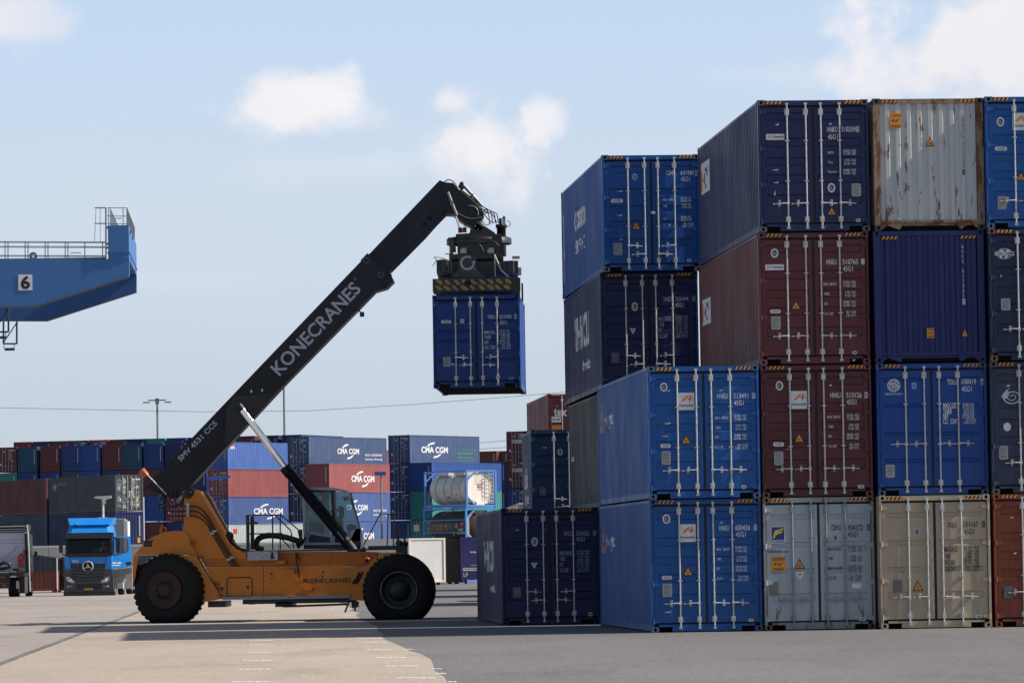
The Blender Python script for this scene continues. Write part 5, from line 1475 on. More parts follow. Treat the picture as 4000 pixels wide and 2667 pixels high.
# ------------------------------------------------------------------ people
def person(label, loc, rz, shirt, trousers, hair, group=None, cap=None):
    """seated figure grown from one skinned skeleton, facing local +y; origin at the seat"""
    J = dict(pelvis=(0, 0, .10, .145), belly=(0, -.02, .28, .135), chest=(0, -.03, .47, .16), neck=(0, -.01, .60, .058), jaw=(0, .035, .68, .075), head=(0, .015, .76, .098), crown=(0, .0, .85, .07),
             nose=(0, .118, .745, .016))
    E_ = [('pelvis', 'belly'), ('belly', 'chest'), ('chest', 'neck'), ('neck', 'jaw'), ('jaw', 'head'), ('head', 'crown'), ('head', 'nose')]
    for s, n in ((-1, 'l'), (1, 'r')):
        J.update({n + 'sh': (s * .19, -.03, .50, .072), n + 'el': (s * .26, .12, .28, .05), n + 'wr': (s * .17, .36, .34, .034), n + 'pa': (s * .155, .43, .35, .036),
                  n + 'hip': (s * .10, .04, .09, .095), n + 'kn': (s * .13, .47, .12, .07), n + 'an': (s * .13, .52, -.28, .048), n + 'to': (s * .14, .67, -.33, .042)})
        E_ += [('chest', n + 'sh'), (n + 'sh', n + 'el'), (n + 'el', n + 'wr'), (n + 'wr', n + 'pa'), ('pelvis', n + 'hip'), (n + 'hip', n + 'kn'), (n + 'kn', n + 'an'), (n + 'an', n + 'to')]
        for f, (dx, L_) in enumerate(((-.024, .075), (-.008, .085), (.008, .08), (.024, .065))):
            a, b = n + 'f%d' % f, n + 'g%d' % f
            J[a] = (s * .155 + dx, .43 + L_ * .6, .352, .0095); J[b] = (s * .155 + dx * 1.1, .43 + L_, .325, .0085)
            E_ += [(n + 'pa', a), (a, b)]
        J[n + 'th'] = (s * .115, .45, .365, .011); E_.append((n + 'pa', n + 'th'))
    ks = list(J)
    me = bpy.data.meshes.new('person')
    me.from_pydata([J[k][:3] for k in ks], [(ks.index(a), ks.index(b)) for a, b in E_], [])
    ma, nt, pb = nodes('clothed figure ' + label[:12])
    tc = nt.nodes.new('ShaderNodeTexCoord'); sp = nt.nodes.new('ShaderNodeSeparateXYZ')
    nt.links.new(tc.outputs['Object'], sp.inputs[0])
    skin = (.42, .24, .17)
    c = mixrgb(nt, ramp(nt, sp.outputs[2], .14, .16), trousers, shirt)
    c = mixrgb(nt, ramp(nt, sp.outputs[2], .57, .59), c, skin)
    c2 = mixrgb(nt, ramp(nt, sp.outputs[1], .33, .35), c, skin)
    fac = nt.nodes.new('ShaderNodeMath'); fac.operation = 'MULTIPLY'
    nt.links.new(ramp(nt, sp.outputs[2], .25, .27), fac.inputs[0]); nt.links.new(ramp(nt, sp.outputs[1], .33, .35), fac.inputs[1])
    c = mixrgb(nt, fac.outputs[0], c, skin)
    nt.links.new(c, pb.inputs['Base Color']); pb.inputs['Roughness'].default_value = .7
    me.materials.append(ma)
    o = put('person', me); o.location = loc; o.rotation_euler = (0, 0, rz)
    tag(o, label, 'person', group)
    md = o.modifiers.new('skin', 'SKIN')
    for i, k in enumerate(ks):
        me.skin_vertices[0].data[i].radius = (J[k][3],) * 2
        me.skin_vertices[0].data[i].use_root = (k == 'pelvis')
    md.use_smooth_shade = True
    sd = o.modifiers.new('sub', 'SUBSURF'); sd.levels = sd.render_levels = 1
    mb = MB(); prof = [(.118, -.02), (.120, .02), (.11, .06), (.08, .095), (.03, .115), (0, .118)]
    mb.lathe(prof, (0, -.012, .79), 'z', 16)
    if cap:
        mb.prism([(-.075, .79), (.075, .79), (.07, .805), (-.07, .805)], .08, .19)
    h = mb.build('cap' if cap else 'hair', hair, o)
    for s in (-1, 1):
        eb_ = MB(); eb_.lathe([(0, -.004), (.009, 0), (0, .004)], (s * .035, .108, .765), 'y', 8); eb_.build('eye', BLACKM, o)
        eb_ = MB(); eb_.lathe([(0, -.012), (.022, -.006), (.03, 0), (.022, .006), (0, .012)], (s * .104, .01, .755), 'x', 10); eb_.build('ear', plain('skin', skin, .6), o)
    mo = MB(); mo.box(-.022, .022, .098, .106, .698, .706); mo.build('mouth', plain('lips', (.25, .1, .09), .6), o)
    return o
q = ZC(1430, 640, 135.5)
person('machine operator in a dark cap and pale shirt seated in the reach stacker cab', (q.x, 135.5, q.z - .12), R(-90), (.35, .38, .40), (.02, .02, .03), plain('dark cap cloth', (.03, .03, .035), .8), None, True)
# ------------------------------------------------------------------ far container blocks
def far_mesh(L, H, end):
    def fn():
        mb = MB(); W = CW
        pr = corr_profile(L)
        for right in (0, 1):
            vs = []
            for y, d in pr:
                x = (W - .01 - d) if right else (.01 + d)
                vs += [(x, y, .15), (x, y, H - .06)]
            mb.add(vs, [(2 * i, 2 * i + 1, 2 * i + 3, 2 * i + 2) for i in range(len(pr) - 1)])
        for x in (0, W - .14):
            for y in (0, L - .16):
                mb.box(x, x + .14, y, y + .16, .004, H - .004)
            mb.box(x + (.003 if x < 1 else .08), x + (.06 if x < 1 else .137), .16, L - .16, .03, .15); mb.box(x + (.003 if x < 1 else .08), x + (.06 if x < 1 else .137), .16, L - .16, H - .07, H - .012)
        for y in (.005, L - .09):
            mb.box(.14, W - .14, y, y + .08, H - .11, H - .012); mb.box(.14, W - .14, y, y + .08, .03, .16)
        mb.box(.05, W - .05, .1, L - .1, H - .04, H - .02); mb.box(.05, W - .05, .1, L - .1, .12, .15)
        mb.box(.12, W - .12, L - .05, L - .03, .15, H - .1)
        if end == 'doors':
            mb.box(.14, W / 2 - .02, .045, .08, .2, H - .14); mb.box(W / 2 + .02, W - .14, .045, .08, .2, H - .14)
            for z in (.55, 1.0, 1.45, 1.9):
                for x0 in (.24, W / 2 + .1):
                    mb.box(x0, x0 + .84, .036, .05, z, z + .22, 0)
            mb.box(.1, W - .1, .09, .1, .15, H - .1, 2)
            for f in (.262, .432, .568, .738):
                mb.box(f * W - .02, f * W + .02, -.004, .03, .08, H - .06, 1)
                for z in (.25, H - .3):
                    mb.box(f * W - .05, f * W + .05, .0, .045, z, z + .1, 1)
            for f in (.2, .37, .6, .77):
                mb.box(f * W, f * W + .3, .005, .03, .72, .76, 1)
        else:
            n, x0 = 9, .14
            p = (W - .28) / n
            prf = []
            for i in range(n):
                b = x0 + i * p
                prf += [(b, .07), (b + .36 * p, .07), (b + .52 * p, .025), (b + .86 * p, .025)]
            prf.append((W - .14, .07))
            vs = []
            for x, y in prf:
                vs += [(x, y, .16), (x, y, H - .1)]
            mb.add(vs, [(2 * i, 2 * i + 1, 2 * i + 3, 2 * i + 2) for i in range(len(prf) - 1)])
        me = mb.mesh('far_container')
        for _ in range(3):
            me.materials.append(None)
        return me
    return cached(('far', L, H, end), fn)

def mark_mesh(end, H, seed):
    def fn():
        mb = MB(); rn = random.Random(seed)
        if end == 'doors':
            for k in range(7):
                x = CW * rn.choice((.60, .62, .76)); z = H * (.45 + .06 * k)
                mb.box(x, x + rn.uniform(.12, .3), .03, .034, z, z + .055)
            mb.box(CW * .61, CW * .9, .028, .034, H * .86, H * .89); mb.box(CW * .12, CW * .2, .03, .034, H * .28, H * .36)
            x = CW * .3; mb.box(x, x + .2, .03, .034, H * .8, H * .84)
        else:
            z = H * .88
            while z > H * .35:
                h = rn.uniform(.05, .1); mb.box(CW * .84, CW * .875, .012, .016, z - h, z); z -= h + .035
        me = mb.mesh('lettering'); me.materials.append(None)
        return me
    return cached(('mark', end, H, seed % 4), fn)

FAR = {}
for n_, c_ in dict(navy=(.018, .028, .10), blue=(.020, .045, .17), bright=(.020, .065, .24), maroon=(.115, .032, .035), red=(.20, .03, .042), teal=(.015, .07, .12), green=(.03, .21, .18),
                   slate=(.04, .055, .095), salmon=(.24, .072, .072), cma=(.052, .082, .17), cmal=(.055, .095, .25), apl=(.065, .125, .36), pale=(.37, .42, .42), brown=(.12, .042, .028), grey=(.06, .065, .075)).items():
    FAR[n_] = paint('far ' + n_ + ' paint', c_, .5, .4, .02 if n_ in ('pale', 'salmon', 'brown') else 0)
RODF = plain('far rods', (.36, .36, .36), .5, .3, .2)
WORDS = dict(navy='navy', blue='blue', bright='bright blue', maroon='maroon', red='crimson', teal='dark teal', green='sea green', slate='slate grey', salmon='faded salmon red', cma='grey blue',
             cmal='mid blue', apl='light blue', pale='pale rusty grey', brown='brown', grey='dark grey')
ORD = ['ground', 'second', 'third', 'fourth', 'fifth', 'top']
fseed = [0]
def far(px, Y, a, tier, col, end, label, group, L=12.192, H=2.591, z=None, left=False, Hs=2.6):
    """corner: the vertical edge between the visible end and the visible long side"""
    c = at(px, 2200, Y)
    rz = R(a) if left else R(-a)
    w = Vector((0, 0, 0)) if left else Vector((math.cos(rz) * CW, math.sin(rz) * CW, 0))
    zz = tier * Hs + .004 if z is None else z
    o = put('shipping_container', far_mesh(L, H, end), None, (FAR[col], RODF, DARK))
    o.location = (c.x - w.x, c.y - w.y, zz); o.rotation_euler = (0, 0, rz)
    tag(o, label, 'shipping container', group)
    fseed[0] += 1
    put('lettering', mark_mesh(end, H, fseed[0]), o, (WHITE,))
    return o

def cma(o, L, H, u0=.16, u1=.54, v0=.40, v1=.63, extra=None):
    mb = MB(); x = CW - .004
    def q(u, v):
        return (x, L * u, H * (1 - v))
    w = u1 - u0
    text_on(mb, 'CMA CGM', q(u0, v1), (0, L * w, 0), (0, 0, H * (v1 - v0)), 0, .035)
    for s, (cu, cv) in ((1, (u0 + w * .36, v0 - .08)), (-1, (u0 + w * .60, v1 + .10))):
        pts = [(-.17, -.10), (-.10, .0), (.02, .07), (.15, .09), (.16, .05), (.13, .02), (.0, -.01), (-.08, -.06)]
        mb.flat([q(cu + s * a * w * .95, cv - s * b * .95) for a, b in pts], 0)
    if extra:
        for i, t in enumerate(('eco container', 'bamboo flooring')):
            text_on(mb, t, q(.68 if extra != 'w' else .72, .66 + .17 * i), (0, L * .22, 0), (0, 0, H * .10), 1 if extra == 'g' else 0, .01)
        if extra == 'g':
            for (a, b, c, d) in ((.655, .925, .47, .48), (.655, .925, .88, .89)):
                mb.flat([q(a, d), q(b, d), q(b, c), q(a, c)], 1)
    mb.build('lettering', (WHITE, plain('green print', (.05, .33, .11), .5)), o)
    return o

GB = 'containers stacked in the far blocks'
A_ = 34
# block with its long sides in the sun, left of the boom cylinder
far(896, 449, A_, 0, 'slate', 'closed', 'slate grey container on the ground under the pale rusty one behind the stacker', GB)
p = far(896, 449, A_, 1, 'pale', 'closed', 'pale rusty grey container right behind the railing of the reach stacker', GB)
mb = MB(); mb.box(CW - .006, CW - .002, .7, 1.3, 1.75, 2.2); mb.build('lettering', REDINK, p)
cma(far(896, 449, A_, 2, 'cmal', 'doors', 'mid blue container with white lettering directly above the pale rusty one', GB), 12.192, 2.591, .32, .70)
far(896, 449, A_, 3, 'salmon', 'doors', 'faded salmon red container without lettering, between the light blue and the mid blue ones', GB)
p = far(896, 449, A_, 4, 'apl', 'closed', 'light blue container with a small red and white mark, behind the lift cylinder rods', GB)
mb = MB(); x = CW - .004
mb.flat([(x, .35, 2.25), (x, 1.1, 2.25), (x, 1.1, 2.36), (x, .35, 2.36)], 1); text_on(mb, 'APL', (x, .3, 1.92), (0, .85, 0), (0, 0, .28), 0, .05)
for k in range(10):
    mb.box(x - .003, x, 11.3, 11.42, .7 + k * .14, .78 + k * .14, 0)
mb.build('lettering', (WHITE, REDINK), p)
cma(far(1213, 434, A_, 4, 'cma', 'doors', 'grey blue container with white lettering on top of the block above the cab', GB), 12.192, 2.591, .36, .64, .40, .60, 'w')
far(1213, 434, A_, 3, 'navy', 'doors', 'navy container doors beside the salmon red side, one below the grey blue top box', GB)
far(1213, 434, A_, 2, 'navy', 'doors', 'navy container two below the grey blue top box, peeping out left of the cab', GB)
cma(far(1291, 428, 25, 3, 'salmon', 'closed', 'faded salmon red container with white lettering, above the cab roof', GB), 12.192, 2.591, .36, .74)
cma(far(1291, 428, 25, 2, 'cmal', 'doors', 'mid blue container with white lettering, right behind the cab windscreen', GB), 12.192, 2.591, .28, .62, .42, .62, 'w')
cma(far(1291, 428, 25, 1, 'cmal', 'doors', 'mid blue container with half hidden lettering, just above the concrete wall by the windscreen', GB), 12.192, 2.591, .36, .72)
far(1288, 470, A_, 4, 'salmon', 'closed', 'faded salmon red container peeping out between two grey blue top boxes', GB, z=10.08)
cma(far(1608, 447, 32, 4, 'cma', 'doors', 'grey blue container with white and green lettering, on top left of the lifted box', GB, H=2.66, Hs=2.67), 12.192, 2.591, .16, .54, .39, .62, 'g')
for t, lab in ((3, 'blue container with pale door lettering under the grey blue top box with green print'), (2, 'blue container with door lettering beside the sea green one')):
    p = far(1608, 447, 32, t, 'blue', 'doors', lab, GB, H=2.66, Hs=2.67)
    mb = MB(); text_on(mb, 'APL', (.22, .03, 1.85), (.5, 0, 0), (0, 0, .22), 0, .04); mb.box(.3, .55, .028, .034, 2.1, 2.16, 1); mb.build('lettering', (WHITE, REDINK), p)
far(1608, 447, 32, 1, 'bright', 'closed', 'bright blue container with ribbed end, above the wall and beside green doors', GB, H=2.66, Hs=2.67)
far(1692, 444, 32, 3, 'bright', 'closed', 'bright blue container whose long side shows above the white tank', GB, H=2.66, Hs=2.67)
far(1692, 444, 32, 2, 'green', 'closed', 'sea green container with ribbed end, left of the white tank', GB, H=2.66, Hs=2.67)
p = far(1692, 444, 32, 1, 'green', 'doors', 'sea green container with doors and a white placard, left of the brown tank', GB, H=2.66, Hs=2.67)
mb = MB(); mb.box(.35, .95, -.012, -.006, 1.6, 2.2, 0); mb.prism([(.7, .7), (1.1, .7), (.9, 1.05)], -.012, -.006, 1); mb.build('sticker', (WHITEPLATE, ORANGE), p)
far(1983, 462, 33, 3, 'blue', 'closed', 'blue container with ribbed end, right of the white tank frame', GB, H=2.74, Hs=2.75)
far(1983, 462, 33, 2, 'navy', 'closed', 'navy container with ribbed end, under the blue one right of the white tank', GB, H=2.74, Hs=2.75)
far(1946, 505, 33, 4, 'brown', 'closed', 'brown container under the open sky, left one of the pair beside the lettered maroon stack', GB)
far(1994, 505, 33, 4, 'brown', 'closed', 'brown container next to the maroon stack with white lettering, right one of the pair', GB)
for t, lab in ((4, 'maroon container with white lettering on top of its stack beside the petrol blue box'), (3, 'maroon container with white lettering, second from the top of its stack')):
    p = far(2068, 460.55, 33, t, 'maroon', 'doors', lab, GB, H=2.77, Hs=2.78)
    mb = MB(); text_on(mb, 'tex', (.55, .02, 1.6), (1.35, 0, 0), (0, 0, .42), 0, .03); mb.build('lettering', WHITE, p)
far(2068, 460.55, 33, 2, 'blue', 'doors', 'blue container with doors at the foot of the lettered maroon pair', GB, H=2.77, Hs=2.78)

# ribbed ends of the far left block
RW = 'container ends in the long row at the back left'
row = [(69, 'maroon', 'doors'), (149, 'teal', 'closed'), (237, 'maroon', 'closed'), (319, 'blue', 'closed'), (396, 'bright', 'closed'), (480, 'maroon', 'closed'), (558, 'teal', 'closed'), (643, 'blue', 'closed'), (727, 'navy', 'closed'), (812, 'navy', 'closed')]
low = ['green', 'blue', 'blue', 'slate', 'bright', 'blue', 'maroon', 'maroon', 'maroon', 'navy']
nth = ['first', 'second', 'third', 'fourth', 'fifth', 'sixth', 'seventh', 'eighth', 'ninth', 'tenth', 'eleventh', 'twelfth', 'thirteenth']
ZR = lambda t: .5 + t * 2.93
for i, (px, c_, e_) in enumerate(row):
    RY = 541 - .404 * (px - 69) / 34.4
    far(px, RY, 22, 4, c_, e_, f'{WORDS[c_]} container {"doors" if e_ == "doors" else "end"}, {nth[i]} from the left in the tall row at the back left', RW, H=2.896, z=ZR(4))
    far(px, RY, 22, 3, low[i], 'doors' if i in (8,) else 'closed', f'{WORDS[low[i]]} container one tier down, {nth[i]} column from the left at the back left', RW, H=2.896, z=ZR(3))
    if i >= 7:
        far(px, RY, 22, 2, ('bright', 'red', 'navy')[i - 7], 'closed' if i == 7 else 'doors', ('bright blue container end below the boom foot, right of the weathered doors', 'crimson container with doors behind the hoses of the boom foot', 'navy container with doors behind the orange boom column')[i - 7], RW, H=2.896, z=ZR(2))
        far(px, RY, 22, 1, ('maroon', 'navy', 'slate')[i - 7], 'closed', ('maroon container low down, right of the navy ribbed end with a yellow sticker', 'navy container low down above the orange hood', 'slate grey container low down behind the boom column')[i - 7], RW, H=2.896, z=ZR(1))
TR = 'container ends of the row rising furthest back'
top = [(129, 'red'), (205, 'navy'), (277, 'maroon'), (348, 'navy'), (426, 'red'), (504, 'maroon'), (574, 'navy'), (650, 'green'), (730, 'blue'), (812, 'navy'), (1000, 'maroon'), (1092, 'navy'), (1182, 'navy')]
for i, (px, c_) in enumerate(top):
    far(px, 572 - .404 * (px - 129) / 32.6, 22, 5, c_, 'doors' if i in (3, 4) else 'closed', f'{WORDS[c_]} container top edge, {nth[i]} from the left in the furthest row under the sky', TR, H=2.896, z=13.6)
# near left block: long sides in the shade, ends turned to the sun
LG = 'containers of the low block behind the trucks'
for t, c0, c1 in ((0, 'navy', 'grey'), (1, 'navy', 'slate'), (2, 'grey', 'maroon')):
    p = far(455, 376, 31, t, c0, 'closed' if t < 2 else 'doors', ('navy container on the ground behind the blue truck, hidden by the wall', 'navy container with ribbed sunlit end and a yellow sticker, behind the blue truck', 'charcoal container with weathered patched doors, above the navy ribbed end')[t], LG, H=2.896, left=True, Hs=2.9)
    if t == 2:
        mb = MB(); rn = random.Random(3)
        for k in range(26):
            x, z = rn.choice((.3, .75, 1.4, 1.85)), rn.uniform(.35, 2.5)
            w, h = rn.uniform(.12, .3), rn.uniform(.1, .3)
            mb.flat([(x - w, .03, z - h * .6), (x + w * .7, .03, z - h), (x + w, .03, z + h * .3), (x + w * .2, .03, z + h), (x - w * .8, .03, z + h * .5)], k % 3)
        mb.build('weathered_patch', (paint('bleached patch', (.24, .25, .25), .7, .6), paint('bare blue patch', (.12, .15, .19), .7, .6), paint('cream patch', (.34, .33, .28), .7, .6)), p)
        mb = MB()
        mb.flat([(.006, 11.5, 2.2), (.006, 11.0, 2.45), (.006, 10.7, 2.2), (.006, 10.9, 1.9), (.006, 11.3, 1.85)]); text_on(mb, 'CRONOS', (.006, 10.5, 2.25), (0, -1.6, 0), (0, 0, .2), 0, .02)
        mb.build('side_lettering', plain('faded emblem', (.28, .28, .25), .6), p)
    if t == 1:
        mb = MB(); mb.box(1.88, 2.12, .008, .02, .42, .82); mb.build('sticker', ORANGE, p)
    far(184, 387.5, 31, t, c1, 'closed', ('dark container on the ground at the left edge, hidden by the white tractor', 'slate container at the left edge, middle tier above the white tractor', 'maroon container at the left edge, on top of the slate one')[t], LG, H=2.896, left=True, Hs=2.9)

# hidden feet of the bay whose shadows cross the ground beside the front wheel
for (x, y, t, L_, c_, lab) in ((1.7, 246, 0, 12.192, 'navy', 'navy container on the ground, far down the bay behind the red stack'), (1.7, 246, 1, 12.192, 'maroon', 'maroon container on the navy one, far down the bay behind the red stack'),
                               (1.1, 184, 0, 6.058, 'slate', 'short slate container on the ground behind the petrol blue stack')):
    o = put('shipping_container', far_mesh(L_, 2.896 if L_ > 7 else 2.591, 'doors'), None, (FAR[c_], RODF, DARK)); o.location = (x, y, .004 + 2.9 * t); o.rotation_euler = (0, 0, R(4))
    tag(o, lab, 'shipping container', 'containers further back in the near bay')

# ------------------------------------------------------------------ tank containers
def tank(label, px, Y, a, z, shell, endm, fr, kind):
    c = at(px, 2200, Y)
    L, H, W = 6.058, 2.591, CW
    r = thing('tank_container', label, 'tank container', (c.x, c.y, z), R(a), 'tank containers stacked by the far blocks')
    mb = MB()
    for x in (0, W - .13):
        for y in (0, L - .13):
            mb.box(x, x + .13, y, y + .13, 0, H)
        mb.box(x + .02, x + .11, .13, L - .13, H - .11, H - .02); mb.box(x + .02, x + .11, .13, L - .13, .03, .24)
    for y in (.02, L - .11):
        mb.box(.13, W - .13, y, y + .09, H - .12, H - .01); mb.box(.13, W - .13, y, y + .09, .03, .17)
        for sx in (0, 1):
            f = lambda x: x if not sx else W - x
            mb.beam((f(.1), y + .05, .75), (f(.8), y + .05, .1), .08, .09); mb.beam((f(.1), y + .05, H - .72), (f(.8), y + .05, H - .1), .08, .09)
    if kind == 'b':
        for zz in (.9, 1.75):
            mb.box(.0, .06, .13, L - .13, zz - .03, zz + .03)
    mb.build('frame', fr, r)
    mb = MB(); rad, cz = 1.09, H / 2 + .02
    prof = [(.0, .18), (.35, .2), (.7, .27), (.95, .42), (1.05, .56), (rad, .72)] + [(rad, L - .72), (1.05, L - .56), (.95, L - .42), (.7, L - .27), (.35, L - .2), (0, L - .18)]
    mb.lathe(prof, (W / 2, 0, cz), 'y', 48)
    tk = mb.build('tank_shell', shell, r)
    mb = MB()
    for y in (1.2, 2.3, 3.4, 4.6):
        mb.lathe([(rad + .002, y), (rad + .018, y), (rad + .018, y + .05), (rad + .002, y + .05)], (W / 2, 0, cz), 'y', 48)
    mb.build('tank_band', plain('tank band ' + kind, (.22, .22, .21) if kind == 'w' else (.035, .028, .026), .5), tk)
    mb = MB()                                      # octagonal end skirt
    oc = [(.32, .5), (.72, .28), (W - .72, .28), (W - .32, .5), (W - .2, 1.3), (W - .32, H - .5), (W - .72, H - .2), (.72, H - .2), (.32, H - .5), (.2, 1.3)] if kind == 'w' else [(.2, .6), (.6, .2), (W - .6, .2), (W - .2, .6), (W - .2, H - .6), (W - .6, H - .2), (.6, H - .2), (.2, H - .6)]
    n = len(oc)
    inner = [(W / 2 + (x - W / 2) * .8, cz + (z_ - cz) * .8) for x, z_ in oc]
    for y in (.16, .2):
        vs = [(x, y, z_) for x, z_ in oc] + [(x, y + .08, z_) for x, z_ in inner]
        mb.add(vs, [(i, (i + 1) % n, n + (i + 1) % n, n + i) for i in range(n)])
    if kind == 'w':
        mb.prism([(.85, .1), (W - .95, .1), (W - .95, .42), (.85, .42)], .05, .2)
        mb.prism([(.2, .35), (.42, .35), (.62, .62), (.4, .95), (.2, .98)], .12, .17)
        mb.prism(ellipse(W / 2 - .1, cz + .05, .98, 1.05, 24), .17, .24)
    mb.build('end_skirt', endm, r)
    if kind == 'w':
        mb = MB()
        for x in (W - .62, W - .26):
            mb.tube([(x, .01, .22), (x, .01, H - .14)], .022, 6)
        for k in range(8):
            mb.tube([(W - .62, .01, .4 + .27 * k), (W - .26, .01, .4 + .27 * k)], .018, 6)
        mb.tube([(W - .84, .01, .4), (W - .84, .01, H - .4)], .018, 6)
        for k in range(7):
            mb.tube([(W - .84, .01, .45 + .3 * k), (W - .62, .01, .35 + .3 * k)], .015, 6)
        mb.build('ladder', paint('cream ladder', (.5, .46, .4), .5), r)
        mb = MB()
        mb.box(1.0, 1.38, .15, .165, 1.35, 1.62, 1); text_on(mb, 'TAL', (1.04, .145, 1.4), (.3, 0, 0), (0, 0, .14), 0, .04); mb.box(1.0, 1.38, .15, .165, 1.22, 1.26, 2)
        for k, w in enumerate((.7, .34, .6, .72, .66)):
            text_on(mb, 'TIRU 120345 2 22K2'[:8 + k], (.78, .145, 2.12 - .13 * k), (w, 0, 0), (0, 0, .06), 2, .0)
        mb.build('lettering', (WHITE, REDINK, plain('grey print2', (.25, .22, .2), .6)), r)
        mb = MB()
        mb.box(.4, 1.5, .9, 2.4, cz + rad * .86, cz + rad + .06, 0); mb.box(.4, 1.5, 3.2, 4.9, cz + rad * .86, cz + rad + .05, 0)
        mb.build('walkway', paint('walkway cream', (.5, .45, .38), .5), r)
    def wrap(items, mats, nm):
        m2 = MB()
        for t, yf, ln, a0, ah, mi in items:
            if isinstance(t, str):
                vs, fs, _ = glyphs(t, .02)
            else:
                vs, fs = t, [list(range(len(t)))]
            out = []
            for x, y in vs:
                th = R(a0 + ah * y)
                out.append((W / 2 - (rad + .008) * math.cos(th), yf - ln * x, cz + (rad + .008) * math.sin(th)))
            m2.add(out, fs, mi)
        m2.build(nm, mats, tk)
    sq = [(0, 0), (1, 0), (1, 1), (0, 1)]
    if kind == 'w':
        wrap([(sq, 2.0, .5, 4, 5, 0), ('UN 1993', 2.1, .7, 10, 4, 1), ('KEEP 1 3 5', 2.1, .8, 0, 4, 1), ('22K2 T11', 2.1, .9, 20, 5, 1), ([(0, 0), (1, 0), (.5, 1)], 1.9, .4, -26, 14, 2), ([(.5 + .5 * math.cos(t * .5), .5 + .5 * math.sin(t * .5)) for t in range(12)], 3.2, .5, -40, 15, 3), ('PO T', 3.6, .5, -10, 4, 1)],
             (WHITE, plain('grey print2', (.25, .22, .2), .6), ORANGE, plain('dull red ring', (.4, .2, .2), .5)), 'lettering')
    else:
        wrap([('HAESAERTS', 5.5, 2.6, -16, 22, 0), (sq, 2.45, .2, -3, 10, 2), (sq, 2.45, .22, -16, 10, 2), (sq, 2.4, .3, -34, 12, 1), (sq, 1.7, .25, 2, 6, 1), (sq, 1.75, .3, -6, 5, 1), (sq, 1.0, .45, 0, 14, 3), ([(.5, 0), (1, .5), (.5, 1), (0, .5)], .95, .35, -22, 18, 1), (sq, 1.4, .5, -18, 9, 1), (sq, 1.75, 1.4, -30, 6, 1), (sq, 4.6, .5, -54, 10, 4)],
             (plain('ochre lettering', (.50, .23, .05), .5), plain('grey label', (.42, .43, .44), .5), plain('blue label', (.15, .2, .4), .5), REDINK, plain('dull yellow label', (.3, .24, .05), .5)), 'lettering')
    return r
FRB = paint('light blue frame paint', (.10, .22, .52), .5)
FRC = paint('sky blue frame paint', (.05, .27, .60), .45)
tank('white tank container in a blue frame with a ladder and small red plate', 1825.6, 330, 30, 5.2, paint('white tank shell', (.52, .52, .49), .35, .3), paint('cream tank end', (.74, .70, .63), .5, .25), FRB, 'w')
tank('dark brown tank container with ochre lettering in a sky blue frame, under the white tank', 1822, 330, 30, 2.6, paint('dark brown tank shell', (.042, .033, .031), .4, .3), paint('tan tank end', (.36, .19, .14), .5, .25), FRC, 'b')
tank('dark tank container on the ground under the two other tanks, hidden by the wall', 1822, 330, 30, .0, paint('dark brown tank shell', (.042, .033, .031), .4, .3), paint('tan tank end', (.36, .19, .14), .5, .25), FRB, 'b')

# ------------------------------------------------------------------ wall, boxes and trucks in the middle distance
WALLM = paint('pale concrete panel', (.40, .40, .39), .75, .3)
w0, w1 = at(40, 2200, 323), at(1340, 2200, 321)
r = thing('barrier_wall', 'long pale grey panel wall below the far stacks, behind the trucks and the reach stacker', 'wall', (w0.x, w0.y, 0))
mb = MB(); Lw = (w1 - w0).length; mb.box(0, Lw, 0, .25, 0, 2.84)
mb.build('wall_panel', WALLM, r)
mb = MB(); mb.box(-.1, Lw + .1, -.12, .4, 2.843, 2.98); mb.build('coping', paint('light coping', (.55, .55, .53), .7, .2), r)
mb = MB()
for k in range(1, int(Lw / 2.6)):
    mb.box(2.6 * k - .02, 2.6 * k + .02, -.008, 0, 0, 2.84)
mb.build('panel_joint', plain('joint', (.16, .16, .16), .8), r)

def boxbody(name, label, cat, px, Y, a, W, L, H, z, bodym, trimm, group='swap bodies parked on the yard', extra=None):
    c = at(px, 2200, Y)
    r_ = thing(name, label, cat, (c.x, c.y, 0), R(a), group)
    mb = MB(); mb.box(.05, W - .05, .05, L - .05, z + .05, z + H - .05); mb.build('body', bodym, r_)
    mb = MB()
    for x in (0, W - .12):
        for y in (0, L - .12):
            mb.box(x, x + .12, y, y + .12, z, z + H)
        mb.box(x + .01, x + .1, .12, L - .12, z + H - .1, z + H - .003); mb.box(x + .01, x + .1, .12, L - .12, z + .003, z + .12)
    for y in (.01, L - .1):
        mb.box(.12, W - .12, y, y + .09, z + H - .11, z + H - .006); mb.box(.12, W - .12, y, y + .09, z + .006, z + .13)
    mb.build('frame', trimm, r_)
    mb = MB()
    for y in (.4, L - .7):
        for x in (.25, W - .4):
            mb.box(x, x + .15, y, y + .3, 0, z + .01)
    mb.build('leg', plain('black leg', (.02, .02, .02), .7), r_)
    return r_
WB = paint('white box paint', (.66, .64, .62), .5, .12)
boxbody('swap_body', 'white swap body with sunlit end wall, right behind the front wheel of the reach stacker', 'swap body', 1598, 306, 21, 2.5, 13.0, 2.86, .16, WB, paint('cream corner post', (.72, .66, .56), .5, .1))
boxbody('swap_body', 'black swap body wedged between the white one and the lettered dark blue one', 'swap body', 1741, 313, 2, 1.1, 7, 2.84, .12, paint('black tarpaulin', (.014, .014, .018), .6, .1), paint('black frame', (.02, .02, .022), .6))
rs = boxbody('swap_body', 'dark blue swap body with white lettering and stripe, half hidden by the lone navy container', 'swap body', 1800, 312, 1, 13.0, 2.5, 2.80, .28, paint('violet blue tarpaulin', (.040, .042, .15), .5, .1), paint('violet blue frame', (.04, .042, .14), .5))
mb = MB()
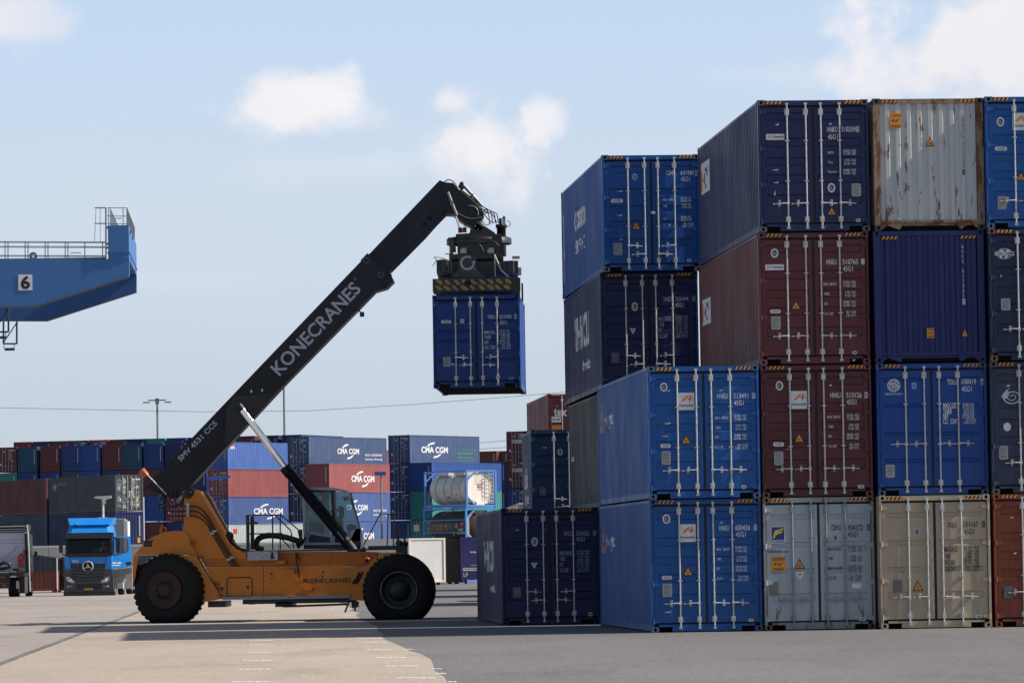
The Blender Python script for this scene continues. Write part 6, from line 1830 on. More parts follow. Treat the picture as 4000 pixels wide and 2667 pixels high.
text_on(mb, 'samskip', (.62, .04, 1.98), (1.6, 0, 0), (0, 0, .20), 0, .03); text_on(mb, 'www.samskip.com', (.62, .04, 1.16), (1.5, 0, 0), (0, 0, .10), 0, .01)
mb.box(.12, 12.8, .02, .045, .98, 1.06, 1); mb.box(.12, 12.8, .02, .045, .86, .94, 0)
text_on(mb, 'LF', (.16, .04, .48), (.3, 0, 0), (0, 0, .26), 0, .03)
mb.build('lettering', (WHITE, plain('pale cyan', (.4, .6, .62), .5)), rs)

BT = thing('box_trailer', 'pale grey ribbed box trailer whose roof edge peeps over the lone navy container', 'trailer', (.02, 169, 0), R(2))
mb = MB(); mb.prism([(0, .95), (2.5, .95), (2.5, 3.5), (2.42, 3.6), (.12, 3.6), (.0, 3.5)], 0, 11.5); mb.build('body', paint('pale grey tarpaulin', (.30, .30, .30), .5, .3), BT)
mb = MB()
for k in range(12):
    mb.box(.08 + .2 * k, .13 + .2 * k, -.03, 0, 1.0, 3.5)
mb.tube([(.02, -.03, 1.0), (.02, -.03, 3.46), (.12, -.03, 3.58), (2.4, -.03, 3.58)], .035, 6)
mb.build('rib', paint('pale rib', (.5, .5, .5), .5), BT)
for (x, y) in ((.2, 8), (2.3, 8), (.2, 9.4), (2.3, 9.4), (.2, 1.2), (2.3, 1.2)):
    mb = MB(); mb.lathe([(.3, -.15), (.5, -.15), (.5, .15), (.3, .15)], (x, y, .5), 'x', 24); mb.build('wheel', TYRE, BT)
mb = MB(); mb.box(.7, 1.8, .2, 11.2, .7, .94); mb.build('chassis', PLASTIC_B, BT)

def bulk(label, x0, x1, Y, lower, tarp, h0, h1, hp):
    a, b = at(x0, 2200, Y), at(x1, 2200, Y)
    r_ = thing('bulk_container', label, 'bulk container', (a.x, Y, 0), 0, 'tarpaulin covered bulk containers')
    W = b.x - a.x; D = 5.5
    mb = MB(); n = 9; p = (W - .2) / n
    vs = []
    for i in range(n):
        for u, y in ((0, .08), (.36, .08), (.5, .02), (.86, .02)):
            x = .1 + (i + u) * p; vs += [(x, y, .3), (x, y, h0)]
    vs += [(W - .1, .08, .3), (W - .1, .08, h0)]
    mb.add(vs, [(2 * i, 2 * i + 1, 2 * i + 3, 2 * i + 2) for i in range(len(vs) // 2 - 1)])
    mb.box(0, .1, 0, D, .1, h0); mb.box(W - .1, W, 0, D, .1, h0); mb.box(.1, W - .1, .01, D, .12, .3); mb.box(0, W, D, D + .1, .1, h0)
    mb.prism([(W - .35, .0), (W, .0), (W, .28), (W - .2, .28)], .0, .15); mb.prism([(0, .0), (.2, .0), (.2, .2), (0, .28)], .0, .15)
    mb.build('body', lower, r_)
    mb = MB(); rn = random.Random(9); nx, ny = 26, 6
    vs, fs = [], []
    rows = [(0, h0 - .02, -.05), (.25, None, -.02), (.6, None, .0), (.92, None, .03), (1, None, .06), (1, None, D)]
    for j, (t, _z, y) in enumerate(rows):
        for i in range(nx + 1):
            u = i / nx
            zt = h1 + (hp - h1) * (1 - abs(u - .3) / .7 if u > .3 else u / .3)
            z_ = h0 - .02 + (zt - h0) * t
            vs.append((W * u, y + (.05 * math.sin(u * 34 + 3 * math.sin(u * 9)) * (1 - t * .7) if j < 4 else 0) + rn.uniform(-.01, .01), z_))
    for j in range(len(rows) - 1):
        for i in range(nx):
            fs.append((j * (nx + 1) + i, j * (nx + 1) + i + 1, (j + 1) * (nx + 1) + i + 1, (j + 1) * (nx + 1) + i))
    mb.add(vs, fs, 0, True)
    mb.flat([(W, 0, h0), (W, D, h0), (W, D, h1), (W, 0, h1)])
    mb.build('tarpaulin', tarp, r_)
    mb = MB(); mb.tube([(W + .02, -.06, .2), (W + .02, -.06, h1)], .04, 6); mb.build('sunlit_edge', paint('pale sunlit edge', (.5, .47, .42), .5), r_)  # pale tube stands for the sunlit right edge, brightness put into its paint
    return r_
TARP = plain('blue black tarpaulin', (.018, .020, .032), .32, 0, .4, 3)
bulk('rust red bulk container under a dark wrinkled tarpaulin, between the two trucks', 62, 221, 288, paint('rust red steel', (.17, .055, .04), .55, .5, .03), TARP, 1.32, 2.1, 2.36)
bulk('black covered bulk container, partly behind the blue truck', 224, 300, 289.5, paint('black steel', (.012, .012, .013), .6), plain('black tarpaulin cloth', (.012, .012, .014), .5), 1.0, 1.9, 2.2)

# blue tractor unit facing the camera
TY = 255.0
ZT = zoomer(220, 1980, 4.237, TY)
c0 = at(349, 2328, TY)
TRK = thing('truck', 'bright blue truck facing the camera with its driver door swung open', 'truck', (c0.x, TY, 0))
TO = tuple(TRK.location)
def tb(mb, name, mats, par=TRK):
    return mb.build(name, mats, par, TO)
TB = paint('bright sky blue paint', (.012, .20, .60), .28, .12)
TG = plain('grey truck plastic', (.045, .048, .055), .5, 0, .25, 5)
TK_ = plain('black truck plastic', (.010, .010, .012), .5)
def TXZ(pts, Y=TY):
    return XZ(ZT, pts, Y)
zc = lambda x, y, Y=TY: ZT(x, y, Y)
def loft(mb, secs, mi=0, smooth=False):
    """sections of equal length lofted along their order"""
    n = len(secs[0]); vs = [p for s_ in secs for p in s_]
    fs = []
    for j in range(len(secs) - 1):
        for i in range(n):
            fs.append((j * n + i, j * n + (i + 1) % n, (j + 1) * n + (i + 1) % n, (j + 1) * n + i))
    mb.add(vs, fs, mi, smooth); mb.add(secs[0], [list(range(n))], mi); mb.add(secs[-1], [list(range(n - 1, -1, -1))], mi)
    return mb
xl, xr = zc(142, 0).x, zc(925, 0).x
def cabsec(xa, xb, z0, z1, y, ch=.12):
    return [(xa + ch, y, z0), (xb - ch, y, z0), (xb, y + ch, z0), (xb, y + 2.2, z0), (xa, y + 2.2, z0), (xa, y + ch, z0)], z1
zb, zhood, zws0, zws1, zvis, zf1, ztop = (zc(0, v).z for v in (1400, 1030, 800, 520, 430, 295, 188))
def ring(xa, xb, y0, y1, z, ch):
    return [(xa + ch, y0, z), (xb - ch, y0, z), (xb, y0 + ch * 1.4, z), (xb, y1, z), (xa, y1, z), (xa, y0 + ch * 1.4, z)]
mb = MB()
loft(mb, [ring(xl, xr, TY, TY + 2.25, zhood, .22), ring(xl, xr, TY + .02, TY + 2.25, zws0, .22)])
hoodp = tb(mb, 'cab_body', TB)
mb = MB()
loft(mb, [ring(xl + .02, xr - .02, TY + .16, TY + 2.25, zvis, .24), ring(xl + .05, xr - .04, TY + .22, TY + 2.25, zc(0, 425).z + .01, .24), ring(xl + .16, xr - .12, TY + .62, TY + 2.25, zf1, .25)])
mb.box(xl, xl + .1, TY + .3, TY + 2.2, zws0, zvis); mb.box(xr - .08, xr, TY + .9, TY + 2.2, zws0, zvis); mb.box(xl, xr, TY + 2.1, TY + 2.25, zws0, zvis)
tb(mb, 'cab_roof', TB, hoodp)
mb = MB()
zt, zl = ztop, zf1 - .02
mb.add([(xl + .06, TY + .95, zt), (xr + .02, TY + .95, zt), (xr - .18, TY + .42, zl), (xl + .26, TY + .42, zl), (xl + .06, TY + 2.2, zt + .02), (xr + .02, TY + 2.2, zt + .02), (xr, TY + 2.2, zl), (xl + .04, TY + 2.2, zl)],
       [(0, 1, 2, 3), (0, 4, 5, 1), (1, 5, 6, 2), (0, 3, 7, 4), (3, 2, 6, 7), (4, 7, 6, 5)])
for x in (330, 850):
    q = zc(x, 275); mb.box(q.x - .04, q.x + .04, TY + .40, TY + .48, q.z - .02, q.z + .04, 1)
tb(mb, 'roof_deflector', (TB, WHITEPLATE), hoodp)
mb = MB()
mb.prism([(p_[0], p_[1]) for p_ in TXZ([(150, 432), (945, 425), (930, 515), (880, 512), (170, 520)])], TY - .12, TY + .2)
tb(mb, 'sun_visor', plain('smoked visor', (.012, .014, .024), .2), hoodp)
mb = MB()
mb.prism(TXZ([(145, 515), (170, 515), (175, 790), (150, 790)]), TY + .04, TY + .3); mb.prism(TXZ([(885, 510), (915, 505), (925, 800), (890, 790)]), TY + .04, TY + .3)
mb.prism(TXZ([(150, 770), (900, 760), (915, 800), (840, 822), (200, 826), (140, 800)]), TY - .02, TY + .25)
for (x0, y0, x1, y1) in ((430, 780, 495, 812), (740, 772, 800, 806)):
    mb.beam(zc(x0, y0, TY - .04), zc(x1, y1, TY - .04), .02, .02)
tb(mb, 'windscreen_frame', TK_, hoodp)
mb = MB()
mb.add([zc(168, 770, TY + .06), zc(890, 762, TY + .06), zc(885, 515, TY + .2), zc(172, 520, TY + .2)], [(0, 1, 2, 3)])
tb(mb, 'windscreen', glass('truck glass', (.42, .46, .48), .8), hoodp)
mb = MB()
mb.box(xl + .1, xr - .1, TY + .35, TY + 1.0, zws0, zws0 + .12, 0); mb.box(xl + .12, xr - .12, TY + 1.7, TY + 2.05, zws0, zvis, 0)
a, b = zc(590, 730), zc(720, 690); mb.box(a.x, b.x, TY + .4, TY + .7, a.z, b.z, 1)
a, b = zc(740, 750), zc(860, 700); mb.box(a.x, b.x, TY + .4, TY + .6, a.z, b.z, 2)
tb(mb, 'dashboard', (plain('dark dash', (.02, .022, .028), .7), plain('teal jacket cloth', (.03, .22, .19), .8), plain('dark green cloth', (.02, .07, .05), .8)), hoodp)
mb = MB()
for pts in ([(140, 800), (200, 826), (250, 1028), (150, 1030), (140, 960)], [(845, 822), (915, 800), (920, 1015), (915, 1030), (800, 1028)]):
    mb.prism(TXZ(pts), TY - .10, TY + .05)
tb(mb, 'wing_panel', TB, hoodp)
mb = MB()
mb.prism(TXZ([(236, 938), (806, 934), (800, 1030), (250, 1034)]), TY - .07, TY + .02)
for y in (975, 1015):
    a, b = zc(245, y), zc(800, y - 4); mb.box(a.x, b.x, TY - .13, TY - .07, a.z - .03, a.z + .03, 1)
tb(mb, 'upper_grille', (TK_, TG), hoodp)
mb = MB(); q = zc(526, 980)
A = [2 * math.pi * i / 28 for i in range(29)]
mb.tube([(q.x + .27 * math.cos(t), TY - .16, q.z + .27 * math.sin(t)) for t in A], .032, 8, 0)
mb.lathe([(0, -.01), (.27, -.01), (.27, .05)], (q.x, TY - .13, q.z), 'y', 24, 1)
for k in range(3):
    t = math.pi / 2 + k * 2 * math.pi / 3
    d = Vector((math.cos(t), 0, math.sin(t))); nn = Vector((-d.z, 0, d.x)); cc = Vector((q.x, TY - .165, q.z))
    mb.add([cc + nn * .045, cc + d * .27, cc - nn * .045, cc + Vector((0, -.03, 0))], [(0, 1, 3), (1, 2, 3), (0, 2, 1)], 0)
tb(mb, 'star_emblem', (STEEL, TK_), hoodp)
mb = MB()
a, b = zc(258, 914), zc(370, 872); text_on(mb, '2854', (a.x, TY - .004, a.z), (b.x - a.x, 0, 0), (0, 0, b.z - a.z), 0, .03)
a, b = zc(690, 926), zc(808, 908); text_on(mb, 'ACTROS', (a.x, TY - .004, a.z), (b.x - a.x, 0, 0), (0, 0, b.z - a.z), 0, .0, .3)
tb(mb, 'lettering', WHITE, hoodp)
mb = MB()
mb.prism(TXZ([(140, 1030), (920, 1026), (938, 1130), (950, 1290), (962, 1395), (130, 1400), (132, 1180)]), TY - .16, TY + .5)
mb.prism(TXZ([(128, 1395), (965, 1390), (972, 1430), (955, 1462), (135, 1468), (122, 1430)]), TY - .2, TY + .4, 1)
bmp = tb(mb, 'bumper', (TG, TK_))
mb = MB()
mb.prism(TXZ([(262, 1045), (800, 1040), (775, 1190), (530, 1225), (285, 1200)]), TY - .19, TY - .15, 0)
for k, y in enumerate((1085, 1135, 1185)):
    pts = TXZ([(275 + 8 * k, y - 22), (530, y - 4), (785 - 8 * k, y - 28), (780 - 8 * k, y - 4), (530, y + 22), (285 + 8 * k, y + 2)]); mb.prism(pts, TY - .25, TY - .19, 1)
mb.prism(TXZ([(330, 1270), (770, 1265), (740, 1360), (350, 1365)]), TY - .17, TY - .155, 0)
tb(mb, 'lower_grille', (TK_, TG), bmp)
for pts in ([(165, 1152), (225, 1150), (262, 1190), (304, 1218), (300, 1255), (215, 1240), (175, 1210)], [(745, 1218), (800, 1185), (835, 1155), (885, 1152), (880, 1200), (850, 1235), (750, 1252)]):
    mb = MB(); mb.prism(TXZ(pts), TY - .21, TY - .1, 0)
    cx_ = sum(p_[0] for p_ in pts) / len(pts); cy_ = sum(p_[1] for p_ in pts) / len(pts); q = zc(cx_, cy_)
    mb.lathe([(0, -.03), (.07, -.02), (.085, .02)], (q.x, TY - .21, q.z), 'y', 14, 1); mb.box(q.x - .05, q.x + .05, TY - .225, TY - .21, q.z + .1, q.z + .14, 2)
    tb(mb, 'headlight', (plain('lamp glass', (.42, .44, .46), .15, .3, .3, 12), CHROME, plain('orange lamp', (.5, .16, .08), .3)), bmp)
for (x0, x1) in ((225, 280), (780, 835)):
    a, b = zc(x0, 1316), zc(x1, 1306); mb = MB(); mb.box(a.x, b.x, TY - .18, TY - .16, a.z, b.z); q = zc(200 if x0 < 500 else 855, 1308)
    mb.lathe([(0, -.02), (.05, -.02), (.06, .01)], (q.x, TY - .165, q.z), 'y', 12); tb(mb, 'fog_lamp', plain('lamp glass', (.42, .44, .46), .15), bmp)
mb = MB(); a, b = zc(440, 1370), zc(612, 1338); mb.box(a.x, b.x, TY - .2, TY - .16, a.z, b.z, 0); mb.box(a.x, a.x + .08, TY - .203, TY - .2, a.z, b.z, 1)
text_on(mb, '25-BJR-6', (a.x + .11, TY - .205, a.z + .025), (b.x - a.x - .14, 0, 0), (0, 0, b.z - a.z - .05), 2, .02)
tb(mb, 'number_plate', (plain('plate yellow', (.62, .38, .03), .5), BLUEINK, BLACKM), bmp)
mb = MB()
mb.prism(TXZ([(45, 545), (62, 525), (95, 528), (105, 560), (105, 745), (85, 762), (50, 748)]), TY - .1, TY + .1)
mb.beam(zc(95, 530, TY), zc(150, 512, TY), .05, .06); mb.beam(zc(100, 770, TY), zc(140, 795, TY), .05, .06)
tb(mb, 'wing_mirror', TK_)
# open door, seen from outside
DY = TY + .25
mb = MB()
outer_ = [(912, 482), (1208, 478), (1225, 745), (1240, 985), (925, 1012), (918, 800)]
win = [(948, 530), (975, 510), (1150, 512), (1172, 535), (1180, 690), (1165, 730), (990, 788), (950, 770)]
hx = zc(912, 482, DY).x
dz = lambda x, y: (lambda p_: Vector((p_.x, DY + .42 * (p_.x - hx), p_.z)))(zc(x, y, DY))
P0, P1 = [dz(x, y) for x, y in outer_], [dz(x, y) for x, y in win]
me_b = bmesh.new()
vo = [me_b.verts.new(p_) for p_ in P0]; vi = [me_b.verts.new(p_) for p_ in P1]
eo = [me_b.edges.new((vo[i], vo[(i + 1) % len(vo)])) for i in range(len(vo))]; ei = [me_b.edges.new((vi[i], vi[(i + 1) % len(vi)])) for i in range(len(vi))]
bmesh.ops.triangle_fill(me_b, use_beauty=True, use_dissolve=False, edges=eo + ei)
me_b.verts.index_update()
vs = [v.co.copy() for v in me_b.verts]; fs = [[v.index for v in f.verts] for f in me_b.faces]
mb.add(vs, fs); mb.add([v + Vector((0, .07, 0)) for v in vs], fs)
for loop in (P0, P1):
    n = len(loop); vv = loop + [p_ + Vector((0, .07, 0)) for p_ in loop]
    mb.add(vv, [(i, (i + 1) % n, n + (i + 1) % n, n + i) for i in range(n)])
me_b.free()
dr = tb(mb, 'door', TB)
mb = MB(); mb.flat([p_ + Vector((0, .03, 0)) for p_ in P1]); tb(mb, 'door_window', glass('truck glass', (.42, .46, .48), .8), dr)
mb = MB()
for (x, y) in [(0, 0)]:
    n = len(P1); vv = [p_ + Vector((0, -.01, 0)) for p_ in P1]; c_ = sum(vv, Vector()) / n
    mb.tube(vv + [vv[0]], .025, 6)
tb(mb, 'window_seal', TK_, dr)
mb = MB(); q = dz(1190, 930); mb.flat([(q.x + .17 * math.cos(t * .4), q.y - .006 + .42 * .17 * math.cos(t * .4), q.z + .1 * math.sin(t * .4)) for t in range(16)], 0); mb.box(q.x - .1, q.x + .12, q.y - .05, q.y - .02, q.z - .01, q.z + .04, 1); tb(mb, 'handle', (TK_, TG), dr)
mb = MB(); a, b = dz(932, 935), dz(1066, 908)
dq = lambda u, z_, o: (a.x + (b.x - a.x) * u, a.y + (b.y - a.y) * u - o, z_)
for (u0, u1, za, zb_, o, mi) in ((0, 1, a.z, b.z, .006, 0), (.4, .6, a.z, b.z, .009, 1), (0, .9, a.z - .11, a.z - .06, .006, 0)):
    mb.flat([dq(u0, za, o), dq(u1, za, o), dq(u1, zb_, o), dq(u0, zb_, o)], mi)
tb(mb, 'door_sticker', (WHITEPLATE, ORANGEINK), dr)
mb = MB(); mb.prism(TXZ([(990, 520), (1015, 502), (1050, 510), (1062, 560), (1058, 740), (1030, 755), (995, 745)], DY), DY - .3, DY - .12); mb.beam(zc(1000, 515, DY - .2), zc(930, 500, DY), .05, .05); tb(mb, 'wing_mirror', TK_, dr)
mb = MB()
mb.prism(TXZ([(925, 1020), (1245, 985), (1240, 1080), (1150, 1110), (1110, 1180), (1090, 1240), (945, 1260), (935, 1100)]), TY + .3, TY + 2.3, 0)
mb.prism(TXZ([(930, 1040), (1242, 1000), (1244, 985), (925, 1020)]), TY + .27, TY + .3, 1)
for (y0, y1) in ((1165, 1180), (1208, 1225)):
    mb.prism(TXZ([(945, y0 + 18), (1080, y0), (1080, y1 - 10), (945, y1 + 8)]), TY + .25, TY + .3, 1)
tb(mb, 'step_panel', (plain('grey step plastic', (.17, .18, .19), .5), plain('pale edge', (.5, .5, .48), .4)))
def tyre(mb, x, y, rad, w, mi=0, mr=1):
    mb.lathe([(rad * .6, -w / 2 + .02), (rad * .92, -w / 2), (rad, -w / 2 + .05), (rad, w / 2 - .05), (rad * .92, w / 2), (rad * .6, w / 2 - .02)], (x, y, rad), 'x', 32, mi)
    mb.lathe([(0, -w / 2 + .12), (rad * .3, -w / 2 + .1), (rad * .6, -w / 2 + .02)], (x, y, rad), 'x', 24, mr)
    mb.lathe([(0, w / 2 - .12), (rad * .3, w / 2 - .1), (rad * .6, w / 2 - .02)], (x, y, rad), 'x', 24, mr)
for (x, y) in ((xl + .2, TY + .95), (xr - .1, TY + .95), (xl + .3, TY + 4.6), (xr + .05, TY + 4.6), (xr + .10, TY + 9.5), (xr + .10, TY + 10.8), (xl + .3, TY + 9.5)):
    mb = MB(); tyre(mb, x, y, .52, .34); tb(mb, 'wheel', (TYRE, plain('wheel steel', (.3, .3, .3), .5, .4)))
mb = MB(); mb.box(xl + .7, xl + 1.0, TY + 2.2, TY + 12, .75, 1.0); mb.box(xr - 1.0, xr - .7, TY + 2.2, TY + 12, .75, 1.0)
mb.box(xr - .1, xr + .25, TY + 3.4, TY + 4.0, .35, 1.1, 1); mb.box(xr - .05, xr + .35, TY + 8.4, TY + 8.6, .3, 1.2, 1); mb.box(xr, xr + .35, TY + 11.5, TY + 11.6, .5, 1.3, 1)
tb(mb, 'chassis', (TK_, plain('pale guard', (.5, .5, .48), .4)))
# load behind the cab
a, b = at(220 + 962 / 4.237, 2000, TY + 4), at(220 + 1142 / 4.237, 2000, TY + 4)
lt = at(300, 1980 + 215 / 4.237, TY + 4).z
BX = thing('swap_body', 'pale grey swap body riding on the trailer of the blue truck', 'swap body', (b.x - 2.5, TY + 4, 1.25), 0)
mb = MB(); mb.box(.05, 2.45, .03, 1.7, 0, lt - 1.25); mb.build('body', paint('pale grey swap body', (.36, .36, .36), .5, .2), BX)
mb = MB(); mb.box(2.40, 2.62, .0, .12, 0, lt - 1.3); mb.box(-.0, .05, 0, .12, 0, lt - 1.25); mb.box(.0, 2.5, 0, .1, lt - 1.25, lt - 1.2); mb.box(2.46, 2.6, .12, 1.7, 0, lt - 1.35)
mb.build('frame', paint('white sunlit edge frame', (.7, .68, .64), .5), BX)  # white right edge: sunlight on the grey body's side put into the paint
q = zc(765, 640, TY + .9)
person('grey haired driver in an orange vest at the wheel of the blue truck', (q.x, TY + 1.15, q.z - .62), R(180), (.75, .11, .04), (.03, .03, .05), plain('grey hair', (.22, .21, .20), .8))

# white tractor unit seen from behind, cut by the picture's left edge
ZL = zoomer(0, 2000, 4.479, 256.0)
WY = 256.0
c1 = at(-5, 2330, WY)
TW = thing('truck', 'white tractor unit seen from behind with a red extinguisher box, at the left edge', 'truck', (c1.x, WY, 0))
WO = tuple(TW.location)
def wb(mb, name, mats, par=TW):
    return mb.build(name, mats, par, WO)
zl_ = lambda x, y, Y=WY: ZL(x, y, Y)
xr2 = zl_(330, 0).x; xl2 = xr2 - 2.3
zA, zB, zT = zl_(0, 1030).z, zl_(0, 350).z, zl_(0, 205).z
mb = MB(); mb.box(xl2, xr2, WY + 3.2, WY + 5.2, zA, zB)
for y in (480, 535):
    z_ = zl_(0, y).z; mb.box(xl2, xr2, WY + 3.18, WY + 3.2, z_ - .012, z_ + .012, 1)
a, b = zl_(-60, 705), zl_(140, 580); mb.box(a.x, b.x, WY + 3.17, WY + 3.2, a.z, b.z, 0)
for k in range(4):
    z_ = zl_(0, 770 + 28 * k).z; mb.box(xl2, zl_(180, 0).x, WY + 3.185, WY + 3.2, z_ - .008, z_ + .008, 1)
wc = wb(mb, 'cab_body', (paint('lilac white paint', (.50, .50, .57), .4, .15), plain('seam grey', (.3, .3, .34), .5)))
mb = MB()
mb.prism([(xl2, zB), (xr2, zB), (xr2 + .12, zB + .1), (xr2 + .15, zT - .08), (xr2 + .02, zT), (xl2, zT)], WY + 3.1, WY + 4.9, 0)
for y in (250, 300, 335):
    z_ = zl_(0, y).z; mb.tube([(xl2, WY + 3.05, z_), (xr2 - .05, WY + 3.05, z_ + .03), (xr2 + .12, WY + 3.05, z_ - .05)], .035, 6, 1)
mb.tube([(xr2 + .12, WY + 3.0, zT - .05), (xr2 + .16, WY + 3.0, zB), (xr2 + .2, WY + 3.0, zl_(0, 700).z), (xr2 + .22, WY + 3.0, zA - .3), (xr2 + .24, WY + 3.0, zl_(0, 1400).z)], .045, 6, 2)
wb(mb, 'roof_fairing', (TK_, plain('dusty edge', (.28, .28, .26), .6), plain('bright edge strip', (.5, .5, .46), .4)), wc)
mb = MB(); mb.prism(XZ(ZL, [(330, 350), (400, 390), (410, 780), (415, 1050), (360, 1050), (335, 600)], WY), WY + 3.0, WY + 5.0); wb(mb, 'side_fairing', TK_, wc)
mb = MB(); a, b = zl_(215, 955), zl_(312, 742); mb.box(a.x, b.x, WY + 3.0, WY + 3.17, a.z, b.z, 0); mb.box(a.x + .1, b.x - .1, WY + 2.99, WY + 3.15, b.z, b.z + .07, 1); mb.box((a.x + b.x) / 2 - .06, (a.x + b.x) / 2 + .04, WY + 2.99, WY + 3.0, a.z + .3, a.z + .38, 1)
wb(mb, 'extinguisher_box', (plain('signal red plastic', (.55, .03, .035), .4), TK_))
mb = MB(); a, b = zl_(305, 738), zl_(368, 652); mb.box(a.x, b.x, WY + 3.0, WY + 3.1, a.z, b.z); wb(mb, 'marker_board', plain('dull red board', (.4, .04, .045), .5))
mb = MB(); q = zl_(475, 720); mb.prism(XZ(ZL, [(445, 690), (470, 672), (500, 690), (500, 780), (480, 795), (448, 785)], WY), WY + 4.6, WY + 4.8); mb.beam(zl_(410, 580, WY + 4.7), zl_(495, 640, WY + 4.7), .06, .1); wb(mb, 'wing_mirror', (TK_,))
mb = MB()
mb.tube([zl_(310, 590, WY + 2.9), zl_(60, 840, WY + 2.4)], .012, 5); mb.tube([zl_(0, 810, WY + 2.5), zl_(60, 845, WY + 2.4)], .012, 5)
a, b = zl_(-20, 980), zl_(175, 880); mb.tube([zl_(-40, 930, WY + 2.3), zl_(60, 880, WY + 2.3), zl_(165, 900, WY + 2.3), zl_(165, 960, WY + 2.3), zl_(60, 985, WY + 2.3), zl_(-40, 985, WY + 2.3)], .09, 8)
a, b = zl_(140, 1030), zl_(250, 985); mb.box(a.x, b.x, WY + 2.2, WY + 2.8, a.z, b.z)
wb(mb, 'coupling_lines', TK_)
mb = MB(); a, b = zl_(-150, 1110), zl_(170, 1040); mb.box(a.x, b.x, WY - .2, WY + 3, a.z, b.z, 0); a, b = zl_(-150, 1330), zl_(175, 1110); mb.box(a.x, b.x, WY - .1, WY + .05, a.z, b.z, 0)
a, b = zl_(0, 1060), zl_(160, 1035); mb.box(a.x, b.x, WY - .22, WY - .2, a.z, b.z, 1); a, b = zl_(170, 1110), zl_(410, 1060); mb.box(a.x, b.x, WY + .2, WY + 2.9, a.z, b.z, 0)
a, b = zl_(-60, 1245), zl_(175, 1238); mb.box(a.x, b.x, WY - .12, WY - .1, a.z, b.z, 1)
wb(mb, 'chassis', (TK_, plain('dusty beige steel', (.36, .32, .27), .6)))
for (x0, y0, x1, y1) in ((0, 1145, 95, 1122), (35, 1295, 115, 1262)):
    mb = MB(); a, b = zl_(x0, y0), zl_(x1, y1); mb.box(a.x, b.x, WY - .14, WY - .1, a.z, b.z); wb(mb, 'tail_light', plain('red lamp', (.5, .02, .02), .3))
mb = MB(); a, b = zl_(285, 1335), zl_(330, 1200); mb.box(a.x, b.x, WY - .05, WY, a.z, b.z); wb(mb, 'marker_board', plain('pinkish board', (.55, .38, .35), .5))
for (x, y, w) in ((zl_(215, 0).x, WY + .6, .55), (zl_(350, 0).x, WY + 4.2, .36), (zl_(215, 0).x - 1.9, WY + .6, .55)):
    mb = MB(); tyre(mb, x, y, .52, w); wb(mb, 'wheel', (TYRE, plain('wheel steel', (.3, .3, .3), .5, .4)))
mb = MB(); a, b = zl_(290, 1420), zl_(385, 1125); mb.box(a.x, b.x, WY + 1.4, WY + 3.0, a.z, b.z); wb(mb, 'fuel_tank', plain('dark tank', (.05, .05, .055), .5))

# ------------------------------------------------------------------ gantry crane at the left edge
ZG = zoomer(0, 750, 2.4117, 350.0)
GY = 350.0
e0 = ZG(1217, 632)
CRN = thing('gantry_crane', 'blue gantry crane beam with a number plate and railings jutting in at the left edge', 'crane', (e0.x, GY, 0), R(3))
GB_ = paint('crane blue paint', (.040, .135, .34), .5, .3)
GB2 = paint('crane blue paint, inner', (.025, .085, .24), .5, .3)  # darker copy of the crane blue, shade on the far girder put into colour
RAILM = plain('galvanised rail', (.13, .14, .16), .5, .4)
g = lambda x, y: (ZG(x, y).x - e0.x, ZG(x, y).z)
girder = [(-1500, 632), (1020, 632), (1217, 632), (1217, 796), (328, 1084), (-1500, 1084)]
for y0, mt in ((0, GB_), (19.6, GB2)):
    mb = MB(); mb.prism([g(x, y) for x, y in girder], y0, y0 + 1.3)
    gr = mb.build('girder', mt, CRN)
    mb = MB()
    P_ = [g(x, y) for x, y in ((-1500, 1084), (328, 1084), (1217, 796))]
    for (a, b) in zip(P_, P_[1:]):
        mb.beam((a[0], y0 + .65, a[1]), (b[0], y0 + .65, b[1]), 1.36, .06)
    mb.build('bottom_flange', paint('rusty flange', (.10, .09, .10), .6, .5, .03), gr)
mb = MB(); a, b = g(1020, 634), g(1212, 312)
mb.box(a[0], b[0], -.05, 20.9, a[1], b[1]); a, b = g(1012, 576), g(1222, 560); mb.box(a[0], b[0], -.12, 21, a[1], b[1])
eb_ = mb.build('end_beam', GB_, CRN)
for (y, z) in ((3, 330), (9, 330), (5, 560), (15, 600)):
    mb = MB(); q = g(1216, z + 30); mb.box(q[0] - .02, q[0] + .05, y, y + .35, q[1] - .1, q[1] + .2); mb.build('lifting_lug', GB_, eb_)
mb = MB(); a, b = g(178, 930), g(307, 780); mb.box(a[0], b[0], -.03, -.005, a[1], b[1], 0)
u, v = g(200, 920), g(287, 790); text_on(mb, '6', (u[0], -.036, u[1]), (v[0] - u[0], 0, 0), (0, 0, v[1] - u[1]), 1, .04)
mb.build('number_plate', (WHITEPLATE, BLACKM), CRN)
def rails(name, y, posts, levels, x0, x1, zb_):
    mb = MB()
    for x in posts:
        a, b = g(x, zb_), g(x, levels[0]); mb.tube([(a[0], y, a[1]), (b[0], y, b[1])], .035, 6)
    for l in levels:
        a, b = g(x0, l), g(x1, l); mb.tube([(a[0], y, a[1]), (b[0], y, b[1])], .03, 6)
    return mb.build(name, RAILM, CRN)
rails('railing', .1, [-700 + 188 * k for k in range(8)] + [800, 967], (470, 515, 600), -1400, 990, 632)
rails('railing', 1.2, [-680 + 188 * k for k in range(8)], (470, 515, 600), -1400, 990, 632)
mb = MB(); a, b = g(-1400, 640), g(990, 622); mb.box(a[0], b[0], 0.02, 1.28, b[1] - .02, b[1] + .05); mb.build('walkway', RAILM, CRN)
mb = MB()
for y in (0, 20.5):
    for x in (1025, 1160, 1195):
        a, b = g(x, 312), g(x, 150); mb.tube([(a[0], y, a[1]), (b[0], y, b[1])], .03, 6)
    for z in (150, 228, 300):
        a, b = g(1010, z), g(1195, z); mb.tube([(a[0], y, a[1]), (b[0], y, b[1])], .028, 6)
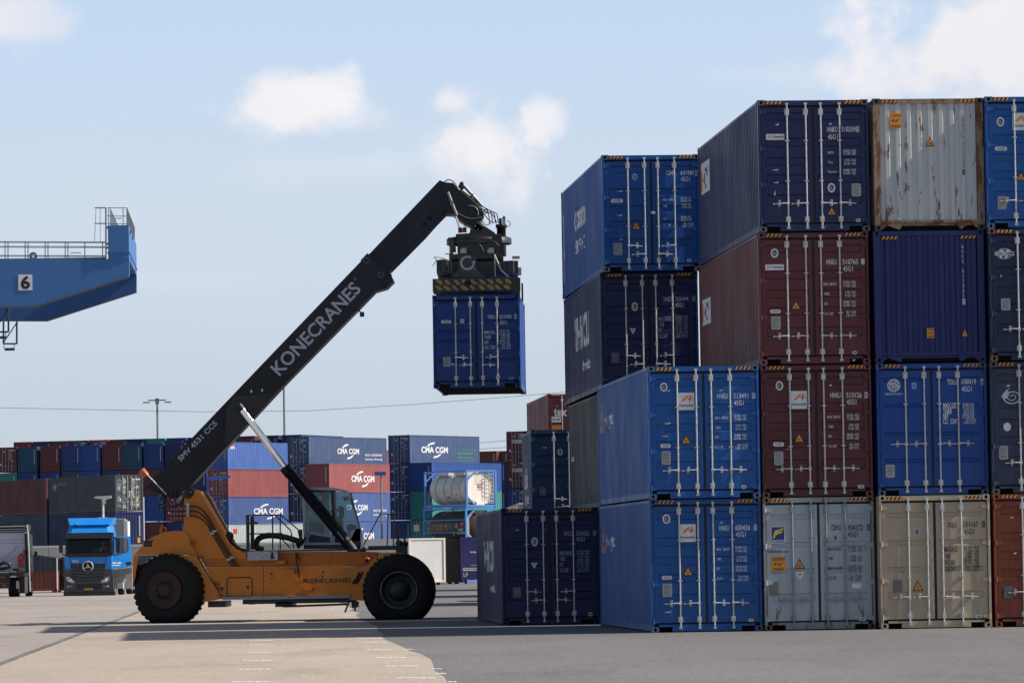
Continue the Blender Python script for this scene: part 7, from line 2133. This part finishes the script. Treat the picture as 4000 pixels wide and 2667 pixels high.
for k in range(26):
    y = .8 * k; a, b = g(1195, 312), g(1195, 150); mb.tube([(a[0], y, a[1]), (b[0], y, b[1])], .022, 5)
    if k % 2 == 0:
        a, b = g(1040, 312), g(1040, 160); mb.tube([(a[0], y, a[1]), (b[0], y, b[1])], .022, 5)
for z in (150, 190, 228, 268):
    a = g(1195, z); mb.tube([(a[0], 0, a[1]), (a[0], 20.5, a[1])], .028, 6)
a = g(1040, 160); mb.tube([(a[0], 0, a[1]), (a[0], 20.5, a[1])], .028, 6)
mb.build('railing', RAILM, CRN)
mb = MB()
for x in (998,):
    for y in (-.1, .35):
        a, b = g(x, 632), g(x, 150); mb.tube([(a[0], y, a[1]), (b[0], y, b[1])], .05, 6)
    for k in range(14):
        z = g(x, 620 - 33 * k)[1]; mb.tube([(g(x, 0)[0], -.1, z), (g(x, 0)[0], .35, z)], .02, 5)
for z in (150, 297):
    a, b = g(890, z), g(998, z); mb.tube([(b[0], -.1, b[1]), (a[0] + .3, -.15, a[1]), (a[0], .1, a[1]), (a[0] + .3, .4, a[1]), (b[0], .35, b[1])], .025, 6)
for (x0, x1, y) in ((905, 890, .1), (945, 945, -.12)):
    a, b = g(x0, 150), g(x1, 470); mb.tube([(a[0], y, a[1]), (b[0], y, b[1])], .02, 5)
for z in (335, 490, 525):
    a, b = g(998, z), g(1022, z); mb.box(a[0], b[0], .0, .2, a[1] - .08, b[1] + .08)
mb.build('ladder_cage', RAILM, CRN)
for (x0, x1, y1) in ((115, 240, 1430), (-30, 100, 1320)):
    mb = MB()
    yy = 19.8 if x0 > 0 else 10
    t0 = 1222 if x0 > 0 else 1085
    f = lambda x, y: (at(x / 2.4117, 750 + y / 2.4117, GY + yy).x - e0.x + .4, at(x / 2.4117, 750 + y / 2.4117, GY + yy).z)
    for x in (x0, x1):
        a, b = f(x, t0), f(x, y1); mb.tube([(a[0], yy, a[1]), (b[0], yy, b[1])], .07, 6)
    a, b = f(x0, y1), f(x1, y1); mb.tube([(a[0], yy, a[1]), (b[0], yy, b[1])], .07, 6)
    a, b = f(x0, y1 - 10), f(x1, t0 + 10); mb.tube([(a[0], yy, a[1]), (b[0], yy, b[1])], .05, 6)
    a, b = f(x0 + 12, y1 + 65), f(x1 - 20, y1 + 40); mb.box(a[0], b[0], yy - .2, yy + .2, a[1], b[1])
    a = f(x0 + 5, y1 + 50); b = f(x0 + 5, y1); mb.tube([(a[0], yy, a[1]), (b[0], yy, b[1])], .03, 5); a = f(x1 - 25, y1 + 50); b = f(x1 - 25, y1); mb.tube([(a[0], yy, a[1]), (b[0], yy, b[1])], .03, 5)
    mb.build('cable_cradle', plain('dark cradle steel', (.03, .05, .09), .5, .2), CRN)
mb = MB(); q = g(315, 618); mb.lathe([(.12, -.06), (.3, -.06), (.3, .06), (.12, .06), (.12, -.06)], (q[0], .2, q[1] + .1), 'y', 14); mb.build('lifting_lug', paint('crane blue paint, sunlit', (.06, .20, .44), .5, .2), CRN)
for (x, y) in ((715, 572),):
    mb = MB(); a, b = g(x - 50, y + 5), g(x + 50, y - 4); mb.box(a[0], b[0], .2, .35, a[1], b[1]); mb.build('work_lamp', STEEL, CRN)
mb = MB(); a, b = g(1050, 252), g(1145, 242); mb.box(a[0], b[0], .2, .35, a[1], b[1]); mb.build('work_lamp', STEEL, CRN)
mb = MB()
for y in (.1, 19.7):
    for x in (-26, -22):
        mb.box(x - .5, x + .5, y, y + 1.1, 0.0, g(0, 1084)[1])
mb.build('leg', GB_, CRN)

# ------------------------------------------------------------------ posts and wires
def post(name, label, px, py, Y, r, kind, cat='lamp post', mat=None):
    t = at(px, py, Y)
    p_ = thing(name, label, cat, (t.x, Y, 0))
    mt = mat or plain('grey post steel', (.22, .24, .26), .5, .3)
    mb = MB(); mb.tube([(0, 0, 0), (0, 0, t.z)], [r * 1.25, r * .8], 10); mb.build('pole', mt, p_)
    mb = MB()
    if kind == 'tee':
        mb.beam((-1.2, 0, t.z), (1.2, 0, t.z), .16, .16); mb.box(-1.9, -1.0, -.3, .3, t.z - .35, t.z - .2); mb.box(1.0, 1.9, -.3, .3, t.z - .35, t.z - .2); mb.box(-.25, .25, -.25, .25, t.z - .5, t.z + .25)
    elif kind == 'arm':
        mb.prism([(-.1, t.z - .05), (1.6, t.z + .12), (1.6, t.z + .3), (-.1, t.z + .2)], -.18, .18)
    elif kind == 'cap':
        mb.box(-.45, .35, -.2, .2, t.z - .05, t.z + .2)
    else:
        mb.prism([(-.55, t.z), (.5, t.z + .05), (.6, t.z - .1), (.2, t.z - .22), (.15, t.z - .5), (.0, t.z - .5), (-.05, t.z - .18), (-.55, t.z - .12)], -.15, .15); mb.box(-.3, .25, -.15, .15, t.z - 1.9, t.z - 1.4)
    mb.build('lamp_head', mt if kind in ('tee', 'cam') else plain('blue lamp paint', (.03, .10, .45), .4), p_)
post('lamp_post', 'tall grey floodlight post with a T shaped head rising over the back left row', 614, 1563, 640, .16, 'tee')
post('mast', 'plain grey mast behind the black boom', 1107, 1380, 640, .16, 'cap', 'mast')
post('lamp_post', 'blue lamp post with a single arm, just right of the orange boom column', 812, 1874, 335, .09, 'arm', mat=plain('blue post paint', (.03, .10, .42), .45))
post('lamp_post', 'thin grey lamp post with blue head in front of the lettered salmon container', 1488, 1853, 335, .08, 'cap')
post('lamp_post', 'small white post with camera head sticking up behind the blue truck', 402, 1938, 320, .09, 'cam', mat=plain('white post paint', (.55, .55, .52), .5))
for label, pts in (('thin overhead wire sagging across the sky behind the boom', ((-400, 1584), (0, 1592), (400, 1600), (800, 1608), (1200, 1604), (1600, 1580), (2000, 1549), (2500, 1505))), ('short overhead wire just left of the lettered maroon stack, upper one', ((1700, 1742), (1900, 1727), (2100, 1710))), ('short overhead wire just left of the lettered maroon stack, lower one', ((1700, 1764), (1900, 1751), (2100, 1740)))):
    mb = MB(); mb.tube([at(x, y, 560) for x, y in pts], .028, 5)
    tag(mb.build('overhead_wire', plain('wire', (.16, .17, .19), .6)), label, 'wire', 'overhead wires')
# ------------------------------------------------------------------ ground
def struct(o):
    o['kind'] = 'structure'
    return o
def ground_mat(name, a, b, grit, joints=0, dark=.5):
    m, nt, p = nodes(name)
    big = noise(nt, .06, (1, .35, 1), 5, .6)
    c = mixrgb(nt, ramp(nt, big, .35, .68), a, b)
    mid = noise(nt, .45, (1, .25, 1), 6, .65)
    c = mixrgb(nt, ramp(nt, mid, .48, .75, 0, dark), c, tuple(x * .62 for x in a))
    fine = noise(nt, 16, (1, .06, 1), 4, .8)
    c = mixrgb(nt, ramp(nt, fine, .5, .75, 0, grit), c, tuple(x * .35 for x in a))
    f2 = noise(nt, 13, (1, .05, 1), 4, .85)
    c = mixrgb(nt, ramp(nt, f2, .52, .70, 0, grit * .8), c, tuple(min(1, x * 1.7) for x in b))
    st = noise(nt, .8, (.12, 1.6, 1), 5, .6)
    c = mixrgb(nt, ramp(nt, st, .56, .74, 0, .22), c, tuple(x * .55 for x in a))
    nt.links.new(c, p.inputs['Base Color'])
    p.inputs['Roughness'].default_value = .86
    p.inputs['Specular IOR Level'].default_value = .25
    bp = nt.nodes.new('ShaderNodeBump'); bp.inputs['Strength'].default_value = .35; bp.inputs['Distance'].default_value = .01
    nt.links.new(fine, bp.inputs['Height']); nt.links.new(bp.outputs[0], p.inputs['Normal'])
    return m
ASPH = ground_mat('dark asphalt', (.135, .128, .132), (.17, .16, .163), .6)
CONC = ground_mat('warm worn concrete', (.335, .285, .24), (.405, .345, .29), .34, dark=.6)
CONG = ground_mat('grey worn concrete', (.275, .247, .225), (.345, .305, .27), .34, dark=.6)
mb = MB(); mb.flat([(-2500, -60, 0), (2500, -60, 0), (2500, 4500, 0), (-2500, 4500, 0)])
struct(mb.build('ground', ASPH))
L2 = lambda y: -.85 - .0492 * (y - 64.6)
L1 = lambda y: -8.89 - .0507 * (y - 82)
mb = MB()
ys = [20 + 4 * i for i in range(82)]
rn = random.Random(2)
edge = [(L2(y) + rn.uniform(-.16, .16), y, .004) for y in ys]
back = [(L1(y) + .08, y, .004) for y in ys]
mb.add(edge + back, [(i, i + 1, len(ys) + i + 1, len(ys) + i) for i in range(len(ys) - 1)])
struct(mb.build('concrete_lane', CONC))
mb = MB(); mb.add([(L1(y) - .08, y, .004) for y in ys] + [(-220, y, .004) for y in ys], [(i, i + 1, len(ys) + i + 1, len(ys) + i) for i in range(len(ys) - 1)])
struct(mb.build('concrete_apron', CONG))
mb = MB()
sx = [L1(y) + rn.uniform(-.05, .05) for y in ys]
mb.add([(x - .07, y, .0065) for x, y in zip(sx, ys)] + [(x + .07, y, .0065) for x, y in zip(sx, ys)], [(i, i + 1, len(ys) + i + 1, len(ys) + i) for i in range(len(ys) - 1)])
struct(mb.build('tar_seam', plain('tar seam', (.16, .15, .145), .7, 0, .4, 2)))
GZ = lambda x, y: ground_at(x / 1.176, 2200 + y / 1.176)
mb = MB()
dash = [(1198, 1278, 213), (1202, 1275, 235), (1200, 1278, 247), (1188, 1270, 281), (1180, 1268, 295), (1170, 1262, 312), (1160, 1258, 331), (1148, 1252, 354), (1145, 1262, 375), (1130, 1250, 409), (1115, 1255, 447), (1095, 1248, 487), (1070, 1240, 545),
        (1510, 1585, 211), (1520, 1590, 222), (1535, 1600, 231), (1540, 1620, 240), (1575, 1655, 275), (1590, 1680, 288), (1610, 1715, 318), (1640, 1755, 345), (1665, 1780, 363), (1690, 1805, 397), (1728, 1865, 433), (1770, 1925, 472), (1825, 2000, 527),
        (1860, 1900, 395), (1985, 2030, 485), (2000, 2050, 507), (2060, 2100, 545), (50, 100, 188), (70, 130, 160), (140, 200, 143)]
for x0, x1, y in dash:
    a, b = GZ(x0, y), GZ(x1, y)
    n = 5
    for k in range(n):
        u0, u1 = k / n, (k + 1) / n - rn.uniform(0, .07)
        p, q = a.lerp(b, u0), a.lerp(b, u1)
        d = rn.uniform(.16, .24) * (1 + a.y / 160)
        mb.flat([(p.x, p.y - d, .0085), (q.x, q.y - d * rn.uniform(.6, 1), .0085), (q.x, q.y + d, .0085), (p.x, p.y + d * rn.uniform(.6, 1), .0085)])
struct(mb.build('road_marking', plain('worn road paint', (.72, .70, .67), .7, 0, .25, 12)))
# ------------------------------------------------------------------ sun, sky and clouds
SUN_EL, SUN_AZ = R(39.3), R(SUN_B)                     # azimuth counted from +x towards +y
sd = Vector((math.cos(SUN_EL) * math.cos(SUN_AZ), math.cos(SUN_EL) * math.sin(SUN_AZ), math.sin(SUN_EL)))
sl = bpy.data.lights.new('sun', 'SUN'); sl.energy = 5.0; sl.angle = R(.55); sl.color = (1, .93, .83)
so = bpy.data.objects.new('sun', sl); C.objects.link(so)
so.rotation_euler = sd.to_track_quat('Z', 'Y').to_euler()
w = bpy.data.worlds.new('World'); S.world = w; w.use_nodes = True
nt = w.node_tree; bg = nt.nodes['Background']
sky = nt.nodes.new('ShaderNodeTexSky'); sky.sky_type = 'NISHITA'; sky.sun_disc = False
sky.sun_elevation = SUN_EL; sky.sun_rotation = R(90) - SUN_AZ
sky.air_density, sky.dust_density, sky.ozone_density, sky.altitude = 1.0, 2.2, 1.6, 0
tc = nt.nodes.new('ShaderNodeTexCoord')
def vm(op, a, b=None):
    n = nt.nodes.new('ShaderNodeVectorMath'); n.operation = op
    for i, v in enumerate((a, b)):
        if v is None:
            continue
        if hasattr(v, 'is_output'):
            nt.links.new(v, n.inputs[i])
        else:
            n.inputs[i].default_value = v
    return n.outputs['Value'] if op in ('DOT_PRODUCT', 'LENGTH') else n.outputs[0]
def mt(op, a, b=None, clamp=False):
    n = nt.nodes.new('ShaderNodeMath'); n.operation = op; n.use_clamp = clamp
    for i, v in enumerate((a, b)):
        if v is None:
            continue
        if hasattr(v, 'is_output'):
            nt.links.new(v, n.inputs[i])
        else:
            n.inputs[i].default_value = v
    return n.outputs[0]
dirv = tc.outputs['Generated']
def wn(scale, detail, rough, off=(0, 0, 0), st=(1, 1, 1)):
    mp = nt.nodes.new('ShaderNodeMapping'); mp.inputs['Scale'].default_value = st; mp.inputs['Location'].default_value = off
    nt.links.new(dirv, mp.inputs[0])
    n = nt.nodes.new('ShaderNodeTexNoise'); n.inputs['Scale'].default_value = scale; n.inputs['Detail'].default_value = detail; n.inputs['Roughness'].default_value = rough
    nt.links.new(mp.outputs[0], n.inputs['Vector'])
    return n.outputs[0]
n1 = wn(42, 9, .56, (3.1, .4, 1.2)); n2 = wn(13, 5, .5, (1, 7, 2))
edge_n = mt('ADD', mt('MULTIPLY', mt('SUBTRACT', n1, .5), 2.5), mt('MULTIPLY', mt('SUBTRACT', n2, .5), .9))
tot = None
# clouds: direction in the sky, half width, half height, softness, density
CL = [(80, 60, 330, 190, .8, .7), (-120, 20, 300, 200, .7, .7), (1120, 420, 300, 160, .6, .95), (1330, 470, 270, 110, .8, .5), (1890, 580, 340, 250, .6, 1.1), (1770, 400, 150, 100, .6, .8), (2110, 480, 130, 140, .6, .8),
      (3800, 200, 500, 330, .5, 1.5), (4150, 100, 420, 300, .5, 1.5), (3600, 330, 340, 90, .8, .7), (1500, 640, 700, 110, 1.0, .22), (2900, 300, 500, 90, .9, .2), (600, 1100, 500, 60, 1, .12)]
cz = ray(2000, 900)
rt = Vector((1, 0, 0)); upv = rt.cross(ray(2000, 700)).normalized()
for (px, py, rx, ry, soft, dens) in CL:
    d0 = ray(px, py).normalized()
    a = mt('DIVIDE', vm('DOT_PRODUCT', vm('SUBTRACT', dirv, d0), rt), rx / FPX)
    b = mt('DIVIDE', vm('DOT_PRODUCT', vm('SUBTRACT', dirv, d0), upv), ry / FPX)
    r2 = mt('SQRT', mt('ADD', mt('MULTIPLY', a, a), mt('MULTIPLY', b, b)))
    v = mt('ADD', mt('SUBTRACT', 1.0, r2), edge_n)
    mr = nt.nodes.new('ShaderNodeMapRange'); mr.interpolation_type = 'SMOOTHSTEP'
    nt.links.new(v, mr.inputs[0]); mr.inputs[1].default_value = 0; mr.inputs[2].default_value = soft * .95; mr.inputs[4].default_value = min(1, dens)
    front = mt('GREATER_THAN', vm('DOT_PRODUCT', dirv, d0), .9)
    v = mt('MULTIPLY', mr.outputs[0], front)
    tot = v if tot is None else mt('ADD', mt('MULTIPLY', tot, mt('SUBTRACT', 1.0, v)), v)
veil = wn(5, 6, .55, (4, 2, 1), (1, 1, 2.2))
mr = nt.nodes.new('ShaderNodeMapRange'); mr.interpolation_type = 'SMOOTHSTEP'; nt.links.new(veil, mr.inputs[0])
mr.inputs[1].default_value, mr.inputs[2].default_value, mr.inputs[3].default_value, mr.inputs[4].default_value = .42, .8, .0, .25
hazeband = nt.nodes.new('ShaderNodeSeparateXYZ'); nt.links.new(dirv, hazeband.inputs[0])
def smooth(src, lo, hi):
    n = nt.nodes.new('ShaderNodeMapRange'); n.interpolation_type = 'SMOOTHSTEP'; nt.links.new(src, n.inputs[0])
    n.inputs[1].default_value, n.inputs[2].default_value = lo, hi
    return n.outputs[0]
def mc(f, a, b):
    n = nt.nodes.new('ShaderNodeMix'); n.data_type = 'RGBA'
    nt.links.new(f, n.inputs[0])
    for k, v in ((6, a), (7, b)):
        if hasattr(v, 'is_output'):
            nt.links.new(v, n.inputs[k])
        else:
            n.inputs[k].default_value = (*v, 1)
    return n.outputs[2]
def const(c):
    n = nt.nodes.new('ShaderNodeRGB'); n.outputs[0].default_value = (*c, 1); return n.outputs[0]
low_sky = mc(smooth(hazeband.outputs[2], .025, .07), const(HAZE_C), const(MID_C))
low_sky = mc(smooth(hazeband.outputs[2], .066, .122), low_sky, const(UPPER_C))
col = mc(smooth(hazeband.outputs[2], .10, .34), low_sky, sky.outputs[0])
col = mc(mr.outputs[0], col, VEIL_C)
bot = wn(9, 4, .5, (9, 3, 5))
shade = nt.nodes.new('ShaderNodeMapRange'); nt.links.new(bot, shade.inputs[0]); shade.inputs[1].default_value, shade.inputs[2].default_value = .3, .7
ccol = mc(shade.outputs[0], CLOUD_D, CLOUD_L)
col = mc(tot, col, ccol)
nt.links.new(col, bg.inputs[0]); bg.inputs[1].default_value = SKY_S
S.view_settings.view_transform = 'Standard'; S.view_settings.look = 'None'; S.view_settings.gamma = 1
S.view_settings.exposure = EXPO
S.cycles.max_bounces = 6; S.cycles.transparent_max_bounces = 8
S.cycles.use_denoising = True
